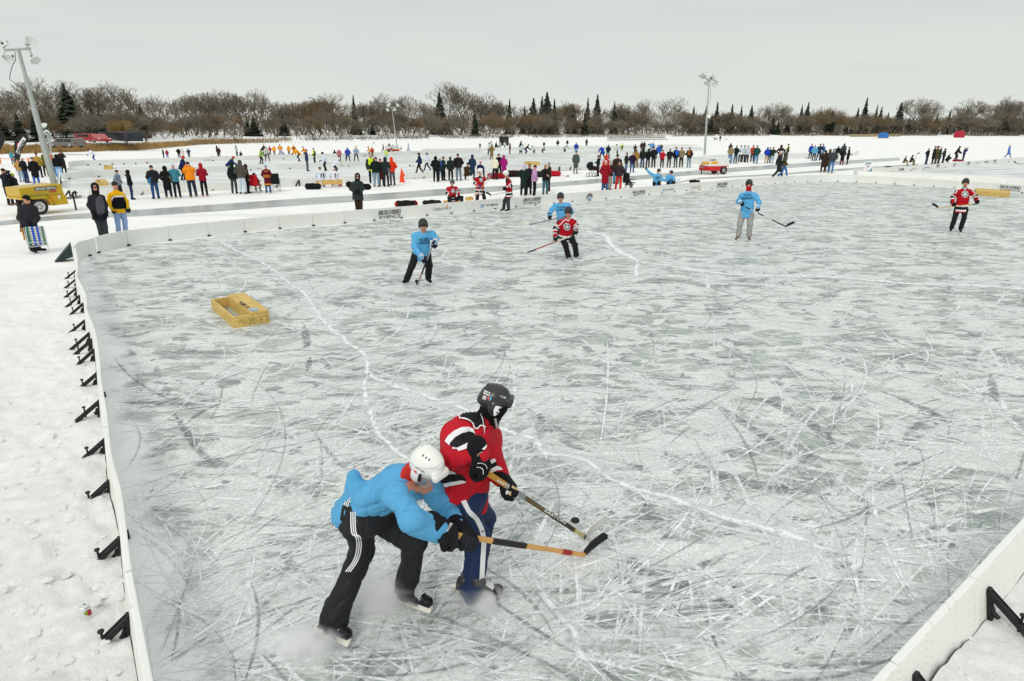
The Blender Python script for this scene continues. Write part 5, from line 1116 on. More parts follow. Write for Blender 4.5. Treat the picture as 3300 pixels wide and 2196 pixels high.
 (2697, 516, 471, 'stand', 'puffy', '16181c', 'd8d8c8', 'hair', '1c1c1e', '1a1a1a', BK, 'person in black jacket and off white trousers', GW, None),
 (2711, 533, 478, 'pockets', 'coat', '1c1a20', '7a2430', 'hair', '221c1a', '1a1a1a', BK, 'person in black coat with red stockings', GW, None),
 (2714, 510, 463, 'stand', 'puffy', '3c4a4a', '30383c', 'hood', '34403e', '1a1a1a', BK, 'tall person in grey green coat behind the red stockings', GW, None),
 (2729, 531, 474, 'pockets', 'coat', '1b191b', '1c1a1e', 'beanie', '1a1a1a', '1a1a1a', L90, 'person in long black coat carrying a brown handbag', GW, pack('4a3020', -1)),
 (2911, 535, 503, 'sit', 'jacket', '4a4238', 'b0a47c', 'beanie', '5a5a4c', '2a2420', R90, 'seated person in grey brown with light trousers', GW, None),
 (2932, 534, 500, 'sit', 'jacket', '38322c', '8a8468', 'helmet', '1c2a24', '2a2420', R90, 'seated person in a dark helmet holding up a stick', GW, None),
 (2983, 531, 477, 'hips', 'jacket', '17171b', '2c4458', 'beanie', 'a9b4bc', '5a3c34', R90, 'person in black jacket with a pale hat leaning forward', GW, None),
 (3003, 530, 471, 'pockets', 'coat', '1a1c20', '16181c', 'beanie', '2c2622', '1a1a1a', R90, 'tall person in long black coat beside the pale hat', GW, None),
 (3013, 529, 470, 'pockets', 'coat', '5c4a2c', '4c3c24', 'hair', '4a3024', '1a1a1a', R90, 'person in ochre brown coat in the right hand group', GW, None),
 (3023, 528, 473, 'pockets', 'coat', '1f4030', '1a2a24', 'beanie', 'b4c4c8', '1a1a1a', R90, 'person in bottle green coat with a white hat', GW, None),
 (3037, 527, 479, 'stand', 'jersey', '242c2c', '1a2024', 'helmet', '24342e', '222222', R90, 'player in dark jersey and white gloves by the green coat', GP, None),
 (3052, 524, 495, 'squat', 'jersey', '1a2422', '1a1e22', 'helmet', 'aab2b0', '222222', R90, 'crouching player in black with a white helmet', GP, None),
 (3078, 520, 471, 'glide', 'jersey', '1a1e20', '181c1e', 'helmet', '18201e', '222222', R90, 'player in black jersey with white hem holding a stick upright', GP, None),
 (3102, 520, 475, 'camera', 'jacket', '1e2c5c', '1c2a54', 'cap', 'c8c0a0', 'a02428', R90, 'person in navy overalls and red boots taking a photograph', GW, cam_),
 (3246, 509, 467, 'walk', 'coat', '5276c0', '3a6a8c', 'hair', '8e9a98', '1a1a1a', R90, 'person in sky blue coat walking at the far right', GF, None),
 (2320, 456, 436, 'stand', 'jacket', '3a2a24', '2c2420', 'beanie', '2c241e', '1a1a1a', BK, 'person walking two dogs near the far shore', GF, None),
 (120, 441, 427, 'stand', 'jacket', '22221f', '22221f', 'beanie', '1c1c1a', '1a1a1a', BK, 'person in black in the car park behind the light mast', GF, None),
]
for r_ in PEOPLE:
    px, yf, yt, ps, top, jc, pc, hat, hc, bc, yaw, lab, grp, ex = r_
    person(px, yf, yt, ps, top, jc, pc, hat, hc, bc, yaw+rnd.uniform(-24, 24), lab, grp, extra=ex, lean=rnd.uniform(-.03, .03), z=.35 if lab.endswith('light mast') and 'car park' in lab else 0)
# ------------------------------------------------------------------ figures posed from the photo: players of the nearest rink, bench players, men at the left
def axes(yaw, G):                             # facing direction: 0 towards the camera, 90 to the right of the picture
    a = math.radians(yaw)-math.atan2(G.x, G.y); return V3(math.sin(a), -math.cos(a), 0)
def red_t(t, c): return band((0, 0), (.60, 1), (.69, 2), (.84, 1), (.93, 0))(t, c)
def red_u(t, c): return band((0, 0), (.62, 1), (.74, 2))(t, c)
def red_f(t, c): return band((0, 2), (.22, 1), (.40, 0))(t, c)
RED = jersey_cloth('ae0f1e'); WHT = cloth((.78, .79, .80)); BLK = cloth((.016, .016, .018)); BLUE = jersey_cloth('5aa8d8'); GRY = cloth((.33, .33, .325))
BLUEJ = [BLUE]; REDJ = [RED, WHT, BLK]
def fig_px(G, jt, label, jersey='blue', pants=BLK, head='helmet', headm=None, yaw=0, group='players on the nearest rink', vox=.014, skates=True, gloves=('1a1c22', 'c9ccd0'), grip=None, hood=None, bulk=1.08, sit=False,
           top=None, bootm=None, beard=None, hem=.07, wr=.006, facetilt=0.0, thick=1.0, goggles=False, plain=False):
    G = gp(*G) if not isinstance(G, Vector) else G; f = axes(yaw, G)
    J = {k: np.array(vp(G, *v)) for k, v in jt.items()}
    up0 = nrm(J['neck']-J['pelvis'])
    for s in 'LR': J['sh'+s] = J['sh'+s]-up0*.05+nrm(J['neck']-J['sh'+s])*.035
    for s in 'LR':
        if 'toe'+s not in J: J['toe'+s] = J['an'+s]+f*.17+V3(0, 0, -.05)
        J['an'+s][2] = max(J['an'+s][2], .11 if skates else .09); J['toe'+s][2] = max(J['toe'+s][2], .075 if skates else .04)
        if 'ha'+s not in J: J['ha'+s] = J['wr'+s]+nrm(J['wr'+s]-J['el'+s])*.07
    J['face'] = f+V3(0, 0, -facetilt)
    if yaw == 0 or True: J['hup'] = nrm(nrm(J['head']-J['neck'])*.5+V3(0, 0, .7))
    root = empty('person', G, label, 'person', group)
    part('body', skin_prims(J, None), min(vox, .012), FACE, root)
    mats_ = top or (REDJ if jersey == 'red' else BLUEJ)
    up_, rt_, fw_ = frame(J)
    if jersey == 'red':
        pr = torso_prims(J, bulk, hem, red_t, red_u); up, rt, fw = frame(J)
        pr = [p for p in pr]; pr[1]['m'] = 2; pr[2]['m'] = 2
        for p in pr[4:]: p['m'] = red_f if (p['a'] is J['elL'] or p['a'] is J['elR']) else red_u
    else: pr = torso_prims(J, bulk, hem, 0, 0)
    name = 'jersey' if group.startswith('players') or 'bench' in group else 'jacket'
    jk = part(name, pr, vox, mats_, root, wr, 1.0, G.x)
    tr = part('trousers', leg_prims(J, thick, 0, .012), vox, [pants], root, wr, 1.0, G.y)
    for s in 'LR':
        bt = part('skate' if skates else 'boot', boot_prims(J, s, 0, .052), vox, [bootm or BLK], root)
        if skates:
            a, t = Vector(J['an'+s]), Vector(J['toe'+s]); d = (t-a); d.z = 0; d.normalize(); c = Vector(((a.x+t.x)/2, (a.y+t.y)/2, 0)); zb = min(a.z, t.z)-.07
            MB().box(c+Vector((0, 0, max(.03, zb+.0))), (.27, .018, .055), (d, Vector((-d.y, d.x, 0)), Vector((0, 0, 1)))).box(c+Vector((0, 0, max(.004, zb-.026))), (.29, .005, .02), (d, Vector((-d.y, d.x, 0)), Vector((0, 0, 1)))).build('blade', WHITE, bt)
        if gloves:
            gl = part('glove', glove_prims(J, s, grip, 1.05, (1, 0, 0)), .011, [cloth(gloves[0]), cloth(gloves[1])], root)
    hp = helmet_prims(J) if head == 'helmet' else hat_prims(J, head)
    hm = part('helmet' if head == 'helmet' else head, hp, .011, [headm or mat((.02, .024, .022), .35)], root)
    if hood is not None: part('balaclava', hat_prims(J, 'balaclava'), .012, [hood], root)
    r, ff, u = head_ax(J); h = J['head']
    if head == 'helmet' and not plain:
        for sd in (-1, 1): MB().bar(h+r*sd*.09-u*.03, h+r*sd*.05-u*.115+ff*.03, .014, .004).build('chin_strap', WHITE if beard is None else BLK, root)
    if goggles: MB().bar(h+ff*.10+u*.012-r*.06, h+ff*.10+u*.012+r*.06, .035, .03).build('glasses', BLACK, root)
    return root, J, jk
def chest_text(root, jk, lines):
    bv = bvh_of([jk])
    for t, q in lines: surf_text('lettering', jk, bv, t, q[0], q[1], q[2], mat('1c3550', .8), .006, .02)
def crest(root, jk, c, r, tilt=0.0, ry=None):
    bv = bvh_of([jk]); ry = ry or r; ct, st_ = math.cos(tilt), math.sin(tilt)
    def pt(a, s, oy=0): x, y = math.cos(a)*r*s, math.sin(a)*ry*s; return (c[0]+x*ct-y*st_, c[1]+x*st_+y*ct+oy)
    A_ = np.linspace(0, 2*math.pi, 21)[:-1]
    surf_poly('crest', jk, bv, [pt(a, 1) for a in A_], WHT, 5, .006)
    for s0, s1, k in ((.88, .80, 0), (.55, .42, 1)):
        for i in range(20): a, b = A_[i], A_[i]+2*math.pi/20; surf_poly('crest_ring', jk, bv, [pt(a, s0), pt(b, s0), pt(b, s1), pt(a, s1)], mat('2c4a42', .8), 20, .009)
    for a0 in (0, 1, 2, 3, 4): a = -math.pi/2+a0*2*math.pi/5; surf_poly('crest_point', jk, bv, [pt(a, .95), pt(a-.35, .55), pt(a+.35, .55)], mat('1d2c28', .8), 6, .011)
def hs(G, a, b, c, label, **k):
    g = gp(*G); return stick(vp(g, *a), vp(g, *b), vp(g, *c), label, **k)
# blue shirt, head down over the stick
r_, J_, jk = fig_px((1345, 916), dict(head=(1363.7, 724, .28), neck=(1365, 749, .14), chest=(1361, 778, .1), pelvis=(1358, 818, 0), shR=(1336, 752, .12), shL=(1397, 745, .12), elR=(1335, 795, .2), wrR=(1360, 829, .36), haR=(1368, 841, .4),
    elL=(1405, 772, .12), wrL=(1402, 781, .28), haL=(1398, 792, .32), hipR=(1341, 820, 0), hipL=(1376, 820, 0), knR=(1327, 858, .14), knL=(1383, 857, .14), anR=(1311, 899, -.02), anL=(1380, 895, 0), toeR=(1301, 916, .06), toeL=(1388, 909, .12)),
    'player in light blue shirt with head down guarding near the left goal', goggles=False, facetilt=.5, gloves=('20253a', 'c9ccd2'))
chest_text(r_, jk, [('PUCKIN', ((1352, 779), (1379, 775.5), (1351.5, 769.5))), ('OURSELVES', ((1349, 789), (1383, 785), (1348.5, 780.5)))])
hs((1345, 916), (1401, 774, .34), (1344.5, 920, .45), (1340, 905, .5), 'dark stick with blade on the ice held by the bent blue player', col='8d9296', bands=((.45, .75, '15161a'), (.8, .84, '9c2a2a')))
# blue shirt behind the red one
r_, J_, jk = fig_px((1822, 779), dict(head=(1806.5, 634, .2), neck=(1807, 655, .08), chest=(1810, 680, .06), pelvis=(1815, 716, 0), shR=(1786, 657, .06), shL=(1832, 654, .06), elR=(1777, 678, .1), wrR=(1771, 694, .22), haR=(1771, 704, .28),
    elL=(1842, 682, .05), wrL=(1834, 700, .15), hipR=(1803, 718, 0), hipL=(1828, 718, 0), knR=(1804, 745, .1), knL=(1838, 745, .1), anR=(1806, 768, 0), anL=(1846, 768, 0)),
    'player in light blue shirt standing behind the red jersey skater', gloves=('1e2a2c', '1e2a2c'), beard=1)
chest_text(r_, jk, [('PUCKIN', ((1796, 672), (1823, 671), (1796, 666))), ('OURSELVES', ((1796, 680), (1824, 679), (1796, 674)))])
hs((1822, 779), (1832, 696, .2), (1706, 725, .3), (1683, 717.5, .2), 'grey stick reaching left from behind the red skater', col='70777c', blade=mat('c9c6b8', .6))
# red shirt facing the camera
r_, J_, jk = fig_px((1846, 842), dict(head=(1832, 682, .25), neck=(1831, 704, .12), chest=(1826, 728, .1), pelvis=(1824, 762, 0), shR=(1803, 713, .1), shL=(1851, 709, .1), elR=(1790, 738, .12), wrR=(1789, 760, .26), haR=(1790, 772, .3),
    elL=(1857, 729, .1), wrL=(1856, 740, .22), haL=(1854, 750, .26), hipR=(1812, 766, 0), hipL=(1837, 764, 0), knR=(1822, 791, .15), knL=(1853, 790, .12), anR=(1832, 827, .05), anL=(1857, 823, -.05), toeR=(1836, 842, .14), toeL=(1872, 833, .0)),
    'skater in red black and white jersey in the middle of the rink', 'red', gloves=('16262a', 'a9b4b6'), bootm=mat('a8a4ac', .6), facetilt=.1)
crest(r_, jk, (1827, 731.5), 10.5, -.5, 12.5)
bv = bvh_of([jk])
for pts in ([(1789, 722), (1800, 728), (1808, 722), (1818, 711), (1826, 708), (1831, 713), (1837, 705), (1846, 705), (1856, 711)],): surf_ribbon('piping', jk, bv, pts, 2.4, WHT, .006)
hs((1846, 842), (1850, 757, .3), (1698.5, 815, .45), (1680, 800, .5), 'stick with red shaft and white blade held low by the red skater', col='9c4034', blade=mat('d8d5cc', .6), bands=((.05, .35, 'd8d5cc'), (.8, .97, '15161a')))
# blue shirt with red balaclava
r_, J_, jk = fig_px((2395, 778), dict(head=(2414, 592, .06), neck=(2413, 612, .0), chest=(2412, 640, 0), pelvis=(2406, 688, 0), shR=(2388, 625, 0), shL=(2437, 625, 0), elR=(2379, 651, .0), wrR=(2387, 653, .2), haR=(2393, 661, .26),
    elL=(2447, 652, .02), wrL=(2443, 669, .16), haL=(2440, 680, .22), hipR=(2392, 692, 0), hipL=(2419, 692, 0), knR=(2385, 723, .05), knL=(2417, 723, .05), anR=(2380, 757, 0), anL=(2414, 759, 0), toeR=(2371, 771, .1), toeL=(2416, 772, .12)),
    'player in light blue shirt with red hood under a black helmet and grey trousers', pants=GRY, hood=cloth('b5121f'), bootm=mat('6d5f4a', .6), gloves=('131a18', 'c9ccd0'), thick=1.12, plain=True)
chest_text(r_, jk, [('PUCKIN', ((2396.5, 633), (2421.5, 632.5), (2396.5, 625.5))), ('OURSELVES', ((2390, 643.5), (2425.5, 643), (2390, 635.5)))])
hs((2395, 778), (2403, 668, .3), (2533.7, 731.5, .35), (2562, 718.5, .3), 'long black stick held across by the red hooded blue player', col='b9bcbb', bands=((.0, .12, '15161a'), (.3, .45, '15161a'), (.66, 1.0, '15161a')))
# red shirt at the right
r_, J_, jk = fig_px((3082, 751), dict(head=(3112, 587, .04), neck=(3110, 604, 0), chest=(3105, 629, 0), pelvis=(3097, 673, 0), shR=(3083, 616, 0), shL=(3134, 613, 0), elR=(3070, 637, 0), wrR=(3070, 655, .15), haR=(3075, 663, .2),
    elL=(3144, 634, 0), wrL=(3146, 646, .1), haL=(3150, 655, .14), hipR=(3084, 677, 0), hipL=(3110, 677, 0), knR=(3077, 704, .04), knL=(3107, 704, .04), anR=(3067, 733, 0), anL=(3096, 735, 0), toeR=(3063, 745, .1), toeL=(3096, 749, .12)),
    'player in red black and white jersey standing at the right edge', 'red', gloves=('131a17', '1c2420'), thick=1.0, plain=True)
crest(r_, jk, (3110, 626.5), 11)
bv = bvh_of([jk]); surf_ribbon('piping', jk, bv, [(3071, 622), (3080, 622), (3088, 611), (3098, 607), (3105, 607), (3110, 611), (3115, 606), (3126, 607), (3136, 617), (3141, 622)], 2.6, WHT, .006)
hs((3082, 751), (3146, 657.5, .2), (3022, 671, .25), (3001.7, 658, .25), 'yellow wooden stick held level by the red player at the right', col='c2974c', group='hockey sticks')
# bench players beyond the far board
WH = mat((.78, .80, .80), .4)
r_, J_, jk = fig_px((1466, 664), dict(head=(1458, 588, .1), neck=(1456, 601, .04), chest=(1456, 617, .02), pelvis=(1458, 642, 0), shR=(1442, 604, 0), shL=(1471, 602, 0), elR=(1441, 624, .1), wrR=(1456, 632, .3), elL=(1478, 618, .1), wrL=(1478, 630, .3),
    hipR=(1452, 643, 0), hipL=(1466, 643, 0), knR=(1447, 638, .42), knL=(1488, 637, .42), anR=(1449, 660, .42), anL=(1488, 657, .42)), 'red jersey player in a grey helmet seated on a bench behind the far board', 'red', group='bench players behind the far board', headm=mat('4a5052', .4), yaw=20, vox=.016, gloves=('131a17', '2a2c2c'))
crest(r_, jk, (1460, 616), 6.5, 0, 7.5)
r_, J_, jk = fig_px((1550, 667), dict(head=(1547, 552, .05), neck=(1547, 568, 0), chest=(1547, 588, 0), pelvis=(1546, 618, 0), shR=(1533, 573, 0), shL=(1561, 573, 0), elR=(1530, 592, .05), wrR=(1541, 601, .2), haR=(1550, 603, .24), elL=(1574, 574, .1), wrL=(1579, 569, .14), haL=(1582, 563, .16),
    hipR=(1540, 620, 0), hipL=(1556, 620, 0), knR=(1538, 640, 0), knL=(1561, 640, 0), anR=(1534, 660, 0), anL=(1563, 662, 0)), 'red jersey player in white helmet swinging a stick behind the far board', 'red', group='bench players behind the far board', headm=WH, yaw=-50, vox=.016, gloves=('3a5a9c', 'c9c0b0'))
crest(r_, jk, (1550.5, 580.6), 5.5, 0, 7)
hs((1550, 667), (1591, 549, .2), (1537, 628, .3), (1530, 634, .35), 'pale stick raised by the white helmeted red player', col='c2a58c', blade=mat('c2a58c', .6))
r_, J_, jk = fig_px((1630, 684), dict(head=(1630, 560, .0), neck=(1635, 574, 0), chest=(1640, 596, 0), pelvis=(1641, 626, 0), shL=(1636, 580, .16), shR=(1641, 580, -.16), elL=(1647, 600, .2), wrL=(1634, 606, .28), haL=(1630, 612, .3), elR=(1640, 600, -.2), wrR=(1630, 606, -.1),
    hipL=(1641, 628, .08), hipR=(1638, 628, -.08), knL=(1637, 650, .1), knR=(1626, 648, -.08), anL=(1639, 673, .08), anR=(1623, 671, -.08), toeL=(1629, 680, .1), toeR=(1614, 678, -.06)), 'red jersey player in white helmet standing on the ice side of the far board', 'red', group='bench players behind the far board', headm=WH, yaw=-80, vox=.016, pants=cloth('3a3e3e'))
hs((1630, 684), (1683, 606, .0), (1582, 631, .2), (1565, 622, .2), 'grey stick held level across the back by the red jersey player at the board', col='a9a9a4', group='hockey sticks')
r_, J_, jk = fig_px((2118, 607), dict(head=(2123, 551, .05), neck=(2119, 562, 0), chest=(2116, 573, 0), pelvis=(2115, 592, 0), shR=(2107, 563, 0), shL=(2130, 564, 0), elR=(2092, 556, 0), wrR=(2084, 547, 0), haR=(2082, 541, 0), elL=(2136, 580, .1), wrL=(2128, 584, .3), hipR=(2110, 593, 0), hipL=(2120, 593, 0),
    knR=(2107, 590, .4), knL=(2125, 590, .4), anR=(2108, 604, .4), anL=(2126, 604, .4)), 'light blue shirted bench player raising one arm behind the far board', group='bench players behind the far board', yaw=20, vox=.017, gloves=('1c2426', '2c3638'), bulk=1.2)
chest_text(r_, jk, [('PUCKIN', ((2113, 573), (2127, 573), (2113, 569))), ('OURSELVES', ((2111, 578), (2128, 578), (2111, 574)))])
r_, J_, jk = fig_px((2162, 604), dict(head=(2163, 556, .05), neck=(2160, 566, 0), chest=(2158, 576, 0), pelvis=(2160, 591, 0), shR=(2149, 567, 0), shL=(2168, 567, 0), elR=(2143, 582, .1), wrR=(2156, 582, .3), elL=(2174, 578, .1), wrL=(2168, 581, .3), hipR=(2155, 592, 0), hipL=(2166, 592, 0),
    knR=(2152, 590, .4), knL=(2172, 589, .4), anR=(2153, 602, .4), anL=(2172, 601, .4)), 'light blue shirted bench player looking left beside the one raising an arm', group='bench players behind the far board', yaw=-60, vox=.017, gloves=('1c2426', '2c3638'), bulk=1.2)
hs((2118, 607), (2129, 543, .35), (2129, 601, .35), (2133, 600, .5), 'upright stick held between the two blue bench players', col='8a9494')
hs((2162, 604), (2194, 576, .3), (2178, 585, .3), (2168, 589, .3), 'stick laid across the knees of the right blue bench player', col='5a6262')
# men at the left
MG = 'men standing behind the left boards'
mj = [cloth('2b2b30')]
man1, J_, jk = fig_px((110, 815), dict(head=(86, 643, .05), neck=(88, 658, 0), chest=(90, 684, 0), pelvis=(93, 728, 0), shR=(66, 668, 0), shL=(112, 666, 0), elR=(63, 703, .03), wrR=(88, 726, .22), haR=(96, 731, .27), elL=(121, 702, .03), wrL=(108, 726, .22), haL=(106, 733, .28),
    hipR=(82, 733, 0), hipL=(106, 733, 0), knR=(96, 768, .02), knL=(113, 768, 0), anR=(106, 803, 0), anL=(122, 800, 0), toeR=(116, 812, .12), toeL=(146, 805, .02)), 'man in black winter coat and cap at the left edge holding a folded lawn chair', top=mj, pants=BLK, head='cap', headm=cloth('151515'), skates=False, gloves=None, group=MG, bulk=1.1, yaw=25, hem=.12, goggles=True)
for s in 'LR': part('glove', glove_prims(J_, s, None, 1.1), .012, [cloth('131316')], man1)
man2, J_, jk = fig_px((334, 776), dict(head=(306, 604, .04), neck=(308, 622, 0), chest=(312, 650, 0), pelvis=(320, 696, 0), shR=(290, 633, 0), shL=(330, 631, 0), elR=(287, 662, .0), wrR=(303, 690, .14), haR=(307, 697, .16), elL=(340, 661, 0), wrL=(341, 687, .1), haL=(339, 695, .12),
    hipR=(311, 699, 0), hipL=(331, 699, 0), knR=(322, 732, .02), knL=(338, 732, 0), anR=(329, 765, 0), anL=(343, 765, 0)), 'man in black and grey jacket with black hood standing behind the corner boards', top=[cloth('27282e'), cloth('4a4c58')], pants=cloth('33383c'), head='hood', headm=cloth('17171a'), skates=False, gloves=None, group=MG, bulk=1.06, goggles=True, hem=.06)
bv = bvh_of([jk]); surf_poly('grey_front', jk, bv, [(314, 634), (325, 632), (333, 645), (338, 668), (337, 690), (314, 692), (309, 665), (307, 645)], cloth('4f5058'), 8, .006)
for s in 'LR': part('glove', glove_prims(J_, s, None, 1.15), .012, [cloth('17171a')], man2)
man3, J_, jk = fig_px((394, 765), dict(head=(370, 598, .04), neck=(373, 613, 0), chest=(377, 638, 0), pelvis=(382, 674, 0), shR=(354, 625, 0), shL=(395, 624, 0), elR=(350, 652, .0), wrR=(363, 674, .05), haR=(368, 684, .08), elL=(407, 650, 0), wrL=(411, 671, .04), haL=(413, 680, .06),
    hipR=(373, 678, 0), hipL=(394, 678, 0), knR=(379, 714, .02), knL=(402, 713, 0), anR=(383, 750, 0), anL=(405, 748, 0)), 'man in yellow jacket with black chest panel and pale jeans behind the corner boards', top=[cloth('e0ac12'), cloth('0f1118'), WHT], pants=cloth('8aa4cf'), head='beanie', headm=cloth('30322c'), skates=False, gloves=None, group=MG, bulk=1.08, hem=.06, yaw=15)
bv = bvh_of([jk]); surf_poly('black_panel', jk, bv, [(361, 642), (372, 637), (399, 636), (407, 655), (408, 672), (390, 674), (366, 674), (360, 664)], cloth('0f1118'), 7, .007); surf_ribbon('white_stripe', jk, bv, [(360, 646), (365, 636), (378, 633.5), (399, 633)], 4.5, WHT, .010)
for s in 'LR': part('glove', glove_prims(J_, s, None, 1.1), .012, [cloth('252c38')], man3)
man4, J_, jk = fig_px((1158, 692), dict(head=(1152, 569, .04), neck=(1152, 583, 0), chest=(1152, 600, 0), pelvis=(1153, 632, 0), shR=(1138, 589, 0), shL=(1165, 588, 0), elR=(1131, 609, .02), wrR=(1143, 619, .2), haR=(1148, 618, .24), elL=(1170, 608, .02), wrL=(1162, 619, .2), haL=(1157, 618, .24),
    hipR=(1147, 634, 0), hipL=(1161, 634, 0), knR=(1150, 660, .0), knL=(1163, 660, 0), anR=(1153, 685, 0), anL=(1163, 685, 0)), 'person in dark grey coat with a black bag across the back behind the far board', top=[cloth('2c3534')], pants=cloth('33251d'), head='hood', headm=cloth('1b211f'), skates=False, gloves=('1a1a1a', '1a1a1a'), group=MG, bulk=1.2, hem=.1, goggles=True)
bc = np.array(vp(gp(1158, 692), 1153, 595, -.22)); rr = V3(1, 0, 0)
bg_ = part('duffel_bag', [cone(bc-rr*.36-V3(0, 0, .02), bc+rr*.40-V3(0, 0, .1), .12, .12), ell(bc-rr*.36, (.14, .12, .13)), ell(bc+rr*.42-V3(0, 0, .1), (.14, .12, .13))], .018, [cloth('161614')], None, .008); tag(bg_, 'black hockey bag carried across the back of the person in dark grey', 'bag', 'bags and gear on the snow')
# ---- folded lawn chair
G = gp(110, 815); cpt = lambda x, y, d=.36: vp(G, x, y, d)
ch = empty('lawn_chair', cpt(128, 818), 'folded aluminium lawn chair with blue white and green webbing held upright', 'lawn chair')
AL = mat((.62, .63, .62), .35, .05, metal=.6)
ring = [(76, 735), (84, 768), (93, 802), (99, 814), (108, 820), (140, 818), (152, 815), (157, 806), (152, 785), (146, 757), (140, 731)]
MB().tube([cpt(*p, .30) for p in ring], .013, 8).build('frame', AL, ch); MB().tube([cpt(81, 732, .40), cpt(93, 793, .4), cpt(100, 797, .4), cpt(147, 791, .4), cpt(152, 789, .4), cpt(138, 730, .4)], .012, 8).build('frame', AL, ch); MB().tube([cpt(92, 783, .42), cpt(149, 780, .42)], .011, 8).build('crossbar', AL, ch)
MB().tube([cpt(68, 735, .2), cpt(78, 765, .2), cpt(79, 775, .2)], .022, 8).build('armrest', mat('c98a2c', .5), ch)
bl, gr, wh = mat('2a55c4', .7), mat('3f7a62', .7), mat('cfd0b2', .7); c00, c10, c01, c11 = cpt(82, 731, .39), cpt(138, 729, .39), cpt(97, 793, .39), cpt(151, 789, .39)
sq = lambda a, b: (c00.lerp(c10, a)).lerp(c01.lerp(c11, a), b); nn = (CAMP-c00).normalized()*.004
wb = MB(); cols_ = 7; rows_ = 8
for i in range(cols_):
    m = (1, 0, 0, 0, 0, 0, 1)[i]; a0, a1 = (i+.04)/cols_, (i+.96)/cols_
    for j in range(rows_):
        o = nn*(1 if (i+j) % 2 else -.2); b0, b1 = j/rows_, (j+1)/rows_; wb.add([sq(a0, b0)+o, sq(a1, b0)+o, sq(a1, b1)+o, sq(a0, b1)+o], [(0, 1, 2, 3)], m)
for j in range(rows_):
    b0, b1 = (j+.12)/rows_, (j+.88)/rows_
    for i in range(cols_):
        o = nn*(1.2 if (i+j) % 2 == 0 and j % 2 == 1 or (i % 2 == 1 and j % 2 == 0) else -.6); wb.add([sq(i/cols_, b0)+o, sq((i+1)/cols_, b0)+o, sq((i+1)/cols_, b1)+o, sq(i/cols_, b1)+o], [(0, 1, 2, 3)], 2 if i % 2 else 0)
wb.build('webbing', [bl, gr, wh], ch)
# ------------------------------------------------------------------ the two skaters in front
def near_pt(P, px, py, Ln, sg):
    """point on the sight line at distance Ln from joint P, sg=1 the nearer of the two"""
    P = Vector(P); d = ray(px, py); b = d.dot(P-CAMP); q = CAMP+d*b; m = (q-P).length
    return q if m >= Ln else CAMP+d*(b-sg*math.sqrt(Ln*Ln-m*m))
def skeleton(G, pel, spec, fixed, knees):
    G = gp(*G); J = {'pelvis': vp(G, *pel)}
    for k, v in fixed.items(): J[k] = gp(*v)
    for k, (par, x, y, l, sg) in spec.items(): J[k] = near_pt(J[par], x, y, l, sg)
    for s, (x, y) in knees.items():
        d = ray(x, y); J['kn'+s] = min((CAMP+d*t for t in np.linspace(3, 7, 500)), key=lambda q: abs((q-J['hip'+s]).length-.43)+abs((q-J['an'+s]).length-.45))
    return {k: np.array(v) for k, v in J.items()}
def skate(parent, heel_px, toe_px, ankle, cols, seed=0):
    a, b = gp(*heel_px), gp(*toe_px); d = (b-a); d.z = 0; L_ = d.length; d.normalize(); c = (a+b)/2; c.z = 0
    up = (Vector(ankle)-c); up -= d*up.dot(d)*.7; up.normalize(); sd = d.cross(up).normalized(); up = sd.cross(d).normalized(); ax = np.array([sd, d, up]); D, U_, Sd = np.array(d), np.array(up), np.array(sd); c = np.array(c)
    def m(t, q):
        r = q-c; al = r@D; h = r@U_; o = np.zeros(len(q), int); o[(al > .075)] = 1; o[(al < .07) & (al > -.06) & (h > .115+(.07-al)*.55)] = 2; o[(al < -.03) & (h < .16)] = 3; return o
    P = [cone(c-D*.075+U_*.112, c+D*.105+U_*.100, .040, .034, m, (Sd, .95), .03), ell(c+D*.112+U_*.103, (.043, .042, .034), ax, m, .02), cone(c-D*.06+U_*.12, c-D*.055+U_*.255, .044, .052, m, (Sd, .85), .04), cone(c+D*.05+U_*.125, c-D*.02+U_*.24, .032, .038, m, None, .04),
         rbox(c+U_*.082+D*.015, (.036, .135, .008), ax, .006, 3, .004)]
    bt = part('skate', P, .006, [mat(x, .45) if not isinstance(x, bpy.types.Material) else x for x in cols], parent)
    z = Vector((0, 0, 1)); ho = MB(); cc = Vector(c); A3 = (sd, d, up)
    prof = [(-.145, .078), (.142, .078), (.150, .062), (.150, .035), (.135, .018), (-.13, .018), (-.150, .036), (-.155, .062)]
    hole = []
    P0 = [cc+d*x+up*y for x, y in [(-.155, .078), (-.05, .078), (-.07, .045), (-.075, .032), (.055, .032), (.045, .045), (.03, .078), (.152, .078), (.156, .05), (.145, .02), (-.14, .02), (-.158, .045)]]
    ho.prism(P0, -sd*.012, sd*.012); h = ho.build('blade_holder', mat((.80, .80, .70), .4), bt)
    MB().prism([cc+d*x+up*y for x, y in [(-.15, .022), (.15, .022), (.152, .012), (.14, .002), (-.14, .002), (-.152, .01)]], -sd*.002, sd*.002).build('runner', STEEL, bt)
    lc = MB()
    for i in range(8):
        t = i/7; p = (cc+d*.066+up*.158).lerp(cc-d*.005+up*.262, t); w_ = .026
        lc.tube([p-sd*w_, p+sd*w_*.2+up*.006+d*.012, p+sd*w_+d*.004], .0035, 5); lc.tube([p+sd*w_, p-sd*w_*.2+up*.006+d*.012, p-sd*w_+d*.012], .0035, 5)
    lc.build('laces', WHITE, bt); return bt
def C(x, y): return (950+x*.6057, 1200+y*.6057)
def Rg(x, y): return (1350+x/3.484, 1200+y/3.484)
def Bg(x, y): return (1000+x/3.137, 1400+y/3.137)
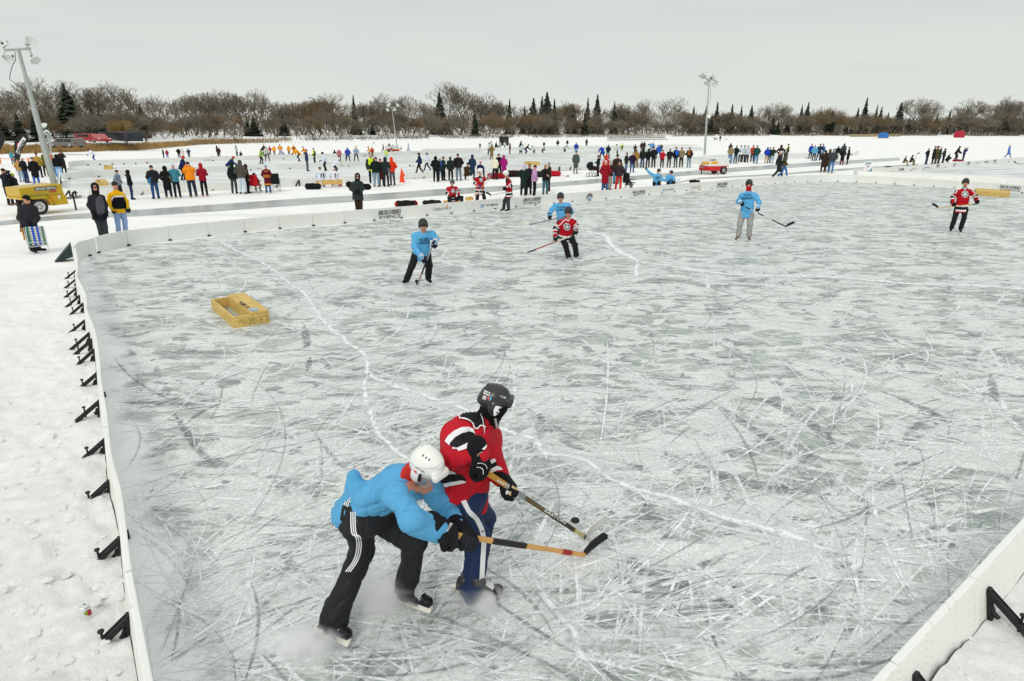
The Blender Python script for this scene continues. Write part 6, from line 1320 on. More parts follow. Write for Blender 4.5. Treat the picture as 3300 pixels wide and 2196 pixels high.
def on_shaft(J, A_, sdir, px, py):
    t = min(np.linspace(0, 1.2, 240), key=lambda k: abs(proj(A_+Vector(sdir)*k)[0]-px)); J['haL'] = np.array(A_)+sdir*t; d = J['haL']-J['elL']; L0 = np.linalg.norm(d); J['wrL'] = J['haL']-d/L0*.12
HPX = (1508, 1736)
FG = 'skaters battling for the puck in front'
# ---- light blue skater bending for the puck
J = skeleton((1200, 2035), (1172, 1640, -.13), dict(chest=('pelvis', 1262, 1568, .31, 1), neck=('pelvis', 1320, 1543, .50, 1), head=('neck', 1376, 1500, .2, 1), shR=('neck', 1288, 1585, .20, 1), shL=('neck', 1385, 1568, .19, -1), elR=('shR', 1328, 1672, .27, 1), wrR=('elR', 1412, 1700, .22, -1), haR=('wrR', 1447, 1722, .10, -1),
    elL=('shL', 1436, 1640, .26, -1), wrL=('elL', 1480, 1688, .24, 1), haL=('wrL', 1512, 1732, .12, 1), hipR=('pelvis', 1150, 1650, .1, 1), hipL=('pelvis', 1203, 1655, .1, -1)), dict(anR=(1078, 1985, .17), anL=(1312, 1886, .17), toeR=(1120, 2050, .1), toeL=(1376, 1940, .1)), {'R': (1168, 1775), 'L': (1338, 1752)})
J['face'] = nrm(V3(.62, -.42, -.78)); J['hup'] = nrm(V3(.50, -.38, .78)); J['head'] = J['head']+V3(.0, .0, .0)
heel = gp(1883, 1789, .03); tip = gp(1950, 1729, .05); A_ = Vector(J['haR'])-(heel-Vector(J['haR'])).normalized()*.12
sdir = np.array((heel-A_).normalized())
on_shaft(J, A_, sdir, *HPX)
J['hs'] = .9
hero1 = empty('person', gp(1200, 2035), 'skater in light blue shirt and white helmet bending low over a wooden stick', 'person', FG)
part('body', skin_prims(J, None), .008, FACE, hero1)
up_, rt_, fw_ = frame(J); bp_ = vp(gp(1200, 2035), 1141, 1533, -.17)
BJ = [jersey_cloth((.10, .36, .62))]
pr = torso_prims(J, 1.0, .06, sleeve=1.06, cut=False)
pr.insert(3, cone(J['pelvis']+up_*.06, np.array(bp_), .10, .022, 0, None, .07)); pr.insert(4, cone(np.array(bp_), np.array(vp(gp(1200, 2035), 1130, 1585, -.17)), .025, .04, 0, None, .07))
pr.insert(5, rbox(J['pelvis']-up_*.37, (.5, .5, .28), np.array([rt_, fw_, up_]), .01, 0, op='s'))
pr.append(cone(J['elR']+V3(0, 0, -.05), J['wrR']+V3(0, 0, -.055), .055, .035, 0, None, .04))
jk1 = part('jersey', pr, .010, BJ, hero1, .013, 1.0, .3)
BP = [jersey_cloth((.018, .019, .021), .7)]
tr1 = part('trousers', leg_prims(J, 1.06, 0, .018)+[cone(J['an'+s], J['an'+s]-V3(0, 0, .045), .082, .086, 0) for s in 'LR'], .010, BP, hero1, .011, 1.0, 1.3)
SK = ['2a2d3c', '131314', 'a3a7a6', '262a3a']
skate(hero1, (1013, 2047), (1122, 2095), J['anR'], SK); skate(hero1, (1291, 1948), (1377, 1981), J['anL'], SK)
gb = cloth('1b1c20'); gk = cloth('26272b')
for s in 'LR': gl = part('glove', glove_prims(J, s, sdir, 1.28, (0, 0, 1)), .007, [gb, gk], hero1, .002, 3); (globals().__setitem__('glR1', gl) if s == 'R' else None)
hw = mat((.80, .80, .76), .28, .02, spec=.5, coat=.5)
r, f, u = head_ax(J); h = J['head']
hp = helmet_prims(J, 0, .90)+[cone(h+u*.100-f*.06, h+u*.103+f*.04, .033, .035, 0, (u, .35), .02), cone(h+f*.118+u*.035-r*.05, h+f*.118+u*.035+r*.05, .014, .016, 0, k=.02)]
hm1 = part('helmet', hp, .0065, [hw], hero1)
bv = bvh_of([hm1])
for (x, y) in ((1363.4, 1468.5), (1373, 1476.5), (1382.5, 1483)): surf_poly('vent', hm1, bv, [(x-4, y+2.5), (x+1, y-4), (x+4.5, y-2.5), (x-.5, y+4)], BLACK, 6, .002)
surf_ribbon('seam', hm1, bv, [Bg(1000, 270), Bg(1060, 325), Bg(1160, 345), Bg(1260, 340), Bg(1330, 290)], 1.2, mat((.45, .45, .43), .5), .002)
surf_ribbon('seam', hm1, bv, [Bg(1010, 330), Bg(1090, 400), Bg(1180, 425), Bg(1290, 410), Bg(1345, 360)], 1.2, mat((.5, .5, .48), .5), .002)
surf_poly('logo', hm1, bv, [Bg(1040, 360), Bg(1080, 375), Bg(1070, 400)], mat('c8242c', .5), 6, .003); surf_text('lettering', hm1, bv, 'BAUER', Bg(1065, 342), Bg(1155, 392), Bg(1069, 328), BLACK, .003, .01)
vs = []; fs = []; nu, nv_ = 14, 6
for j in range(nv_+1):
    for i in range(nu+1):
        a = math.radians(-78+156*i/nu); zz = .028-.125*j/nv_; rr = .112-.012*(j/nv_); vs.append(h+r*math.sin(a)*rr*.88+f*(math.cos(a)*rr+.012)+u*zz)
fs = [(j*(nu+1)+i, j*(nu+1)+i+1, (j+1)*(nu+1)+i+1, (j+1)*(nu+1)+i) for j in range(nv_) for i in range(nu)]
vm = bpy.data.materials.new('clear_visor'); vm.use_nodes = True; b = vm.node_tree.nodes['Principled BSDF']; b.inputs['Base Color'].default_value = (.55, .6, .6, 1); b.inputs['Alpha'].default_value = .32; b.inputs['Roughness'].default_value = .12
obj('visor', vs, fs, vm, hm1, smooth=True)
for s in (-1, 1): MB().bar(h+r*s*.098+u*.02+f*.03, h+r*s*.098-u*.03+f*.05, .02, .012).build('visor_clip', BLACK, hm1)
MB().tube([h+r*.095-u*.05+f*.02, h+r*.07-u*.11+f*.05, h-u*.135+f*.07, h-r*.07-u*.11+f*.05, h-r*.095-u*.05+f*.02], .006, 6).build('chin_strap', BLACK, hm1)
part('collar', [cone(J['neck']-up_*.03, h-u*.07-f*.03, .078, .072)], .01, [mat('c22318', .7)], hero1)
bv = bvh_of([tr1])
for off in (-8.2, 0, 8.2):
    surf_ribbon('stripe', tr1, bv, [(1138+off*.8, 1650), (1139+off*.8, 1700), (1143+off*.8, 1722), (1154+off*.82, 1731), (1157+off*.8, 1765), (1147+off*.8, 1806), (1122+off*.85, 1843)], 3.6, WHT, .004, 6)
    surf_ribbon('stripe', tr1, bv, [(1133+off*.7, 1605+off*.3), (1120+off*.6, 1618+off*.4), (1116+off*.7, 1632+off*.3)], 3.2, WHT, .004, 4)
bv = bvh_of([jk1]); surf_poly('number_mark', jk1, bv, [Bg(640, 335), Bg(680, 290), Bg(770, 262), Bg(762, 285), Bg(700, 308), Bg(690, 330)], BLK, 6, .006)
surf_text('lettering', jk1, bv, 'PUCKIN', (1340, 1592), (1362, 1602), (1341, 1585), BLK, .006); surf_poly('white_mark', jk1, bv, [(1354, 1608), (1366, 1606), (1367, 1624), (1362, 1626), (1361, 1614), (1355, 1614)], WHT, 6, .006)
bv = bvh_of([glR1]); surf_text('lettering', glR1, bv, 'BAUER', Bg(1385, 985), Bg(1440, 905), Bg(1362, 968), WHITE, .003, .03)
st1 = stick(A_, heel, tip, 'tan wooden stick with black taped blade held by the light blue skater', col='d8a35c', wd=.036, h=.085, bands=((.02, .08, 'e07a2c'), (.30, .52, '1b1a16'), (.80, .88, 'a31d22')), grip=False)
sh_ = [c for c in children(st1) if c.name.startswith('shaft')][0]; bv = bvh_of([sh_]+children(sh_))
surf_text('lettering', sh_, bv, 'BAUER', (1546, 1757.5), (1592, 1762.5), (1547, 1750.5), WHITE, .002, .03); surf_text('lettering', sh_, bv, 'SUPREME', (1644, 1771), (1716, 1779), (1645, 1763), mat((.32, .26, .18), .6), .002, .02)
surf_text('lettering', sh_, bv, 'ONE 70', (1760, 1782), (1790, 1785), (1761, 1777), WHITE, .002, .01)
# ---- red skater reaching past him
J = skeleton((1545, 1925), (1490, 1585, .0), dict(chest=('pelvis', 1505, 1440, .36, 1), neck=('pelvis', 1558, 1358, .53, 1), head=('neck', 1596, 1292, .2, 1), shR=('neck', 1480, 1392, .22, 1), shL=('neck', 1580, 1405, .18, -1), elR=('shR', 1460, 1472, .26, 1), wrR=('elR', 1543, 1462, .24, 1), haR=('wrR', 1557, 1516, .12, -1),
    elL=('shL', 1590, 1505, .27, 1), wrL=('elL', 1627, 1562, .25, 1), haL=('wrL', 1655, 1592, .11, 1), hipR=('pelvis', 1483, 1605, .1, 1), hipL=('pelvis', 1512, 1608, .1, -1)), dict(anR=(1528, 1888, .17), anL=(1520, 1876, .15), toeR=(1600, 1893, .1), toeL=(1575, 1868, .1)), {'R': (1540, 1722), 'L': (1562, 1668)})
J['face'] = nrm(V3(.92, -.12, -.42)); J['hup'] = nrm(V3(.34, .06, .95))
HPX = (1650, 1588); heel = gp(1886, 1732, .03); tip = gp(1944, 1678, .05); A_ = Vector(J['haR'])-(heel-Vector(J['haR'])).normalized()*.03
sdir = np.array((heel-A_).normalized()); on_shaft(J, A_, sdir, *HPX)
J['hs'] = .86
hero2 = empty('person', gp(1545, 1925), 'skater in red jersey and black helmet turning towards the puck', 'person', FG)
part('body', skin_prims(J, None), .008, FACE, hero2)
RJ = jersey_cloth((.47, .010, .022))
pr = torso_prims(J, 1.24, .05, sleeve=1.0); up_, rt_, fw_ = frame(J)
jk2 = part('jersey', pr, .010, [RJ], hero2, .012, 1.0, .9)
NV = [jersey_cloth((.014, .030, .085), .7)]
tr2 = part('trousers', leg_prims(J, 1.04, 0, .02)+[cone(J['an'+s], J['an'+s]-V3(0, 0, .06), .088, .092, 0) for s in 'LR'], .010, NV, hero2, .010, 1.0, 2.1)
SK2 = ['2c2c2e', '151515', '4a4c4c', '3a3836']
skate(hero2, (1503, 1927), (1610, 1921), J['anR'], SK2); skate(hero2, (1480, 1893), (1560, 1890), J['anL'], SK2)
for s in 'LR':
    gl = part('glove', glove_prims(J, s, sdir, 1.22, (0, 0, 0)), .007, [cloth('17171a')], hero2, .002, 3)
    b2 = bvh_of([gl])
    if s == 'R': 
        surf_ribbon('piping', gl, b2, [Rg(655, 1025), Rg(700, 1020), Rg(745, 1045), Rg(762, 1085)], 1.8, WHITE, .003); surf_ribbon('piping', gl, b2, [Rg(645, 1065), Rg(690, 1070), Rg(718, 1100), Rg(720, 1145)], 1.8, WHITE, .003)
        surf_text('lettering', gl, b2, 'JOFA', Rg(655, 945), Rg(715, 905), Rg(648, 922), mat('cfc0a0', .6), .003, .02)
    else:
        surf_poly('tan_palm', gl, b2, [Rg(1045, 1270), Rg(1160, 1335), Rg(1130, 1345), Rg(1040, 1300)], mat('c9b083', .7), 6, .003); surf_poly('tan_palm', gl, b2, [Rg(975, 1330), Rg(1040, 1340), Rg(1030, 1390), Rg(1000, 1370)], mat('c9b083', .7), 6, .003)
        surf_ribbon('piping', gl, b2, [Rg(1060, 1410), Rg(1110, 1425), Rg(1165, 1435)], 2.0, WHITE, .003)
part('balaclava', [ell(J['head']-V3(0, 0, .005), (.074, .090, .106), head_ax(J)), cone(J['head']-V3(0, 0, .05), J['neck']-up_*.04, .082, .092, k=.05)], .008, [cloth('121214')], hero2, .004, 1.2)
r, f, u = head_ax(J); h = J['head']
hb = mat((.022, .024, .026), .32, .05, spec=.5)
hp = helmet_prims(J, 0, .85)+[cone(h+u*.092-f*.065, h+u*.100+f*.02, .028, .03, 0, (u, .4), .02), cone(h+f*.102+u*.02-r*.055, h+f*.102+u*.02+r*.055, .018, .018, 0, k=.02), cone(h-f*.102-u*.02-r*.03, h-f*.102-u*.02+r*.03, .018, .02, 0)]
hm2 = part('helmet', hp, .0065, [hb], hero2); bv = bvh_of([hm2])
earp = surf_poly('ear_guard', hm2, bv, [Rg(862, 378), Rg(937, 390), Rg(930, 480), Rg(890, 502), Rg(838, 482), Rg(840, 420)], WHITE, 6, .006)
surf_poly('ear_slot', hm2, bv, [Rg(890, 408), Rg(920, 414), Rg(915, 434), Rg(886, 428)], BLACK, 6, .010); surf_poly('ear_slot', hm2, bv, [Rg(868, 440), Rg(908, 446), Rg(888, 470), Rg(872, 462)], BLACK, 6, .010)
surf_poly('sticker', hm2, bv, [Rg(740, 202), Rg(803, 232), Rg(787, 268), Rg(725, 240)], WHITE, 6, .003); surf_text('lettering', hm2, bv, 'CCM', Rg(734, 236), Rg(785, 256), Rg(742, 214), BLACK, .006, .03)
surf_poly('sticker', hm2, bv, [Rg(725, 258), Rg(765, 272), Rg(750, 314), Rg(712, 300)], mat((.5, .5, .48), .5), 6, .003)
cc = Rg(793, 295); surf_poly('sticker', hm2, bv, [(cc[0]+7*math.cos(a), cc[1]+7.5*math.sin(a)) for a in np.linspace(0, 6.28, 15)[:-1]], mat('5a9bb8', .5), 6, .003); surf_poly('sticker', hm2, bv, [(cc[0]+6*math.cos(a), cc[1]+6.4*math.sin(a)) for a in np.linspace(1.6, 4.7, 8)], mat('c8403a', .5), 6, .006)
surf_text('lettering', hm2, bv, 'CCM', Rg(908, 278), Rg(970, 302), Rg(914, 256), mat((.6, .62, .62), .4), .003, .02)
MB().tube([h+r*.10-u*.09+f*.045, h+r*.075-u*.15+f*.075, h-u*.175+f*.085, h-r*.07-u*.13+f*.06], .009, 6).build('chin_strap', mat((.35, .35, .35), .5), hm2)
D_ = lambda nm, pts, m: surf_poly(nm, jk2, bvj, [Rg(*p) for p in pts], m, 6, .006)
bvj = bvh_of([jk2])
D_('yoke', [(470, 470), (520, 435), (600, 405), (650, 420), (700, 470), (735, 540), (740, 590), (700, 600), (655, 625), (620, 610), (590, 570), (540, 535), (495, 520), (465, 510)], BLK)
surf_ribbon('piping', jk2, bvj, [Rg(*p) for p in [(450, 488), (465, 520), (510, 526), (565, 545), (602, 585), (622, 628), (655, 636), (690, 606), (740, 620)]], 3.6, WHT, .009)
surf_ribbon('lace', jk2, bvj, [Rg(*p) for p in [(600, 415), (655, 440), (695, 500), (715, 570), (722, 640), (724, 700)]], 2.6, WHT, .011)
D_('sleeve_stripe', [(295, 780), (330, 720), (400, 660), (480, 622), (560, 615), (610, 640), (632, 700), (615, 682), (560, 664), (480, 688), (405, 738), (348, 805), (345, 830)], WHT)
D_('sleeve_stripe', [(347, 812), (402, 737), (480, 687), (560, 663), (615, 682), (635, 702), (642, 750), (560, 792), (480, 832), (420, 850), (370, 836)], BLK)
D_('sleeve_stripe', [(380, 842), (430, 851), (480, 833), (560, 796), (643, 752), (655, 800), (600, 835), (520, 870), (450, 890), (430, 866), (385, 862)], WHT)
D_('hem_stripe', [(240, 1090), (340, 1088), (425, 1140), (330, 1147), (240, 1142)], WHT); D_('hem_stripe', [(240, 1146), (425, 1142), (480, 1155), (528, 1200), (522, 1225), (470, 1210), (380, 1226), (290, 1246), (240, 1240)], BLK)
D_('hem_stripe', [(270, 1250), (380, 1229), (470, 1213), (520, 1228), (515, 1242), (420, 1262), (290, 1290)], WHT)
D_('sleeve_stripe', [(775, 1000), (850, 972), (866, 1005), (780, 1045)], WHT); D_('sleeve_stripe', [(782, 1046), (866, 1006), (874, 1050), (785, 1092)], BLK); D_('sleeve_stripe', [(785, 1094), (874, 1052), (910, 1065), (940, 1095), (870, 1102), (790, 1142)], WHT)
cc = Rg(722, 838); surf_poly('crest', jk2, bvj, [(cc[0]+8.5*math.cos(a), cc[1]+12*math.sin(a)) for a in np.linspace(0, 6.28, 15)[:-1]], WHT, 6, .010)
bv = bvh_of([tr2]); surf_ribbon('side_stripe', tr2, bv, [C(*p) for p in [(878, 640), (900, 690), (928, 742), (962, 775), (990, 830), (1003, 890), (1001, 960), (996, 1050), (992, 1135)]], 15, WHT, .005, 6)
st2 = stick(A_, heel, tip, 'brown and gold stick with white taped blade held by the red skater', col='5a4a24', blade=mat((.66, .66, .62), .7), wd=.034, h=.085, grip=False, bands=((.04, .18, 'b8862a'), (.18, .34, '8a8f90'), (.60, .84, '3a3424'), (.86, .97, 'd0c48c')))
sh_ = [c for c in children(st2) if c.name.startswith('shaft')][0]; bv = bvh_of([sh_]+children(sh_))
surf_text('lettering', sh_, bv, 'EASTON', Rg(872, 1222), Rg(1068, 1338), Rg(884, 1200), WHITE, .002, .03); surf_text('lettering', sh_, bv, 'EASTON', (1753, 1648), (1820, 1690), (1758, 1641), WHITE, .002, .03)
# ---- snow thrown up by the blades
def spray(c, rad, label, dens=2.2, seed=0):
    bm = bmesh.new(); bmesh.ops.create_icosphere(bm, subdivisions=3, radius=1); vs = [(c[0]+v.co.x*rad[0], c[1]+v.co.y*rad[1], max(.015, c[2]+v.co.z*rad[2])) for v in bm.verts]; fs = [[v.index for v in f_.verts] for f_ in bm.faces]; bm.free()
    m = bpy.data.materials.new('snow_mist'); m.use_nodes = True; t = m.node_tree; t.nodes.remove(t.nodes['Principled BSDF']); o_ = t.nodes['Material Output']; v = t.nodes.new('ShaderNodeVolumePrincipled'); v.inputs['Color'].default_value = (1, 1, 1, 1)
    co = node(t, 'ShaderNodeTexCoord').outputs['Object']; mp_ = node(t, 'ShaderNodeMapping'); mp_.inputs['Scale'].default_value = tuple(1/x for x in rad); t.links.new(co, mp_.inputs[0])
    ln = node(t, 'ShaderNodeVectorMath', operation='LENGTH'); t.links.new(mp_.outputs[0], ln.inputs[0]); fall = ramp(t, ln.outputs['Value'], [(.1, 1.), (.55, .35), (.98, 0.)])
    n = noise(t, co, 0, (1, 1, 1), 5, 4, .8, .6, (seed, 0, 0)); d = math_(t, 'MULTIPLY', fall, ramp(t, n, [(.38, 0.), (.62, 1.)])); t.links.new(math_(t, 'MULTIPLY', d, dens), v.inputs['Density']); t.links.new(v.outputs[0], o_.inputs['Volume'])
    o = obj('snow_spray', vs, fs, m, None, loc=c); return tag(o, label, None, None, 'stuff')
def sp(px, py, z, rad, label, dens, seed): p = gp(px, py, z); spray((p.x, p.y, p.z), rad, label, dens, seed)
sp(1200, 1915, .14, (.36, .2, .26), 'puff of snow dust between the legs of the light blue skater', 34, 1); sp(1550, 1935, .08, (.22, .15, .15), 'puff of snow dust in front of the red skater skates', 50, 4); sp(985, 2085, .08, (.30, .15, .16), 'snow dust behind the trailing blade of the light blue skater', 45, 7)
# ------------------------------------------------------------------ far shore, trees, vehicles, light towers and small things
SH = [(-700, 530), (-300, 512), (0, 498), (200, 492), (450, 485), (560, 475), (650, 467), (900, 461), (1350, 450.6), (1800, 445.5), (2300, 440.5), (2750, 439), (3300, 440), (3900, 442)]
shore = [gp(*p) for p in SH]
def bank_z(t): return (.0, .45, .9, 1.4, 1.8, 2.0, 2.4)[t]
def bank_d(i, t):
    near = shore[i].length < 190; return ((0, 2.2, 12, 45, 110, 420, 1500) if near else (0, 4, 30, 70, 150, 500, 1600))[t]
vs = []
for i, p in enumerate(shore):
    n = Vector((p.x, p.y, 0)).normalized()
    for t_ in range(7): q = p+n*bank_d(i, t_); vs.append((q.x, q.y, bank_z(t_)+.01))
terr = obj('shore_bank', vs, [(i*7+t_, (i+1)*7+t_, (i+1)*7+t_+1, i*7+t_+1) for i in range(len(shore)-1) for t_ in range(6)], LSNOW, smooth=True)
tag(terr, 'snow covered shore rising behind the lake', None, None, 'structure')
TB = BVHTree.FromPolygons([Vector(v) for v in vs], [(i*7+t_, (i+1)*7+t_, (i+1)*7+t_+1, i*7+t_+1) for i in range(len(shore)-1) for t_ in range(6)])
def on_bank(px, off):
    """a point on the shore behind pixel column px, off metres behind the water line"""
    for a, b in zip(range(len(SH)-1), range(1, len(SH))):
        if SH[a][0] <= px <= SH[b][0]:
            t_ = (px-SH[a][0])/(SH[b][0]-SH[a][0]); g = gp(px, lerp(SH[a][1], SH[b][1], t_)); n = Vector((g.x, g.y, 0)).normalized(); q = g+n*off
            h = TB.ray_cast(Vector((q.x, q.y, 50)), Vector((0, 0, -1))); return Vector((q.x, q.y, h[0].z if h[0] else 0))
def seg_mesh(segs, n=3):
    """segs: (a, b, ra, rb) arrays -> open tapered prisms"""
    vs = []; fs = []
    for a, b, ra, rb in segs:
        d = (b-a); l = d.length
        if l < 1e-5: continue
        d /= l; X = d.orthogonal().normalized(); Y = d.cross(X); k = len(vs)
        for c, r in ((a, ra), (b, rb)):
            for i in range(n): an = 2*math.pi*i/n; vs.append(c+(X*math.cos(an)+Y*math.sin(an))*r)
        fs += [(k+i, k+(i+1) % n, k+n+(i+1) % n, k+n+i) for i in range(n)]
    return vs, fs
def bare_tree(seed, H=16., spread=.5, split=.28, levels=6, tw=.05, droop=0.0, dense=1.0, multi=1):
    r = random.Random(seed); tr = []; cr_ = []
    def grow(p, d, ln, rad, lev):
        n = 3 if lev < 3 else 2; q = p
        for i in range(n):
            d2 = (d+Vector((r.gauss(0, .13), r.gauss(0, .13), r.gauss(.04, .08)-droop*lev*.05))).normalized(); e_ = q+d2*ln/n; r2 = rad*(1-.28/n)
            (tr if lev <= 2 else cr_).append((q, e_, max(rad, tw*.5), max(r2, tw*.45))); q = e_; d = d2; rad = r2
            if lev >= 2 and i < n-1 and r.random() < .8*dense:
                side = Vector((r.gauss(0, 1), r.gauss(0, 1), r.gauss(.2, .5))).normalized(); grow(q, (d+side*.9).normalized(), ln*.55, rad*.5, lev+1) if lev < levels else None
        if lev >= levels: return
        k = r.choice((2, 3)) if lev > 0 else r.choice((3, 4, 5)); ph = r.uniform(0, 6.28)
        for i in range(k):
            a = ph+2*math.pi*i/k+r.gauss(0, .3); sp = spread*r.uniform(.6, 1.25); X = d.orthogonal().normalized(); Y = d.cross(X)
            nd = (d+(X*math.cos(a)+Y*math.sin(a))*sp*1.3).normalized(); nd.z += .12; nd.normalize(); grow(q, nd, ln*r.uniform(.68, .85), rad*(.62 if k == 3 else .7), lev+1)
    for m in range(multi): grow(Vector((r.gauss(0, .03)*(multi > 1), r.gauss(0, .03)*(multi > 1), -.4)), Vector((r.gauss(0, .06+.25*(multi > 1)), r.gauss(0, .06+.25*(multi > 1)), 1)).normalized(), H*split, H*.022/(multi**.3), 0)
    z = max(b.z for a, b, _, _ in cr_); s_ = H/z; sc_ = lambda L_: [(a*s_, b*s_, ra, rb) for a, b, ra, rb in L_]
    return sc_(tr), sc_(cr_)
def conifer(seed, H=16., W_=3.2, gaps=.1):
    r = random.Random(seed); tr = [(Vector((0, 0, -.4)), Vector((0, 0, H*.98)), H*.014, .03)]; vs = []; fs = []; z = H*.08
    while z < H*.99:
        t_ = 1-(z/H); rad = W_*(t_**.95)*r.uniform(.65, 1.15)+.12; n = int(7+9*t_)
        for i in range(n):
            if r.random() < gaps: continue
            a = r.uniform(0, 6.28); L_ = rad*r.uniform(.6, 1.1); d = Vector((math.cos(a), math.sin(a), 0)); s_ = Vector((-d.y, d.x, 0)); dr = -.35*L_; b = Vector((0, 0, z)); w_ = .3*L_+.2
            for k in range(3):
                c0 = b+d*L_*(k*.28)+Vector((0, 0, dr*k*.3)); c1 = b+d*L_*(k*.28+.42)+Vector((0, 0, dr*(k*.3+.4)-r.uniform(.1, .4))); q = len(vs); o = Vector((0, 0, r.uniform(-.15, .15)))
                vs += [c0+s_*w_*.3, c0-s_*w_*.3, c1-s_*w_*.8+o, c1+s_*w_*.8-o, c1+d*L_*.15+Vector((0, 0, -.15))]; fs += [(q, q+1, q+2, q+4), (q, q+4, q+3)]
        z += H*.018*r.uniform(.7, 1.3)+.05
    return tr, vs, fs
BARK = mat((.12, .104, .08), .9, .25, 1.2); TWIG = mat((.17, .145, .105), .9, .3, .6); TWIG2 = mat((.19, .14, .085), .9, .3, .6); TWIG3 = mat((.30, .205, .075), .9, .25, .8); PINE = mat((.035, .046, .030), .9, .35, .8); TWIG4 = mat((.20, .175, .135), .9, .3, .6)
_tm = {}
def tmpl(kind):
    if kind in _tm: return _tm[kind]
    k, sd = kind
    if k == 'pine': tr, cv, cf = conifer(sd, 16, (4.4, 5.0, 3.9)[sd % 3], .06)
    else:
        a = {'elm': dict(spread=.52, split=.24, levels=6), 'oak': dict(spread=.62, split=.2, levels=6, dense=1.0), 'brush': dict(spread=.42, split=.16, levels=6, multi=3, dense=1.0), 'poplar': dict(spread=.26, split=.2, levels=6, multi=2), 'sapling': dict(spread=.3, split=.2, levels=4, tw=.03, multi=3)}[k]
        tr, c = bare_tree(sd*7+3, 16, tw={'poplar': .05, 'sapling': .035}.get(k, .075), **{x: y for x, y in a.items() if x != 'tw'}); cv, cf = seg_mesh(c, 3)
    tv, tf = seg_mesh(tr, 6); out = []
    for nm, v, f_ in (('trunk', tv, tf), ('crown', cv, cf)):
        me = bpy.data.meshes.new(nm); me.from_pydata([tuple(x) for x in v], [], [tuple(x) for x in f_]); me.materials.append(BARK); me.update(); out.append(me)
    _tm[kind] = out; return out
tcount = 0
def tree(px, off, ytop, kind, label, m=None, wx=1.0, group='trees along the far shore'):
    b = on_bank(px, off)
    if b is None: return
    zz = min((i*.25 for i in range(8, 160)), key=lambda a: abs(proj(b+Vector((0, 0, a)))[1]-ytop)); s_ = zz/16
    root = empty('pine_tree' if kind[0] == 'pine' else 'bare_tree', b, label, 'tree', group, rnd.uniform(0, 6.28)); root.scale = (s_*wx, s_*wx, s_)
    for me, nm, mm in zip(tmpl(kind), ('trunk', 'crown'), (BARK, m or (PINE if kind[0] == 'pine' else TWIG))): hang(me, nm, [mm], root)
    return root
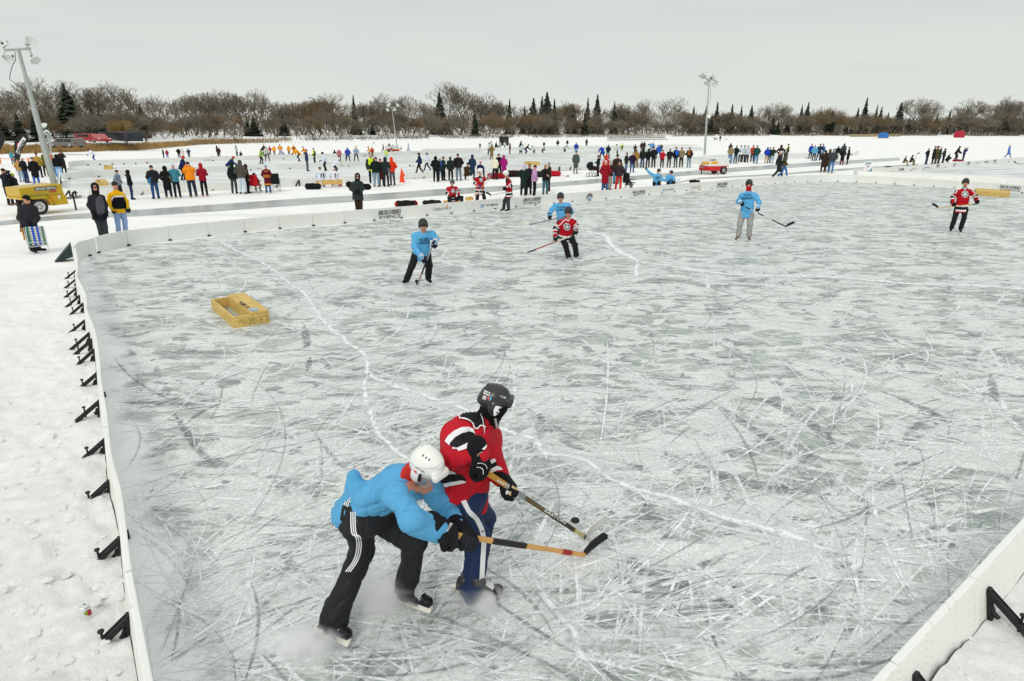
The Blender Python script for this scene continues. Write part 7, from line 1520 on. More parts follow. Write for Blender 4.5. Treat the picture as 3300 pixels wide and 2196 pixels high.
# the trees that make the skyline: px, metres behind the shore, top in the photo, kind, what sets it apart
E_, O_, B_, P_o, PI_ = 'elm', 'oak', 'brush', 'poplar', 'pine'
TREES = [
 (-40, 60, 250, (O_, 1), 'bare tree cut by the left edge behind the feather banners', None, 1), (40, 70, 272, (E_, 2), 'broad bare tree left of the tall light mast', None, 1.1), (128, 55, 243, (E_, 1), 'tall bare tree whose fan of branches rises behind the light mast', TWIG4, 1), (205, 65, 272, (O_, 3), 'rounded bare tree between mast and dark spruce', None, 1),
 (248, 40, 262, (PI_, 1), 'tall dark spruce at the left with a pointed top', None, 1.15), (262, 42, 330, (PI_, 0), 'lower dark spruce joined to the tall left one', None, 1.3), (300, 60, 257, (E_, 3), 'wide bare elm right of the tall left spruce', None, 1.1), (372, 62, 262, (O_, 2), 'bare tree with long arching limb behind the black trailer', None, 1.05), (440, 65, 264, (O_, 4), 'dense bare tree left of the gap in the skyline', None, 1),
 (342, 35, 345, (PI_, 2), 'small dark evergreen beside the red van', None, 1.0), (474, 40, 332, (PI_, 1), 'slim dark spruce behind the black trailer', None, .8), (505, 60, 300, (O_, 1), 'thinner bare tree sloping into the skyline gap', TWIG4, .9), (418, 12, 380, (B_, 2), 'yellow brown bushy willow in front of the black trailer', TWIG3, 1.25),
 (590, 60, 305, (E_, 4), 'bare tree at the right end of the skyline gap', None, 1), (640, 66, 295, (O_, 2), 'crooked bare tree over the straw coloured shore', None, 1.1), (705, 60, 282, (E_, 2), 'tall forked bare elm above the centre left shore', None, 1.1), (760, 64, 290, (O_, 5), 'bare tree standing right of the forked elm', None, 1), (822, 58, 281, (P_o, 1), 'bare tree with upright fan of pale branches', TWIG4, 1.4), (865, 62, 300, (E_, 1), 'smaller bare tree right of the pale fan', TWIG4, .9),
 (920, 60, 335, (B_, 1), 'low bare tree at the dip in the skyline', None, 1.2), (975, 60, 325, (B_, 3), 'rounded brown tree right of the dip', TWIG2, 1.3), (1040, 60, 312, (B_, 2), 'dense rounded brown tree left of the brown dome', TWIG2, 1.3), (1090, 60, 300, (O_, 3), 'widest brown domed tree left of the small light tower', None, 1.3), (1148, 66, 304, (PI_, 2), 'pointed dark evergreen left of the small light tower', None, .8), (1195, 60, 325, (B_, 1), 'brown bushy tree just left of the small light tower', None, 1.2),
 (1270, 80, 300, (E_, 3), 'bare tree with flat top behind the small light tower lamps', TWIG4, 1.0), (1310, 80, 305, (O_, 5), 'bare tree right behind the small light tower', None, .9), (1372, 80, 322, (O_, 2), 'round bare crown between small tower and centre spruce', TWIG4, .8), (1420, 60, 292, (PI_, 1), 'dark spruce left of the highest centre tree', None, .9), (1455, 70, 262, (E_, 1), 'highest bare tree of the centre with left half crown', None, 1.05), (1500, 70, 263, (E_, 4), 'highest bare tree of the centre with right half crown', None, 1.05), (1560, 75, 295, (E_, 2), 'bare tree stepping down right of the highest pair', TWIG4, 1), (1600, 75, 318, (B_, 1), 'brown bushy tree left of the lone narrow spruce', None, 1.2),
 (1642, 60, 316, (PI_, 2), 'lone narrow spruce between two low parts of the skyline', None, .8), (1690, 70, 340, (PI_, 0), 'short spruce left of the spruce cluster', None, 1), (1718, 60, 312, (PI_, 1), 'left peak of the dark spruce cluster', None, 1.1), (1745, 60, 308, (PI_, 0), 'second peak of the dark spruce cluster', None, .9), (1760, 60, 292, (PI_, 1), 'highest peak of the dark spruce cluster', None, 1.2), (1784, 60, 316, (PI_, 2), 'right peak of the dark spruce cluster', None, .9), (1830, 70, 322, (B_, 2), 'pale brown tree right of the spruce cluster', TWIG2, 1.2),
 (1845, 60, 340, (PI_, 0), 'spruce half hidden in brown branches above the dock', None, 1.2), (1890, 80, 312, (PI_, 2), 'left spruce of the pair above the dock', None, .8), (1920, 60, 300, (PI_, 1), 'right taller spruce of the pair above the dock', None, .8), (1975, 60, 325, (PI_, 2), 'thin evergreen between dock and domed tree', None, .8), (2010, 60, 330, (B_, 3), 'brown tree left of the big dome over the watchers', None, 1.2), (2085, 80, 318, (E_, 3), 'pale bare tree top rising left of the dome', TWIG4, .8), (2150, 80, 312, (O_, 1), 'large domed bare tree left of the tall light tower', None, 1.25), (2200, 60, 350, (B_, 2), 'orange brown tree at the right foot of the dome', TWIG3, .9), (2228, 80, 340, (PI_, 0), 'short evergreen left of the tall light tower', None, .9),
 (2268, 60, 338, (PI_, 1), 'dark spruce right behind the tall light tower pole', None, 1), (2302, 60, 326, (PI_, 2), 'pointed spruce right of the tall light tower', None, .9), (2350, 60, 333, (PI_, 0), 'blunt evergreen above the number 44 jersey', None, .9), (2380, 60, 338, (PI_, 2), 'twin topped evergreen above the green jacket', None, .8), (2412, 60, 336, (PI_, 1), 'broad dark spruce left of the low round tree', None, 1), (2465, 80, 328, (O_, 3), 'round topped bare tree right of the broad spruce', None, 1.2), (2515, 80, 342, (E_, 1), 'bare tree with white streaked trunk', TWIG4, .9),
 (2572, 60, 336, (PI_, 0), 'left small spruce of the trio above the blue jackets', None, .8), (2591, 60, 326, (PI_, 1), 'tallest spruce of the trio above the blue jackets', None, .8), (2640, 80, 342, (B_, 1), 'reddish brown bush like tree right of the spruce trio', TWIG2, 1.2), (2700, 80, 342, (O_, 4), 'bare tree above the rink ten sign', TWIG2, 1.1), (2752, 60, 345, (PI_, 0), 'small evergreen left of the tall ragged spruce', None, .9), (2774, 60, 312, (PI_, 2), 'tall ragged spruce right of the rink ten sign', None, .9), (2811, 60, 335, (PI_, 2), 'narrow evergreen above the blue tent', None, .7), (2826, 60, 342, (PI_, 0), 'short dark evergreen above the blue tent', None, .9), (2850, 60, 362, (PI_, 1), 'lowest dark evergreen right of the blue tent', None, 1),
 (2886, 60, 327, (PI_, 1), 'leaning pointed spruce beside the wide bare tree', None, 1), (2940, 80, 308, (O_, 2), 'wide bare tree at the right with spreading crown', TWIG4, 1.2), (2975, 80, 318, (E_, 1), 'bare tree joined to the right of the wide crown', TWIG4, .9), (3008, 60, 362, (PI_, 2), 'lone short cone shaped evergreen left of the red tent', None, 1), (3046, 60, 355, (PI_, 0), 'rounded evergreen just left of the red tent', None, 1), (3075, 80, 345, (O_, 3), 'low bare tree behind the red tent', TWIG4, 1), (3112, 80, 312, (E_, 2), 'tall bare tree right above the red tent', TWIG4, 1), (3160, 80, 332, (O_, 5), 'bare tree right of the tall one over the red tent', TWIG4, 1),
 (3205, 60, 360, (B_, 3), 'low brown tree before the tall sparse poplar', None, 1.2), (3245, 90, 268, (P_o, 2), 'tall sparse poplar near the right edge', TWIG4, 1.2), (3222, 60, 300, (P_o, 1), 'shorter sparse poplar left of the tallest one', TWIG4, .9), (3285, 60, 328, (O_, 4), 'dark bare tree at the right edge', None, 1.2), (3370, 60, 330, (O_, 1), 'bare tree just outside the right edge', None, 1.2)]
for a in TREES: tree(*a[:5], a[5], a[6])
# second rank, smaller trees whose kind and place repeat along the shore
rt_ = random.Random(21); n2 = 0
zone = [(330, 'left of the gap in the skyline'), (900, 'above the straw shore'), (1400, 'behind the small light tower'), (1800, 'near the dark hut'), (2270, 'left of the tall light tower'), (2700, 'right of the tall light tower'), (3400, 'at the right of the lake')]
x = -60
while x < 3380:
    zn = next(z_[1] for z_ in zone if x < z_[0]); k = rt_.random(); top = rt_.uniform(352, 392) if not 500 < x < 600 else rt_.uniform(375, 395)
    if x < 500: top -= rt_.uniform(0, 25)
    kd = (B_, rt_.choice((1, 2, 3))) if k < .62 else (O_, rt_.choice((1, 3, 5))) if k < .85 else (PI_, rt_.choice((0, 1, 2)))
    mm = None if kd[0] == PI_ else rt_.choice((TWIG, TWIG, TWIG2, TWIG4))
    what = {B_: 'bushy low', O_: 'spreading', PI_: 'evergreen'}[kd[0]]; tone = {None: 'dark', TWIG: 'dull brown', TWIG2: 'warm brown', TWIG4: 'pale brown'}[mm]
    tree(x, rt_.uniform(20, 52), top, kd, f'{tone} {what} tree in the lower rank {zn}', mm, rt_.uniform(1.0, 1.5), f'lower trees {tone} {what} {zn}'); x += rt_.uniform(17, 30)
# saplings and bank brush at the water's edge
for i in range(46):
    x = rt_.uniform(380, 3300); zn = next(z_[1] for z_ in zone if x < z_[0]); tree(x, rt_.uniform(3, 14), rt_.uniform(398, 425), ('sapling', rt_.choice((1, 2, 3))), f'thin leafless sapling at the water edge {zn}', rt_.choice((TWIG, TWIG4)), 1.2, f'thin leafless saplings {zn}')
# dark wood behind: one mass of trunks and twigs
wv = []; r5 = random.Random(3)
for i in range(34000):
    px = r5.uniform(-400, 3800); b = on_bank(px, r5.uniform(40, 110)); 
    if b is None: continue
    sc_ = b.length/260; h = r5.random()**1.2*(9.5 if px > 500 else 8)*min(1.35, sc_*.9+.15); L_ = r5.uniform(.6, 2.6)*max(.5, sc_); a = b+Vector((r5.gauss(0, 1), r5.gauss(0, 1), h)); d = Vector((r5.gauss(0, .45), r5.gauss(0, .45), r5.uniform(.5, 1))).normalized()
    wv.append((a, a+d*L_, r5.uniform(.05, .15)*max(.5, sc_), .04))
v_, f_ = seg_mesh(wv, 3); wood = obj('woods', v_, f_, mat((.155, .13, .095), .95, .35, .05)); tag(wood, 'brown mass of winter wood behind the shore trees', None, None, 'stuff')
wv = []
for i in range(9000):
    px = r5.uniform(-400, 3800); b = on_bank(px, r5.uniform(1, 9) if px > 900 or r5.random() < .3 else 1); 
    if px < 600 or mnoise.noise(Vector((px*.011, 0, 0))) < -.22: continue
    sc_ = b.length/260; a = b+Vector((r5.gauss(0, .5), r5.gauss(0, .5), -.1)); d = Vector((r5.gauss(0, .5), r5.gauss(0, .5), 1)).normalized(); wv.append((a, a+d*r5.uniform(.5, 2.0)*max(.5, sc_), .045*sc_+.01, .02))
v_, f_ = seg_mesh(wv, 3); tag(obj('undergrowth', v_, f_, mat((.17, .14, .10), .95, .3, .1)), 'low dry brush along the water edge', None, None, 'stuff')
wv = []
for i in range(16000):
    px = r5.uniform(-500, 960); k = max(0, 1-max(0, px-620)/340); 
    if r5.random() > k: continue
    b = on_bank(px, r5.random()**1.4*(5.0 if px < 620 else 8)+.1); a = b+Vector((r5.gauss(0, .1), r5.gauss(0, .1), -.05)); wv.append((a, a+Vector((r5.gauss(0, .16), r5.gauss(0, .16), r5.uniform(.35, 1.0)*(.7+.8*mnoise.noise(Vector((px*.02, 1, 0)))**2)))*1.0, .045, .015))
v_, f_ = seg_mesh(wv, 3); tag(obj('dry_grass', v_, f_, mat((.42, .27, .10), .9, .25, .4)), 'straw coloured reeds along the left shore', None, None, 'stuff')
# road and parked cars far behind
def vehicle(P, rz, Ls, kind, col, label, cat='car', group='vehicles parked on the far shore', name='parked_car'):
    root = empty(name, P, label, cat, group, rz); L_, Wd, Hh = Ls; m = mat(col, .35, .05, coat=.4); g_ = mat((.03, .035, .04), .15); 
    prof = {'suv': [(-.5, .2), (-.5, .58), (-.45, .95), (-.40, 1.0), (.16, 1.0), (.27, .62), (.47, .55), (.5, .42), (.5, .2)], 'van': [(-.5, .18), (-.5, .95), (-.47, 1.), (.26, 1.), (.36, .62), (.48, .55), (.5, .4), (.5, .18)], 'car': [(-.5, .25), (-.5, .55), (-.36, .62), (-.24, .98), (.12, 1.), (.27, .64), (.47, .55), (.5, .4), (.5, .25)],
            'camper': [(-.5, .15), (-.5, 1.), (.2, 1.), (.42, 1.0), (.42, .72), (.30, .7), (.34, .5), (.5, .44), (.5, .15)], 'box': [(-.5, .1), (-.5, 1.), (.5, 1.), (.5, .1)]}[kind]
    V_ = lambda x, z_: Vector((x*L_, 0, z_*Hh))
    b = MB().prism([V_(*p) for p in prof], Vector((0, -Wd/2, 0)), Vector((0, Wd/2, 0))).build('body', m, root, world=False); bevel(b, .06, 2)
    if kind != 'box':
        for s in (-1, 1):
            for a_, b_ in (((-.40, -.14), (.62, .92)), ((-.12, .14), (.62, .92))) if kind != 'camper' else (((-.35, -.1), (.6, .82)), ((.32, .40), (.52, .68))):
                MB().box((L_*(a_[0]+a_[1])/2, s*(Wd/2+.005), Hh*(b_[0]+b_[1])/2), (L_*(a_[1]-a_[0]), .02, Hh*(b_[1]-b_[0]))).build('window', g_, root, world=False)
            for xw in (-.31, .32): w_ = MB().lathe((L_*xw, s*(Wd/2-.12), .36), [(0, -.11), (.33, -.11), (.36, -.07), (.36, .07), (.33, .11), (0, .11)], Vector((0, 1, 0)), 16).build('wheel', mat((.02, .02, .021), .8), root, world=False); MB().lathe((L_*xw, s*(Wd/2+.0), .36), [(0, .005), (.2, .005), (.2, -.01)], Vector((0, s, 0)), 12).build('rim', STEEL, w_, world=False)
            MB().box((L_*.495, s*Wd*.36, Hh*.45), (.06, .3, .14)).build('headlight', WHITE, root, world=False); MB().box((-L_*.5, s*Wd*.42, Hh*.5), (.04, .14, .3)).build('tail_light', mat('8a1a1a', .4), root, world=False)
    else:
        for i in range(1, 12): MB().box((-L_/2+L_*i/12, -Wd/2-.03, Hh*.55), (.06, .06, Hh*.85)).build('rib', m, root, world=False)
    return root
def HP(a, n): return n/F_PX*(a-CAMP).dot(FW)
def at_y(px, py, z): return gp(px, py, z)
def yawline(P, Q): d = Q-P; return math.atan2(d.y, d.x)
sz = lambda px, py: on_bank(px, 10)
a, b = at_y(175, 476, .9), at_y(262, 477, .9); vehicle((a+b)/2, yawline(b, a), ((b-a).length, 1.95, HP(a, 29)), 'suv', '6a655e', 'brown grey large estate car parked just behind the straw grass', group='vehicles parked on the far shore')
a, b = at_y(264, 457, 1.2), at_y(340, 461, 1.2); vehicle((a+b)/2, yawline(a, b), ((b-a).length, 2.0, HP(a, 25)), 'van', 'a32a2e', 'red passenger van parked left of the black trailer', 'van', name='parked_van')
a, b = at_y(300, 455, 1.3), at_y(386, 461, 1.3); vehicle((a+b)/2+Vector((0, 4, 0)), yawline(a, b), ((b-a).length, 2.4, HP(a, 29)), 'box', '1e262c', 'long black ribbed trailer behind the red van', 'trailer', name='box_trailer')
a, b = at_y(70, 451, 1.4), at_y(115, 452, 1.4); vehicle((a+b)/2, yawline(a, b), ((b-a).length, 2.2, HP(a, 29)), 'camper', 'dcdcd2', 'white pickup camper behind the feather banner', 'camper', name='camper_van')
a, b = at_y(10, 445, 1.4), at_y(52, 446, 1.4); vehicle((a+b)/2, yawline(a, b), ((b-a).length, 2.3, HP(a, 19)), 'box', 'c9ccc4', 'long white caravan near the left edge', 'caravan', name='caravan')
for i, (x0, x1, y, c, l, k) in enumerate(((130, 160, 446, 'd8dad6', 'white hatchback parked behind the light mast', 'suv'), (162, 188, 446, '9a9fa0', 'silver car next to the white hatchback', 'car'), (188, 222, 446, 'c6cac8', 'pale silver car right of the mast pole', 'car'), (215, 268, 441, '8e938e', 'grey green truck body behind the brown estate car', 'box'))):
    a, b = at_y(x0, y, 1.6), at_y(x1, y, 1.6); vehicle((a+b)/2+Vector((0, 4+i, 0)), yawline(a, b), ((b-a).length, 1.9, HP(a, 13 if k != 'box' else 17)), k, c, l)
for x0, x1, y, c, l in ((2882, 2912, 421, '9aa3a4', 'silver car on the far road left of the wide bare tree'), (2922, 2936, 421, 'c0a890', 'beige car on the far road partly behind a trunk'), (3012, 3046, 423, 'e2e6ea', 'white car with red tail lights on the far road'), (3270, 3300, 423, '2c4650', 'dark teal car on the far road at the right edge'), (1331, 1355, 431, 'dfe3e0', 'white car on the far road behind the small light tower')):
    g_ = at_y((x0+x1)/2, y, 1.7); n_ = max(4, min(400, g_.length)); g_ = CAMP+(g_-CAMP)*(min(1, 430/g_.length)); wd_ = (x1-x0)/F_PX*g_.length; vehicle(g_-Vector((0, 0, 0)), .1, (wd_, 1.8, 1.5*wd_/4.5), 'car', c, l, group='cars on the far road')
gbox = at_y(330, 447, 1.5); MB().box(gbox+Vector((0, -1, -.4)), (1.2, 1.0, .9)).build('x', mat('2f9a4c', .6)); o = bpy.data.objects['x']; o.name = 'porta_box'; tag(o, 'small green box on top between red van and black trailer', 'box')
# dark hut, tents, dock, signs
g_ = gp(1624, 470); hb_ = empty('fishing_hut', g_, 'black box shaped hut standing on the ice beyond the white shirted team', 'hut'); MB().box(g_+Vector((0, 1.2, .95)), (2.2, 2.0, 1.9)).build('wall', mat((.022, .024, .022), .8), hb_); MB().box(g_+Vector((0, 1.2, 1.95)), (2.4, 2.2, .1)).build('roof', mat((.04, .04, .035), .8), hb_); MB().box(g_+Vector((.2, .17, .85)), (.7, .05, 1.6)).build('door', mat((.035, .037, .035), .8), hb_)
def tent(x0, x1, y0, y1, col, label):
    a, b = gp(x0, y1), gp(x1, y1); w_ = (b-a).length; h_ = (y1-y0)/F_PX*a.length; X = (b-a).normalized(); Y = Vector((-X.y, X.x, 0)); r_ = empty('ice_tent', (a+b)/2, label, 'tent', 'ice fishing tents near the far shore'); bm = MB(); n = 8; vs = []
    for j, (t_, s_) in enumerate(((0, 1), (.35, 1.03), (.75, .92), (1.0, .62))):
        for k, (i1, i2) in enumerate(((-1, -1), (1, -1), (1, 1), (-1, 1))): vs.append((a+b)/2+X*i1*w_/2*s_+Y*(i2*w_/4*s_+w_/4)+Vector((0, 0, h_*t_)))
    fs = [(j*4+k, j*4+(k+1) % 4, j*4+4+(k+1) % 4, j*4+4+k) for j in range(3) for k in range(4)]+[(12, 13, 14, 15)]
    bm.add(vs, fs); bevel(bm.build('shell', mat(col, .6), r_), .12, 2); return r_
tent(2842, 2863, 432, 446.5, '2f6fb4', 'blue ice fishing tent near the far shore at the right'); t_ = tent(3088, 3108, 428, 444.5, 'a81c34', 'dark red ice fishing tent near the far shore at the right')
a, b = gp(2820, 447), gp(2868, 447); tag(MB().box((a+b)/2+Vector((0, 0, .1)), ((b-a).length, 2.5, .2)).build('sled', WOOD), 'flat wooden sled under the blue tent', 'sled')
a, b = gp(1961, 455), gp(2148, 452); dk = empty('dock', (a+b)/2, 'long white floating dock lying on the ice near the far shore', 'dock'); X = (b-a).normalized(); Ld = (b-a).length; Y = Vector((-X.y, X.x, 0))
MB().box((a+b)/2+Vector((0, 0, .35)), (Ld, 1.2, .3), (X, Y, Vector((0, 0, 1)))).build('side', mat((.38, .36, .3), .8), dk); MB().box((a+b)/2+Y*.8+Vector((0, 0, 1.05)), (Ld, .15, .75), (X, Y, Vector((0, 0, 1)))).build('rail', mat((.75, .77, .76), .6), dk); MB().box((a+b)/2+Y*1.0+Vector((0, 0, 1.75)), (Ld*.97, 1.4, .3), (X, Y, Vector((0, 0, 1)))).build('deck', mat((.42, .38, .27), .8), dk)
for i in range(14): p = a+X*Ld*(i+.5)/14; MB().box(p-Y*.0+Vector((0, 0, 1.0)), (.5 if i % 3 else 1.1, .1, .25), (X, Y, Vector((0, 0, 1)))).build('plate', mat((.25, .27, .25), .7), dk)
a, b = gp(2740, 442), gp(2900, 440.5); d2 = empty('dock', (a+b)/2, 'low brown timber dock at the shore behind the blue tent', 'dock'); MB().bar(a+Vector((0, 0, .9)), b+Vector((0, 0, .9)), .5, 2.0).build('deck', mat((.32, .26, .15), .8), d2); MB().bar(a+Vector((0, 0, .3)), b+Vector((0, 0, .3)), .25, 1.0).build('beam', mat((.25, .2, .12), .8), d2)
for px in (2770, 2802, 2830, 2880, 2896): p = gp(px, 441); MB().tube([p, p+Vector((0, 0, 4.5 if px != 2802 else 6.5))], .25, 6).build('post', BARK, d2)
g_ = gp(2795, 569); fc = Vector((g_.x, g_.y, 0)).normalized(); X = Vector((fc.y, -fc.x, 0)); ps = lambda x, y: vp(g_, x, y)
rs = empty('rink_sign', g_, 'upright rink ten sign with white top and teal emblem bottom at the corner', 'sign'); mb = MB(); q = [ps(2781.5, 567.5), ps(2808, 567.5), ps(2812.5, 519), ps(2786.5, 524)]
pan = MB().add([*q, *[p+fc*.04 for p in q]], [(0, 1, 2, 3), (7, 6, 5, 4), (0, 4, 5, 1), (1, 5, 6, 2), (2, 6, 7, 3), (3, 7, 4, 0)]).build('board', WHITE, rs); bv = bvh_of([pan])
surf_poly('lower_panel', pan, bv, [(2781.5, 567.5), (2808, 567.5), (2810, 542), (2784, 544.5)], mat('45809a', .6), 30, .006); surf_text('lettering', pan, bv, 'RINK', (2788, 532), (2808, 529), (2790, 525.5), mat('2f6f9c', .6), .006, .03); surf_text('lettering', pan, bv, '10', (2793, 540.5), (2801, 539.5), (2794, 534), mat('7a3f86', .6), .006, .03)
surf_poly('emblem', pan, bv, [(2790, 554), (2797.5, 549.5), (2802, 553), (2799, 556.5), (2789, 558)], mat('8a2f4c', .6), 30, .012); surf_poly('emblem', pan, bv, [(2786, 560), (2801, 558), (2796, 565), (2788, 566.5)], mat('b5cadf', .6), 30, .012)
# ---- wooden box goals
GW_ = mat((.60, .42, .13), .6, .16, 7, bump=.3, bscale=20)
def goal_at(q, h, label, detail=False):
    """q: four ground px corners near-left, near-right, far-right, far-left of the frame"""
    P = [gp(*p) for p in q]; c = sum(P, Vector())/4; root = empty('box_goal', c, label, 'goal', 'wooden box goals on the rinks'); th = .045; z = Vector((0, 0, 1))
    for i in range(4):
        a, b = P[i], P[(i+1) % 4]; d = (b-a).normalized(); n = Vector((-d.y, d.x, 0)); e_ = th if i % 2 else 0; bevel(MB().box((a+b)/2+n*th/2+z*h/2, ((b-a).length-2*e_, th, h*(1 if i % 2 else .995)), (d, n, z)).build('side_board', GW_, root), .004, 1)
    return root, P
root, P = goal_at([(754, 1060), (871, 1041), (792, 980), (684, 998)], .21, 'yellow wooden box goal with open left half on the near ice'); z = Vector((0, 0, .213))
A0, A1, A2, A3 = P   # near-left, near-right, far-right, far-left
tl, tr_ = A0.lerp(A1, .50), A0.lerp(A1, 1.0); bl_, br_ = A3.lerp(A2, .50), A3.lerp(A2, 1.0)
top = MB().add([tl+z, tr_+z, br_+z, bl_+z, tl+z*1.15, tr_+z*1.15, br_+z*1.15, bl_+z*1.15], [(0, 3, 2, 1), (4, 5, 6, 7), (0, 1, 5, 4), (1, 2, 6, 5), (2, 3, 7, 6), (3, 0, 4, 7)]).build('top_board', GW_, root)
MB().box((tl+bl_)/2+z*.5, ((bl_-tl).length-.1, .035, .22), ((bl_-tl).normalized(), Vector(((bl_-tl).normalized().y, -(bl_-tl).normalized().x, 0)), Vector((0, 0, 1)))).build('inner_board', GW_, root)
bv = bvh_of([top]); surf_text('lettering', top, bv, 'TST MEDIA', (809, 991), (776, 971), (797, 996), BLACK, .003, .03)
surf_poly('emblem', top, bv, [(817+15*math.cos(a)+3*math.sin(a), 999+5*math.sin(a)) for a in np.linspace(0, 6.28, 15)[:-1]], mat('7fb0d4', .6), 8, .004); surf_poly('emblem', top, bv, [(817+6*math.cos(a), 999+2*math.sin(a)) for a in np.linspace(0, 6.28, 9)[:-1]], mat('d8a88a', .6), 8, .006)
sb = [c for c in children(root) if c.name.startswith('side_board')]; bv = bvh_of(sb); r6 = random.Random(2)
for i in range(60):
    x = r6.uniform(768, 866); y0 = 1049-(x-768)*.19; y = y0+r6.uniform(-17, 2); surf_poly('puck_mark', sb[0], bv, [(x, y), (x+r6.uniform(1, 5), y-r6.uniform(.5, 2)), (x+r6.uniform(1, 4), y+r6.uniform(.5, 2))], mat((.06, .05, .03), .8), 8, .003)
root, P = goal_at([(3143, 630), (3252, 637.5), (3250, 628), (3140, 621)], .26, 'yellow wooden box goal behind the red player at the right'); MB().add([P[0]+z, P[1]+z, P[2]+z, P[3]+z], [(0, 1, 2, 3)]).build('top_board', GW_, root)
for q, l in (([(316, 600), (350, 599), (343, 591), (308, 592)], 'yellow wooden box goal on the second rink at the left'), ([(337, 547.5), (366, 547), (363, 541.5), (336, 542)], 'yellow wooden box goal on the third rink at the left'), ([(1695, 531), (1738, 534), (1737, 528), (1690, 529)], 'yellow wooden box goal beyond the lilac jacket'), ([(2406, 516), (2426, 515.5), (2424, 511), (2404, 511.5)], 'yellow wooden box goal left of the green jacket legs')):
    r_, P = goal_at(q, .25, l); MB().add([P[0].lerp(P[1], .4)+z, P[1]+z, P[2]+z, P[3].lerp(P[2], .4)+z], [(0, 1, 2, 3)]).build('top_board', GW_, r_)
# ---- light towers
def lamp(root, c, d, s=1.0, m=None):
    d = Vector(d).normalized(); c = Vector(c); o = MB().lathe(c, [(.0, -.16*s), (.07*s, -.15*s), (.12*s, -.08*s), (.24*s, .06*s), (.30*s, .15*s), (.31*s, .16*s), (.28*s, .15*s), (.0, .02*s)], d, 18).build('lamp', m or mat((.62, .67, .62), .35, .05), root, smooth=True)
    MB().lathe(c-d*.2*s, [(0, -.05*s), (.07*s, -.05*s), (.07*s, .06*s), (0, .06*s)], d, 10).build('lamp_socket', BLACK, o); return o
def trailer_tower(gl, gr, body, mastb, mastt, cols, label, lamps, txt=None, s=1.0, lf=.62):
    """gl, gr: px of the wheel foot and of the tongue jack foot"""
    a, b = gp(*gl), gp(*gr); X = (b-a).normalized(); Y = Vector((-X.y, X.x, 0)); Z = Vector((0, 0, 1)); root = empty('light_tower', a, label, 'light tower', 'mobile light towers'); m1, m2, m3 = [mat(c, .4, .06, coat=.3) for c in cols]
    fx = lambda tx: min((i*.02 for i in range(-200, 200)), key=lambda k: abs(proj(a+X*k+Z*.8)[0]-tx)); fz = lambda x_, ty: min((i*.01 for i in range(0, 400)), key=lambda k: abs(proj(a+X*x_+Z*k)[1]-ty)); x0, x1 = fx(body[0]), fx(body[1]); x0, x1 = min(x0, x1), max(x0, x1); zt = fz((x0+x1)/2, body[2]); zb = fz((x0+x1)/2, body[3]); c = lambda x, y, z_: a+X*x+Y*y+Z*z_; Wd = .62*s
    low = MB().prism([c(x0, 0, zb+.30*s), c(x0, 0, zt*lf), c(x1-.05, 0, zt*lf), c(x1, 0, zb), c(.45*s, 0, zb-.02), c(.33*s, 0, zb+.28*s), (c(-.33*s, 0, zb+.30*s))], Y*-.0, Y*Wd*2); lo = low.build('body', m1, root); bevel(lo, .03, 2)
    up_ = MB().prism([c(x0+.02, 0, zt*lf+.003), c(x0+.02, 0, zt*.93), c(x1-.3, 0, zt), c(x1-.12, 0, zt*.98), c(x1-.08, 0, zt*lf+.003)], Y*.03, Y*(Wd*2-.03)).build('hood', m2, root); bevel(up_, .03, 2)
    MB().box(c(x0+(x1-x0)*.45, -.012, zt*lf), (x1-x0-.2, .02, .05)).build('trim', m3, root) if cols[2] != cols[0] else None
    MB().add([c(-.50*s, -.05, .36*s), c(-.40*s, -.05, .80*s), c(.36*s, -.05, .80*s), c(.56*s, -.05, .36*s), c(-.50*s, .22, .36*s), c(-.40*s, .22, .80*s), c(.36*s, .22, .80*s), c(.56*s, .22, .36*s)], [(0, 1, 5, 4), (1, 2, 6, 5), (2, 3, 7, 6)]).build('fender', mat((.10, .11, .10), .6), root)
    for yy in (.02, Wd*2-.2):
        wv_ = MB().lathe(c(0, yy+.09, .33*s), [(.19*s, -.085), (.30*s, -.09), (.33*s, -.06), (.33*s, .06), (.30*s, .09), (.19*s, .085)], Y, 24).build('wheel', mat((.022, .022, .023), .85), root, smooth=True); rm = MB().lathe(c(0, yy+.07, .33*s), [(0, -.07), (.05*s, -.075), (.07*s, -.05), (.16*s, -.045), (.20*s, -.085), (.20*s, .05)], Y, 20).build('rim', mat((.62, .63, .60), .4), wv_)
        for k in range(5): an = k*1.2566; MB().lathe(c(.09*s*math.cos(an), yy-.0, .33*s+.09*s*math.sin(an)), [(0, -.01), (.018, -.01), (.018, .04)], Y, 8).build('lug', BLACK, rm)
    MB().bar(c(x1-.1, Wd, .50*s), b+Y*Wd+Z*.55*s+X*.35, .07, .09).build('tongue', mat((.22, .24, .23), .6), root); jk_ = MB().tube([b+Y*Wd*.9, b+Y*Wd*.9+Z*.75*s], .035, 8).tube([b+Y*Wd*.9+Z*.75*s, b+Y*Wd*.9+Z*.8*s+X*.12, b+Y*Wd*.9+Z*.7*s+X*.2], .018, 6); jk_.build('jack', BLACK, root)
    for xx in (x0+.05, x1-.35): MB().bar(c(xx, -.05, zb+.1), c(xx, -.05, .02), .05).build('stabiliser', BLACK, root) if not txt else None
    pb = vp(a, *mastb, -Wd*.6) if txt is None else vp(a, *mastb, -Wd); pt = vp(a, *mastt, -Wd*.6); d = pt-pb; mm = mat((.40, .43, .41), .4, .08, metal=.5); mst = MB(); t0 = 0
    for t1, wd in ((.36, .17), (.58, .145), (.8, .12), (1.0, .095)): mst.bar(pb+d*t0, pb+d*(t1+.01), wd*s); t0 = t1
    mo = mst.build('mast', mm, root); n = Vector((pt.x, pt.y, 0)).normalized(); r_ = Vector((n.y, -n.x, 0))
    return root, c, pb, pt, r_, mm, (lo, up_)
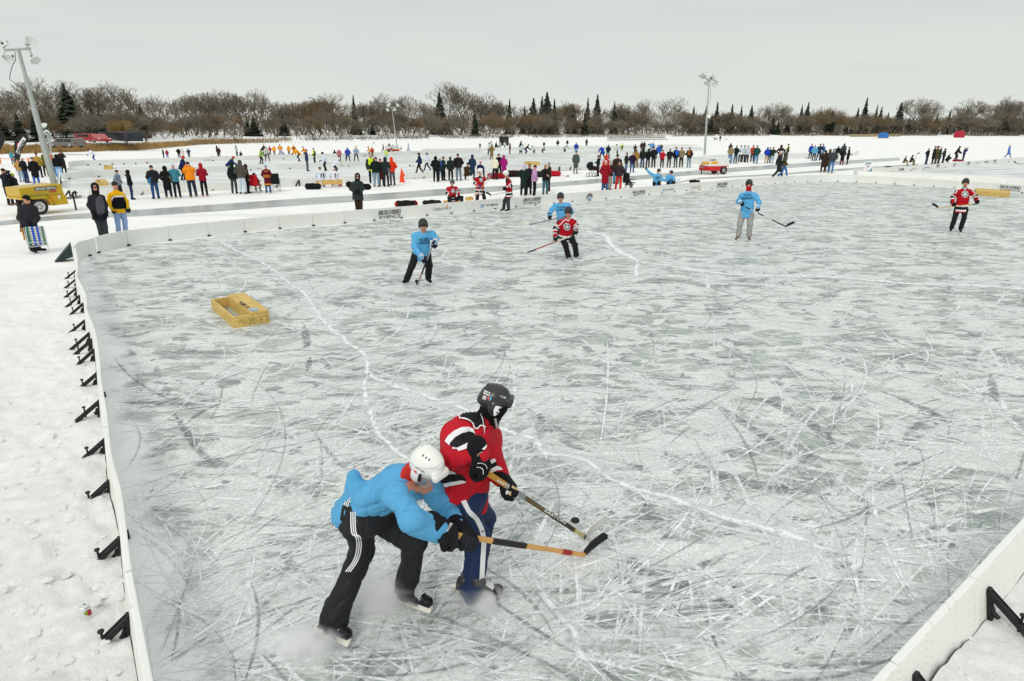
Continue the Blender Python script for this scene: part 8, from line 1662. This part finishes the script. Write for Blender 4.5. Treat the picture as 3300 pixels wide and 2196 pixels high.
root, c, pb, pt, rr_, mm, (lo, up_) = trailer_tower((135, 693), (268, 680), (66, 214, 596, 664), (176, 597), (60, 164), ('c9a414', 'c2a01a', 'c9a414'), 'yellow light tower trailer with white lettering at the left edge', 4, True, 1.0)
q = lambda x, y, dd=-.6: vp(gp(135, 693), x, y, dd)
MB().tube([q(14, 162), q(100, 157)], .045, 8).build('crossbar', mm, root)
for (lx, ly, dx, dz, dy), yo in ((((-6, 135, -.6, .35, -.8)), [(10, 157), (25, 140), (22, 132)]), (((96, 137, .75, .5, -.35)), [(92, 158), (80, 140), (84, 130)]), (((33, 187, -.15, -.55, -.9)), [(14, 163), (6, 180), (16, 192)]), (((109, 190, .7, -.75, -.25)), [(94, 160), (100, 172), (107, 186)])):
    lamp(root, q(lx, ly), rr_*dx+Vector((0, 0, dz))+Vector((rr_.y, -rr_.x, 0))*(-dy) if False else Vector((dx, dy, dz)), .62); MB().tube([q(*p) for p in yo], .028, 6).build('lamp_bracket', mm, root)
MB().tube([q(*p) for p in [(48, 166), (50, 195), (40, 212), (34, 235), (30, 255), (50, 270), (75, 288), (92, 300)]], .012, 5).build('cable', BLACK, root)
bv = bvh_of([lo, up_]); lp = surf_poly('label_plate', up_, bv, [(110, 605), (182, 600), (181, 611), (111, 616)], mat((.03, .035, .05), .5), 12, .008); surf_text('lettering', up_, bv, 'ZIEGLER RENTAL', (112, 614), (180, 609), (112, 606.5), WHITE, .016, .02)
surf_poly('red_label', lo, bv, [(158, 615), (181, 613), (182, 619), (160, 621)], mat('b5504a', .5), 10, .008); surf_poly('side_panel', lo, bv, [(150, 632), (172, 631), (182, 649), (160, 651)], mat('d99a10', .5), 10, .008); surf_poly('number_plate', lo, bv, [(186, 630), (193, 629), (194, 640), (187, 641)], WHITE, 10, .008)
surf_poly('door_panel', lo, bv, [(90, 628), (150, 622), (166, 634), (168, 641), (104, 645), (92, 640)], mat((.50, .42, .03), .4), 10, .006)
hs_ = [(97, 588), (99, 584), (104, 586), (108, 598)]; MB().tube([q(*p, -.1) for p in hs_], .02, 6).build('handle', mm, root)
root, c, pb, pt, rr_, mm, (lo, up_) = trailer_tower((2298, 559.5), (2245, 561), (2253, 2316, 505, 548), (2268, 545), (2285, 262), ('c1191c', 'e0e2de', 'e0a81c'), 'white yellow and red light tower trailer right of centre', 6, None, 1.05, .48)
g0 = gp(2298, 559.5); q = lambda x, y, dd=-.3: vp(g0, x, y, dd)
MB().bar(q(2268, 551), q(2273, 498), .28, .2).build('mast_base', WHITE, root); bv = bvh_of([lo, up_]); surf_poly('yellow_band', up_, bv, [(2254, 531), (2314, 528), (2314, 521), (2256, 523)], mat('e0a818', .5), 10, .02); surf_poly('label_plate', up_, bv, [(2287, 519), (2307, 517.5), (2307, 513.5), (2287, 515)], mat((.2, .2, .2), .5), 10, .02)
MB().tube([q(2264, 249), q(2285, 258), q(2296, 258)], .06, 6).tube([q(2296, 258), q(2312, 263), q(2312, 270)], .05, 6).build('crossbar', mm, root)
for x, y, dv in ((2263, 244, (-.4, -.5, -.7)), (2272, 244, (.3, -.5, .7)), (2289, 246, (-.3, -.5, .7)), (2298, 250, (.6, -.4, .6)), (2279, 266, (-.5, -.4, -.7)), (2303, 270, (-.1, -.9, -.5))): lamp(root, q(x, y), dv, .8)
MB().tube([q(2290, 262), q(2289, 300), q(2288, 334)], .02, 5).build('cable', mm, root); MB().lathe(q(2284, 375, -.1), [(0, 0), (.16, 0), (.16, .1), (0, .1)], (0, -1, 0), 12).build('siren', WHITE, root); MB().box(q(2320, 522), (.45, .3, .4)).build('generator_box', BLACK, root)
root, c, pb, pt, rr_, mm, (lo, up_) = trailer_tower((1262, 492.5), (1297, 492), (1250, 1288, 470, 488), (1280, 480), (1263, 350), ('c4241c', 'd8dad4', 'd8a41c'), 'small far light tower trailer in red and white with a tall thin mast', 4, None, 1.05, .45)
g0 = gp(1262, 492.5); q = lambda x, y, dd=-.3: vp(g0, x, y, dd); MB().tube([q(1251, 347), q(1277, 346)], .06, 6).build('crossbar', mm, root)
for x, y, dv in ((1250, 353, (-.3, -.6, -.7)), (1254, 341, (-.4, -.5, .6)), (1271, 352, (.3, -.6, -.7)), (1280, 341, (.5, -.4, .5))): lamp(root, q(x, y), dv, .95)
g0 = gp(168, 545); q = lambda x, y, dd=0: vp(g0, x, y, dd); root = empty('light_tower', g0, 'slim light pole with two dish lamps behind the yellow tower mast', 'light tower', 'mobile light towers'); MB().tube([q(166, 540), q(163, 480), q(155, 428)], .07, 8).build('mast', mm, root); MB().tube([q(143, 432), q(166, 430)], .04, 6).build('crossbar', mm, root); lamp(root, q(142, 408), (.1, -.5, .8), .95); lamp(root, q(151, 425), (.1, -.4, -.8), 1.1); MB().tube([q(147, 416), q(150, 430)], .03, 6).build('lamp_bracket', mm, root)
# ---- feather banners and barrier rail
def banner(g, outline, label, txt=None):
    G = gp(*g); root = empty('feather_banner', G, label, 'banner', 'black feather banners'); f = Vector((G.x, G.y, 0)).normalized(); P = [vp(G, *p) for p in outline]
    fl = MB().prism(P, f*-.01, f*.01).build('flag', mat((.018, .019, .020), .7), root); MB().tube([G, vp(G, *outline[0]), vp(G, *outline[1])], .02, 6).build('pole', STEEL, root)
    if txt:
        bv = bvh_of([fl]); surf_poly('white_strip', fl, bv, [(75, 441), (84, 449), (71, 469), (66, 479), (62, 498), (50, 492), (56, 480), (57, 464), (62, 458)], WHITE, 10, .02)
        surf_poly('red_edge', fl, bv, [(55, 462), (61, 457), (62, 459), (57, 465), (56, 479), (54, 481)], mat('c03a4a', .6), 10, .03); surf_text('lettering', fl, bv, 'MEDIA', (60, 495), (80, 452), (53, 492), mat((.03, .03, .03), .6), .03, .03); surf_text('lettering', fl, bv, 'hockey', (66, 478), (80, 466), (64, 475), WHITE, .02)
banner((57, 566), [(52, 551), (46, 515), (45, 470), (48, 452), (56, 439), (68, 431), (78, 431), (87, 438), (91, 448), (88, 458), (80, 470), (70, 482), (67, 495), (66, 508), (60, 530), (54, 549)], 'black feather banner with white vertical lettering beside the yellow tower', True)
banner((-12, 540), [(-8, 520), (-24, 480), (-22, 430), (-10, 408), (4, 420), (14, 436), (19, 447), (12, 465), (0, 485), (-5, 515)], 'black feather banner cut by the left edge')
bar_ = empty('orange_barrier', gp(40, 532), 'orange plastic barrier rail between posts near the left edge', 'barrier'); g0 = gp(40, 532); q = lambda x, y: vp(g0, x, y); MB().bar(q(-30, 512), q(105, 513), .18, .04).build('rail', mat('e8743c', .6), bar_)
for x in (0, 91): MB().bar(q(x, 530), q(x, 508), .14, .1).bar(q(x, 512), q(x+5, 527), .08, .05).build('post', mat('e0702c', .6), bar_)
# ---- bags, bench, buckets, cone, pram, folding chairs, dogs, can
def bag(px, py, L_, h_, rz, cols, label):
    g_ = gp(px, py); X = V3(math.cos(rz), math.sin(rz), 0); c = np.array(g_)+V3(0, 0, h_*.5); pr = [cone(c-X*L_*.38, c+X*L_*.38, h_*.5, h_*.46, 0, None, .05), ell(c-X*L_*.42, (.12, .14, h_*.45)), ell(c+X*L_*.42, (.12, .14, h_*.45)), cone(c-X*L_*.1+V3(0, 0, h_*.45), c+X*L_*.12+V3(0, 0, h_*.45), .035, .03, 1, k=.02)]
    pr[1]['m'] = pr[2]['m'] = 1 if len(cols) > 1 else 0; pr[3]['m'] = 0
    root = empty('gear_bag', g_, label, 'bag', 'bags and gear on the snow'); part('bag_body', pr, .025, [cloth(x) for x in cols], root, .01, 1.2); return root
for a in ((1310, 668, 1.0, .30, .35, ['1c1b17', '8a1f1c'], 'black and red hockey bag on the snow behind the barcode board'), (1392, 662, .8, .24, .3, ['20241a'], 'dark green hockey bag between barcode sign and bench'), (1010, 611, .8, .36, .2, ['161b1c', '4a5452'], 'black gear bag at the left end of the white buckets'), (1600, 577, 1.3, .42, .3, ['a3202a'], 'long red bag behind the white helmeted red player'), (1657, 571, 1.2, .5, .3, ['2a1c1c', 'a02424'], 'big black and red bag beside the magenta coat'), (1738, 572, 1.0, .45, .2, ['22281c', '3a3020'], 'dark bag left of the person holding a baby'), (1783, 569, 1.1, .42, .1, ['b01c28'], 'bright red bag right of the person holding a baby'), (2238, 589, .7, .18, .2, ['1a1a1a'], 'small flat black bag behind the far board sponsor sign'), (2862, 540, .6, .12, .2, ['2a2c22'], 'flat dark bag by the rink ten sign'), (3085, 521, 1.5, .25, .3, ['8a1c28', '8a1c28'], 'low red bag under the photographer in navy'), (688, 509, 1.0, .15, .2, ['24261c'], 'flat black bag by the black coat on far snow'), (729, 508, 1.1, .15, .2, ['2a2a20'], 'flat dark bag with a stick by the far snow group'), (2340, 527, .7, .4, .1, ['1c1e20'], 'round black bag left of the tan jacket')): bag(*a)
bch = empty('bench', gp(1060, 606), 'plank bench laid across two white buckets', 'bench'); g0 = gp(1060, 606); q = lambda x, y, d=0: vp(g0, x, y, d); MB().bar(q(1018, 590), q(1104, 586.5), .05, .28).build('seat', WOOD, bch)
for x, y, l in ((1034, 606, 'left white bucket under the plank bench'), (1084, 604, 'right white bucket with a red disc under the plank bench')):
    p = gp(x, y); o = MB().lathe(p, [(.13, 0), (.155, .36), (.165, .37), (.14, .37), (.12, .02)], n=16).build('bucket', WHITE, None, True, loc=None); tag(o, l, 'bucket', 'white buckets')
g_ = gp(1097, 603); tag(MB().lathe(g_+Vector((0, -.02, .2)), [(0, 0), (.17, 0), (.17, .05), (0, .05)], (0, -1, .1), 16).build('round_sign', mat('c2555c', .6)), 'round red sign leaning by the plank bench', 'sign')
p = gp(1517, 583); tag(MB().lathe(p, [(.12, 0), (.14, .34), (.12, .34)], n=14).build('bucket', WHITE), 'white bucket beside the squatting person in brown', 'bucket', 'white buckets')
b2 = empty('bench', gp(1460, 662), 'low wooden bench under the seated red jersey player', 'bench'); g0 = gp(1460, 662); MB().bar(vp(g0, 1428, 652), vp(g0, 1490, 647), .05, .14).bar(vp(g0, 1436, 664), vp(g0, 1436, 652), .06, .2).bar(vp(g0, 1484, 660), vp(g0, 1484, 648), .06, .2).build('seat', WOOD, b2)
b3 = empty('box_goal', gp(1515, 650), 'small yellow board and paper lying between the bench players', 'goal', 'wooden box goals on the rinks'); g0 = gp(1515, 650); MB().bar(vp(g0, 1499, 642.5), vp(g0, 1526, 640.5), .05, .16).bar(vp(g0, 1505, 638), vp(g0, 1520, 634), .05, .05).build('plank', WOOD, b3)
g0 = gp(1296, 588); cn = empty('safety_cone', g0, 'orange safety cone with a crumpled orange flag beside the scarlet sweatshirt', 'cone'); og = mat('ee4a24', .6); MB().lathe(g0, [(.0, .9), (.04, .9), (.17, .05), (.24, .04), (.24, 0)], n=14).build('cone_body', og, cn); MB().add([vp(g0, 1290, 572), vp(g0, 1306, 568), vp(g0, 1298, 553), vp(g0, 1286, 574, .1)], [(0, 1, 2), (0, 2, 3)]).build('flag', og, cn)
def pram(px, py):
    g_ = gp(px, py); r_ = empty('pram', g_, 'black hooded pram with spoked wheels', 'pram'); c = np.array(g_); X = np.array(RT); X[2] = 0; X = nrm(X); Y = V3(-X[1], X[0], 0)
    part('hood', [ell(c-X*.12+V3(0, 0, .82), (.36, .26, .30)), rbox(c+X*.32+V3(0, 0, 1.05), (.3, .4, .25), None, .05, op='s')], .03, [cloth('15211e')], r_); part('basket', [rbox(c+X*.12+V3(0, 0, .62), (.42, .22, .15), None, .1)], .03, [cloth('2a1c20')], r_)
    for i in (-.36, -.12, .14, .36):
        o = [Vector(c+X*i+Y*(.2 if i in (-.12, .36) else -.2)+V3(0, 0, .15)+X*.14*math.cos(a)+V3(0, 0, .14*math.sin(a))) for a in np.linspace(0, 6.283, 13)]; MB().tube(o, .018, 5, cap=False).build('wheel', BLACK, r_)
    MB().tube([c+X*-.3+V3(0, 0, .2), c+X*.3+V3(0, 0, .5)], .018, 5).tube([c+X*.3+V3(0, 0, .2), c-X*.3+V3(0, 0, .5)], .018, 5).tube([c+X*.3+V3(0, 0, .6), c+X*.62+V3(0, 0, 1.0)], .018, 5).build('frame', STEEL, r_)
pram(1908, 570)
def camp_chair(px, py, col, label, yaw=0):
    g_ = gp(px, py); r_ = empty('folding_chair', g_, label, 'folding chair', 'folding chairs on the snow', yaw); m = cloth(col); L_ = [(-.27, -.25), (.27, -.25), (.27, .25), (-.27, .25)]
    MB().box((0, 0, .42), (.5, .5, .04)).build('seat', m, r_, world=False); MB().box((0, .27, .72), (.5, .05, .55)).build('backrest', m, r_, world=False)
    for i in range(4): a, b = L_[i], L_[(i+1) % 4]; MB().tube([(*a, 0), (*b, .44)], .013, 5).tube([(*b, 0), (*a, .44)], .013, 5).build('leg', STEEL, r_, world=False)
    for s in (-1, 1): MB().box((s*.29, 0, .64), (.07, .45, .03)).build('armrest', m, r_, world=False)
camp_chair(826, 622, 'b01824', 'red folding chair with a person in black seated in it', math.pi); camp_chair(888, 616, '1c2022', 'empty black folding chair beside the maroon blanket', math.pi+.4); camp_chair(2026, 612, '1e2422', 'black folding chair with a child in it', 2.2)
person(822, 619, 558, 'sit', 'puffy', '2c2a22', '7a6848', 'hood', '2c2a26', '3a3028', 150, 'person in black hood seated in the red folding chair', GW)
bk = person(866, 623, 532, 'pockets', 'coat', '5c1428', '3a5a8c', 'beanie', '5aa8cc', '2c3a50', 180, 'person wrapped in a maroon and gold team blanket with a blue knit hat', GW)
gk_ = mat('d8951c', .8)
def _bands(root, zs):
    Jb = POSES['pockets']
    for z0, z1 in zs: v, q_, fm = mesh_sdf([cone(V3(0, 0, .5), V3(0, 0, 1.4), .235, .20, 0, (V3(0, 1, 0), .8)), rbox(V3(0, 0, (z0+z1)/2), (.5, .5, (z1-z0)/2), op='i')], .02); obj('blanket_band', v, q_, gk_, root, smooth=True, world=False)
_bands(bk, ((.52, .60), (1.0, 1.05), (1.10, 1.14), (1.36, 1.40)))
person(2020, 611, 567, 'sit', 'jacket', '26242a', '3a3c44', 'hood', '2c5aa0', '2a2a2a', 60, 'child in blue hat and dark coat seated in a folding chair', GW)
person(1036, 604, 539, 'sit', 'jersey', 'd6dbea', '3a3a7c', 'beanie', '2a3038', '2a2a2a', 180, 'seated player in white jersey on the left end of the bench', GP)
person(1080, 603, 541, 'sit', 'jersey', 'dfe3f0', '20202a', 'beanie', 'dce0d8', '2a2a2a', 180, 'seated player in white jersey and white hat on the right of the bench', GP)
for px, l in ((1039, 'seated'), (1079, 'second')):
    g0 = gp(px, 604); mbk = MB()
    for dx in (-3.5, 3.5) if px == 1039 else (0,): p = vp(g0, px+dx, 566, .0); 
for r_ in [o for o in bpy.data.objects if o.get('label', '').startswith('seated player in white jersey')]:
    jk = [c for c in children(r_) if c.name.startswith('jersey')][0]; bpy.context.view_layer.update(); MW_ = r_.matrix_world; bm_ = BVHTree.FromPolygons([MW_ @ v.co for v in jk.data.vertices], [tuple(p.vertices) for p in jk.data.polygons]); x0 = 1039 if '1036' in str(round(proj(r_.location)[0])) or proj(r_.location)[0] < 1055 else 1080
    for dx in ((-4, 4) if x0 == 1039 else (0,)): 
        vs = [cast(bm_, x0+dx+a*1.6, 566+b*7, .01) for a, b in ((-1, 1), (1, 1), (1, -1), (-1, -1))]
        if all(v is not None for v in vs): Mi = MW_.inverted(); obj('number', [Mi @ v for v in vs], [(0, 1, 2, 3)], BLK, jk, world=False)
for t_, (px, x0, x1, y0, y1) in (('44', (2383, 2380, 2388, 491, 483)),):
    r_ = [o for o in bpy.data.objects if o.get('label', '') == 'person in white jersey with the number 44'][0]; jk = [c for c in children(r_) if c.name.startswith('jersey')][0]; bpy.context.view_layer.update(); MW_ = r_.matrix_world
    bm_ = BVHTree.FromPolygons([MW_ @ v.co for v in jk.data.vertices], [tuple(p.vertices) for p in jk.data.polygons]); V, Fc = text_mesh('44', .02); vs = [cast(bm_, x0+(x1-x0)*u, y0+(y1-y0)*v, .012) for u, v in V]; Mi = MW_.inverted(); fs = [f_ for f_ in Fc if all(vs[i] is not None for i in f_)]; obj('number', [Mi @ (v if v is not None else Vector()) for v in vs], fs, mat((.03, .05, .12), .7), jk, world=False)
def dog(px, py, col, label, s=1.0, f=1):
    g_ = gp(px, py); r_ = empty('dog', g_, label, 'dog', 'two dogs walked on the far ice'); c = np.array(g_); X = V3(f, 0, 0); Y = V3(0, 1, 0); U3 = V3(0, 0, 1)
    P = [cone(c+X*.28*s+U3*.52*s, c-X*.3*s+U3*.50*s, .16*s, .12*s), cone(c+X*.30*s+U3*.58*s, c+X*.46*s+U3*.74*s, .10*s, .08*s), ell(c+X*.52*s+U3*.78*s, (.11*s, .08*s, .08*s)), cone(c+X*.58*s+U3*.76*s, c+X*.70*s+U3*.73*s, .05*s, .035*s), cone(c-X*.36*s+U3*.55*s, c-X*.6*s+U3*.75*s, .04*s, .025*s)]
    for i in (.27, -.27):
        for j in (-.09, .09): kx = -.05 if i < 0 else .02; P += [cone(c+X*i*s+Y*j*s+U3*.45*s, c+X*(i+kx)*s+Y*j*s+U3*.22*s, .06*s, .04*s), cone(c+X*(i+kx)*s+Y*j*s+U3*.22*s, c+X*i*s+Y*j*s+U3*.03*s, .038*s, .03*s)]
    P += [cone(c+X*.48*s+Y*j*s+U3*.84*s, c+X*.46*s+Y*j*1.3*s+U3*.92*s, .03*s, .012*s) for j in (-.06, .06)]
    part('body', P, .04, [cloth(col)], r_)
dog(2305.5, 453.5, '2a221c', 'dark dog left of its walker near the far shore', 1.3, -1); dog(2338, 454, 'cfc8b4', 'pale dog right of its walker near the far shore', 1.3, 1)
# crushed drink can in the near snow
_sb = bvh_of([bpy.data.objects['snow_bank']]); g_ = _sb.ray_cast(CAMP, ray(281, 1990))[0]; ax_ = (vp(g_, 262, 1945, -.02)-g_).normalized(); ax_ = (ax_+Vector((0, 0, .8))).normalized(); cnr = empty('drink_can', g_, 'crushed silver drink can with red and green label in the left snow', 'can'); o = MB().lathe(g_-ax_*.02, [(0, 0), (.026, 0), (.033, .012), (.033, .105), (.027, .122), (.024, .122), (.023, .117), (0, .117)], ax_, 24).build('can_body', mat((.72, .75, .73), .3, .05, metal=.4), cnr, smooth=True); bv = bvh_of([o])
x0, y0 = 230, 1910; cp = lambda x, y: (x0+x/13.07, y0+y/13.07); surf_poly('label', o, bv, [cp(*p) for p in [(530, 880), (600, 820), (700, 740), (820, 665), (880, 800), (860, 900), (760, 975), (640, 960)]], mat('a31c34', .5), 2, .002); surf_poly('label', o, bv, [cp(*p) for p in [(530, 880), (600, 815), (700, 830), (680, 900), (640, 960), (560, 945)]], mat('8aa014', .5), 2, .003)
surf_poly('opening', o, bv, [cp(*p) for p in [(465, 500), (500, 480), (570, 490), (610, 455), (600, 500), (540, 525), (480, 525)]], BLACK, 2, .002); surf_poly('label', o, bv, [cp(*p) for p in [(560, 690), (780, 570), (790, 600), (580, 710)]], mat((.3, .33, .33), .5), 2, .003)
# loose sticks and goal marks
def far_stick(ax, ay, bx, by, tx, ty, G, label, col='a9a59a'): g0 = gp(*G); stick(vp(g0, ax, ay), vp(g0, bx, by), vp(g0, tx, ty), label, col=col, grip=False, wd=.035, h=.09)
far_stick(2947, 524, 2955, 497, 2964, 491, (2934, 534), 'stick held up by the seated person in a dark helmet', '8a9294'); far_stick(3092, 481, 3085, 516, 3090, 517, (3079, 520), 'upright stick of the black jersey player at the right'); far_stick(3302, 529, 3275, 528, 3266, 521, (3290, 545), 'black stick reaching in from the right edge', '1c1e20')
far_stick(1336, 532, 1322, 537, 1317, 533, (1340, 561), 'stick of the navy shirted striding player', '6c7274'); far_stick(1094, 535, 1112, 510, 1116, 507, (1084, 562), 'yellow stick of the bent white jersey player', 'c9b05a'); far_stick(1199, 474, 1202, 462, 1206, 459, (1201, 508), 'curved stick raised above the rust red player'); far_stick(1372, 476, 1380, 492, 1384, 492, (1376, 496), 'two sticks propped into a tent shape on the snow')
far_stick(2601, 491, 2602, 512, 2596, 509, (2609, 513), 'stick of the person in blue jacket', 'c9ccc8'); far_stick(1683, 466, 1693, 466, 1695, 464, (1678, 490), 'level stick of the black shirted far skater'); far_stick(1838, 480, 1852, 492, 1857, 493, (1822, 495), 'long stick of the reaching white shirted skater'); far_stick(1797, 475, 1810, 486, 1813, 487, (1800, 492), 'stick between the two far teams')
far_stick(1805, 563, 1826, 569.5, 1834, 569.5, (1815, 572), 'loose stick lying on the snow right of the red bag', 'b59a72')
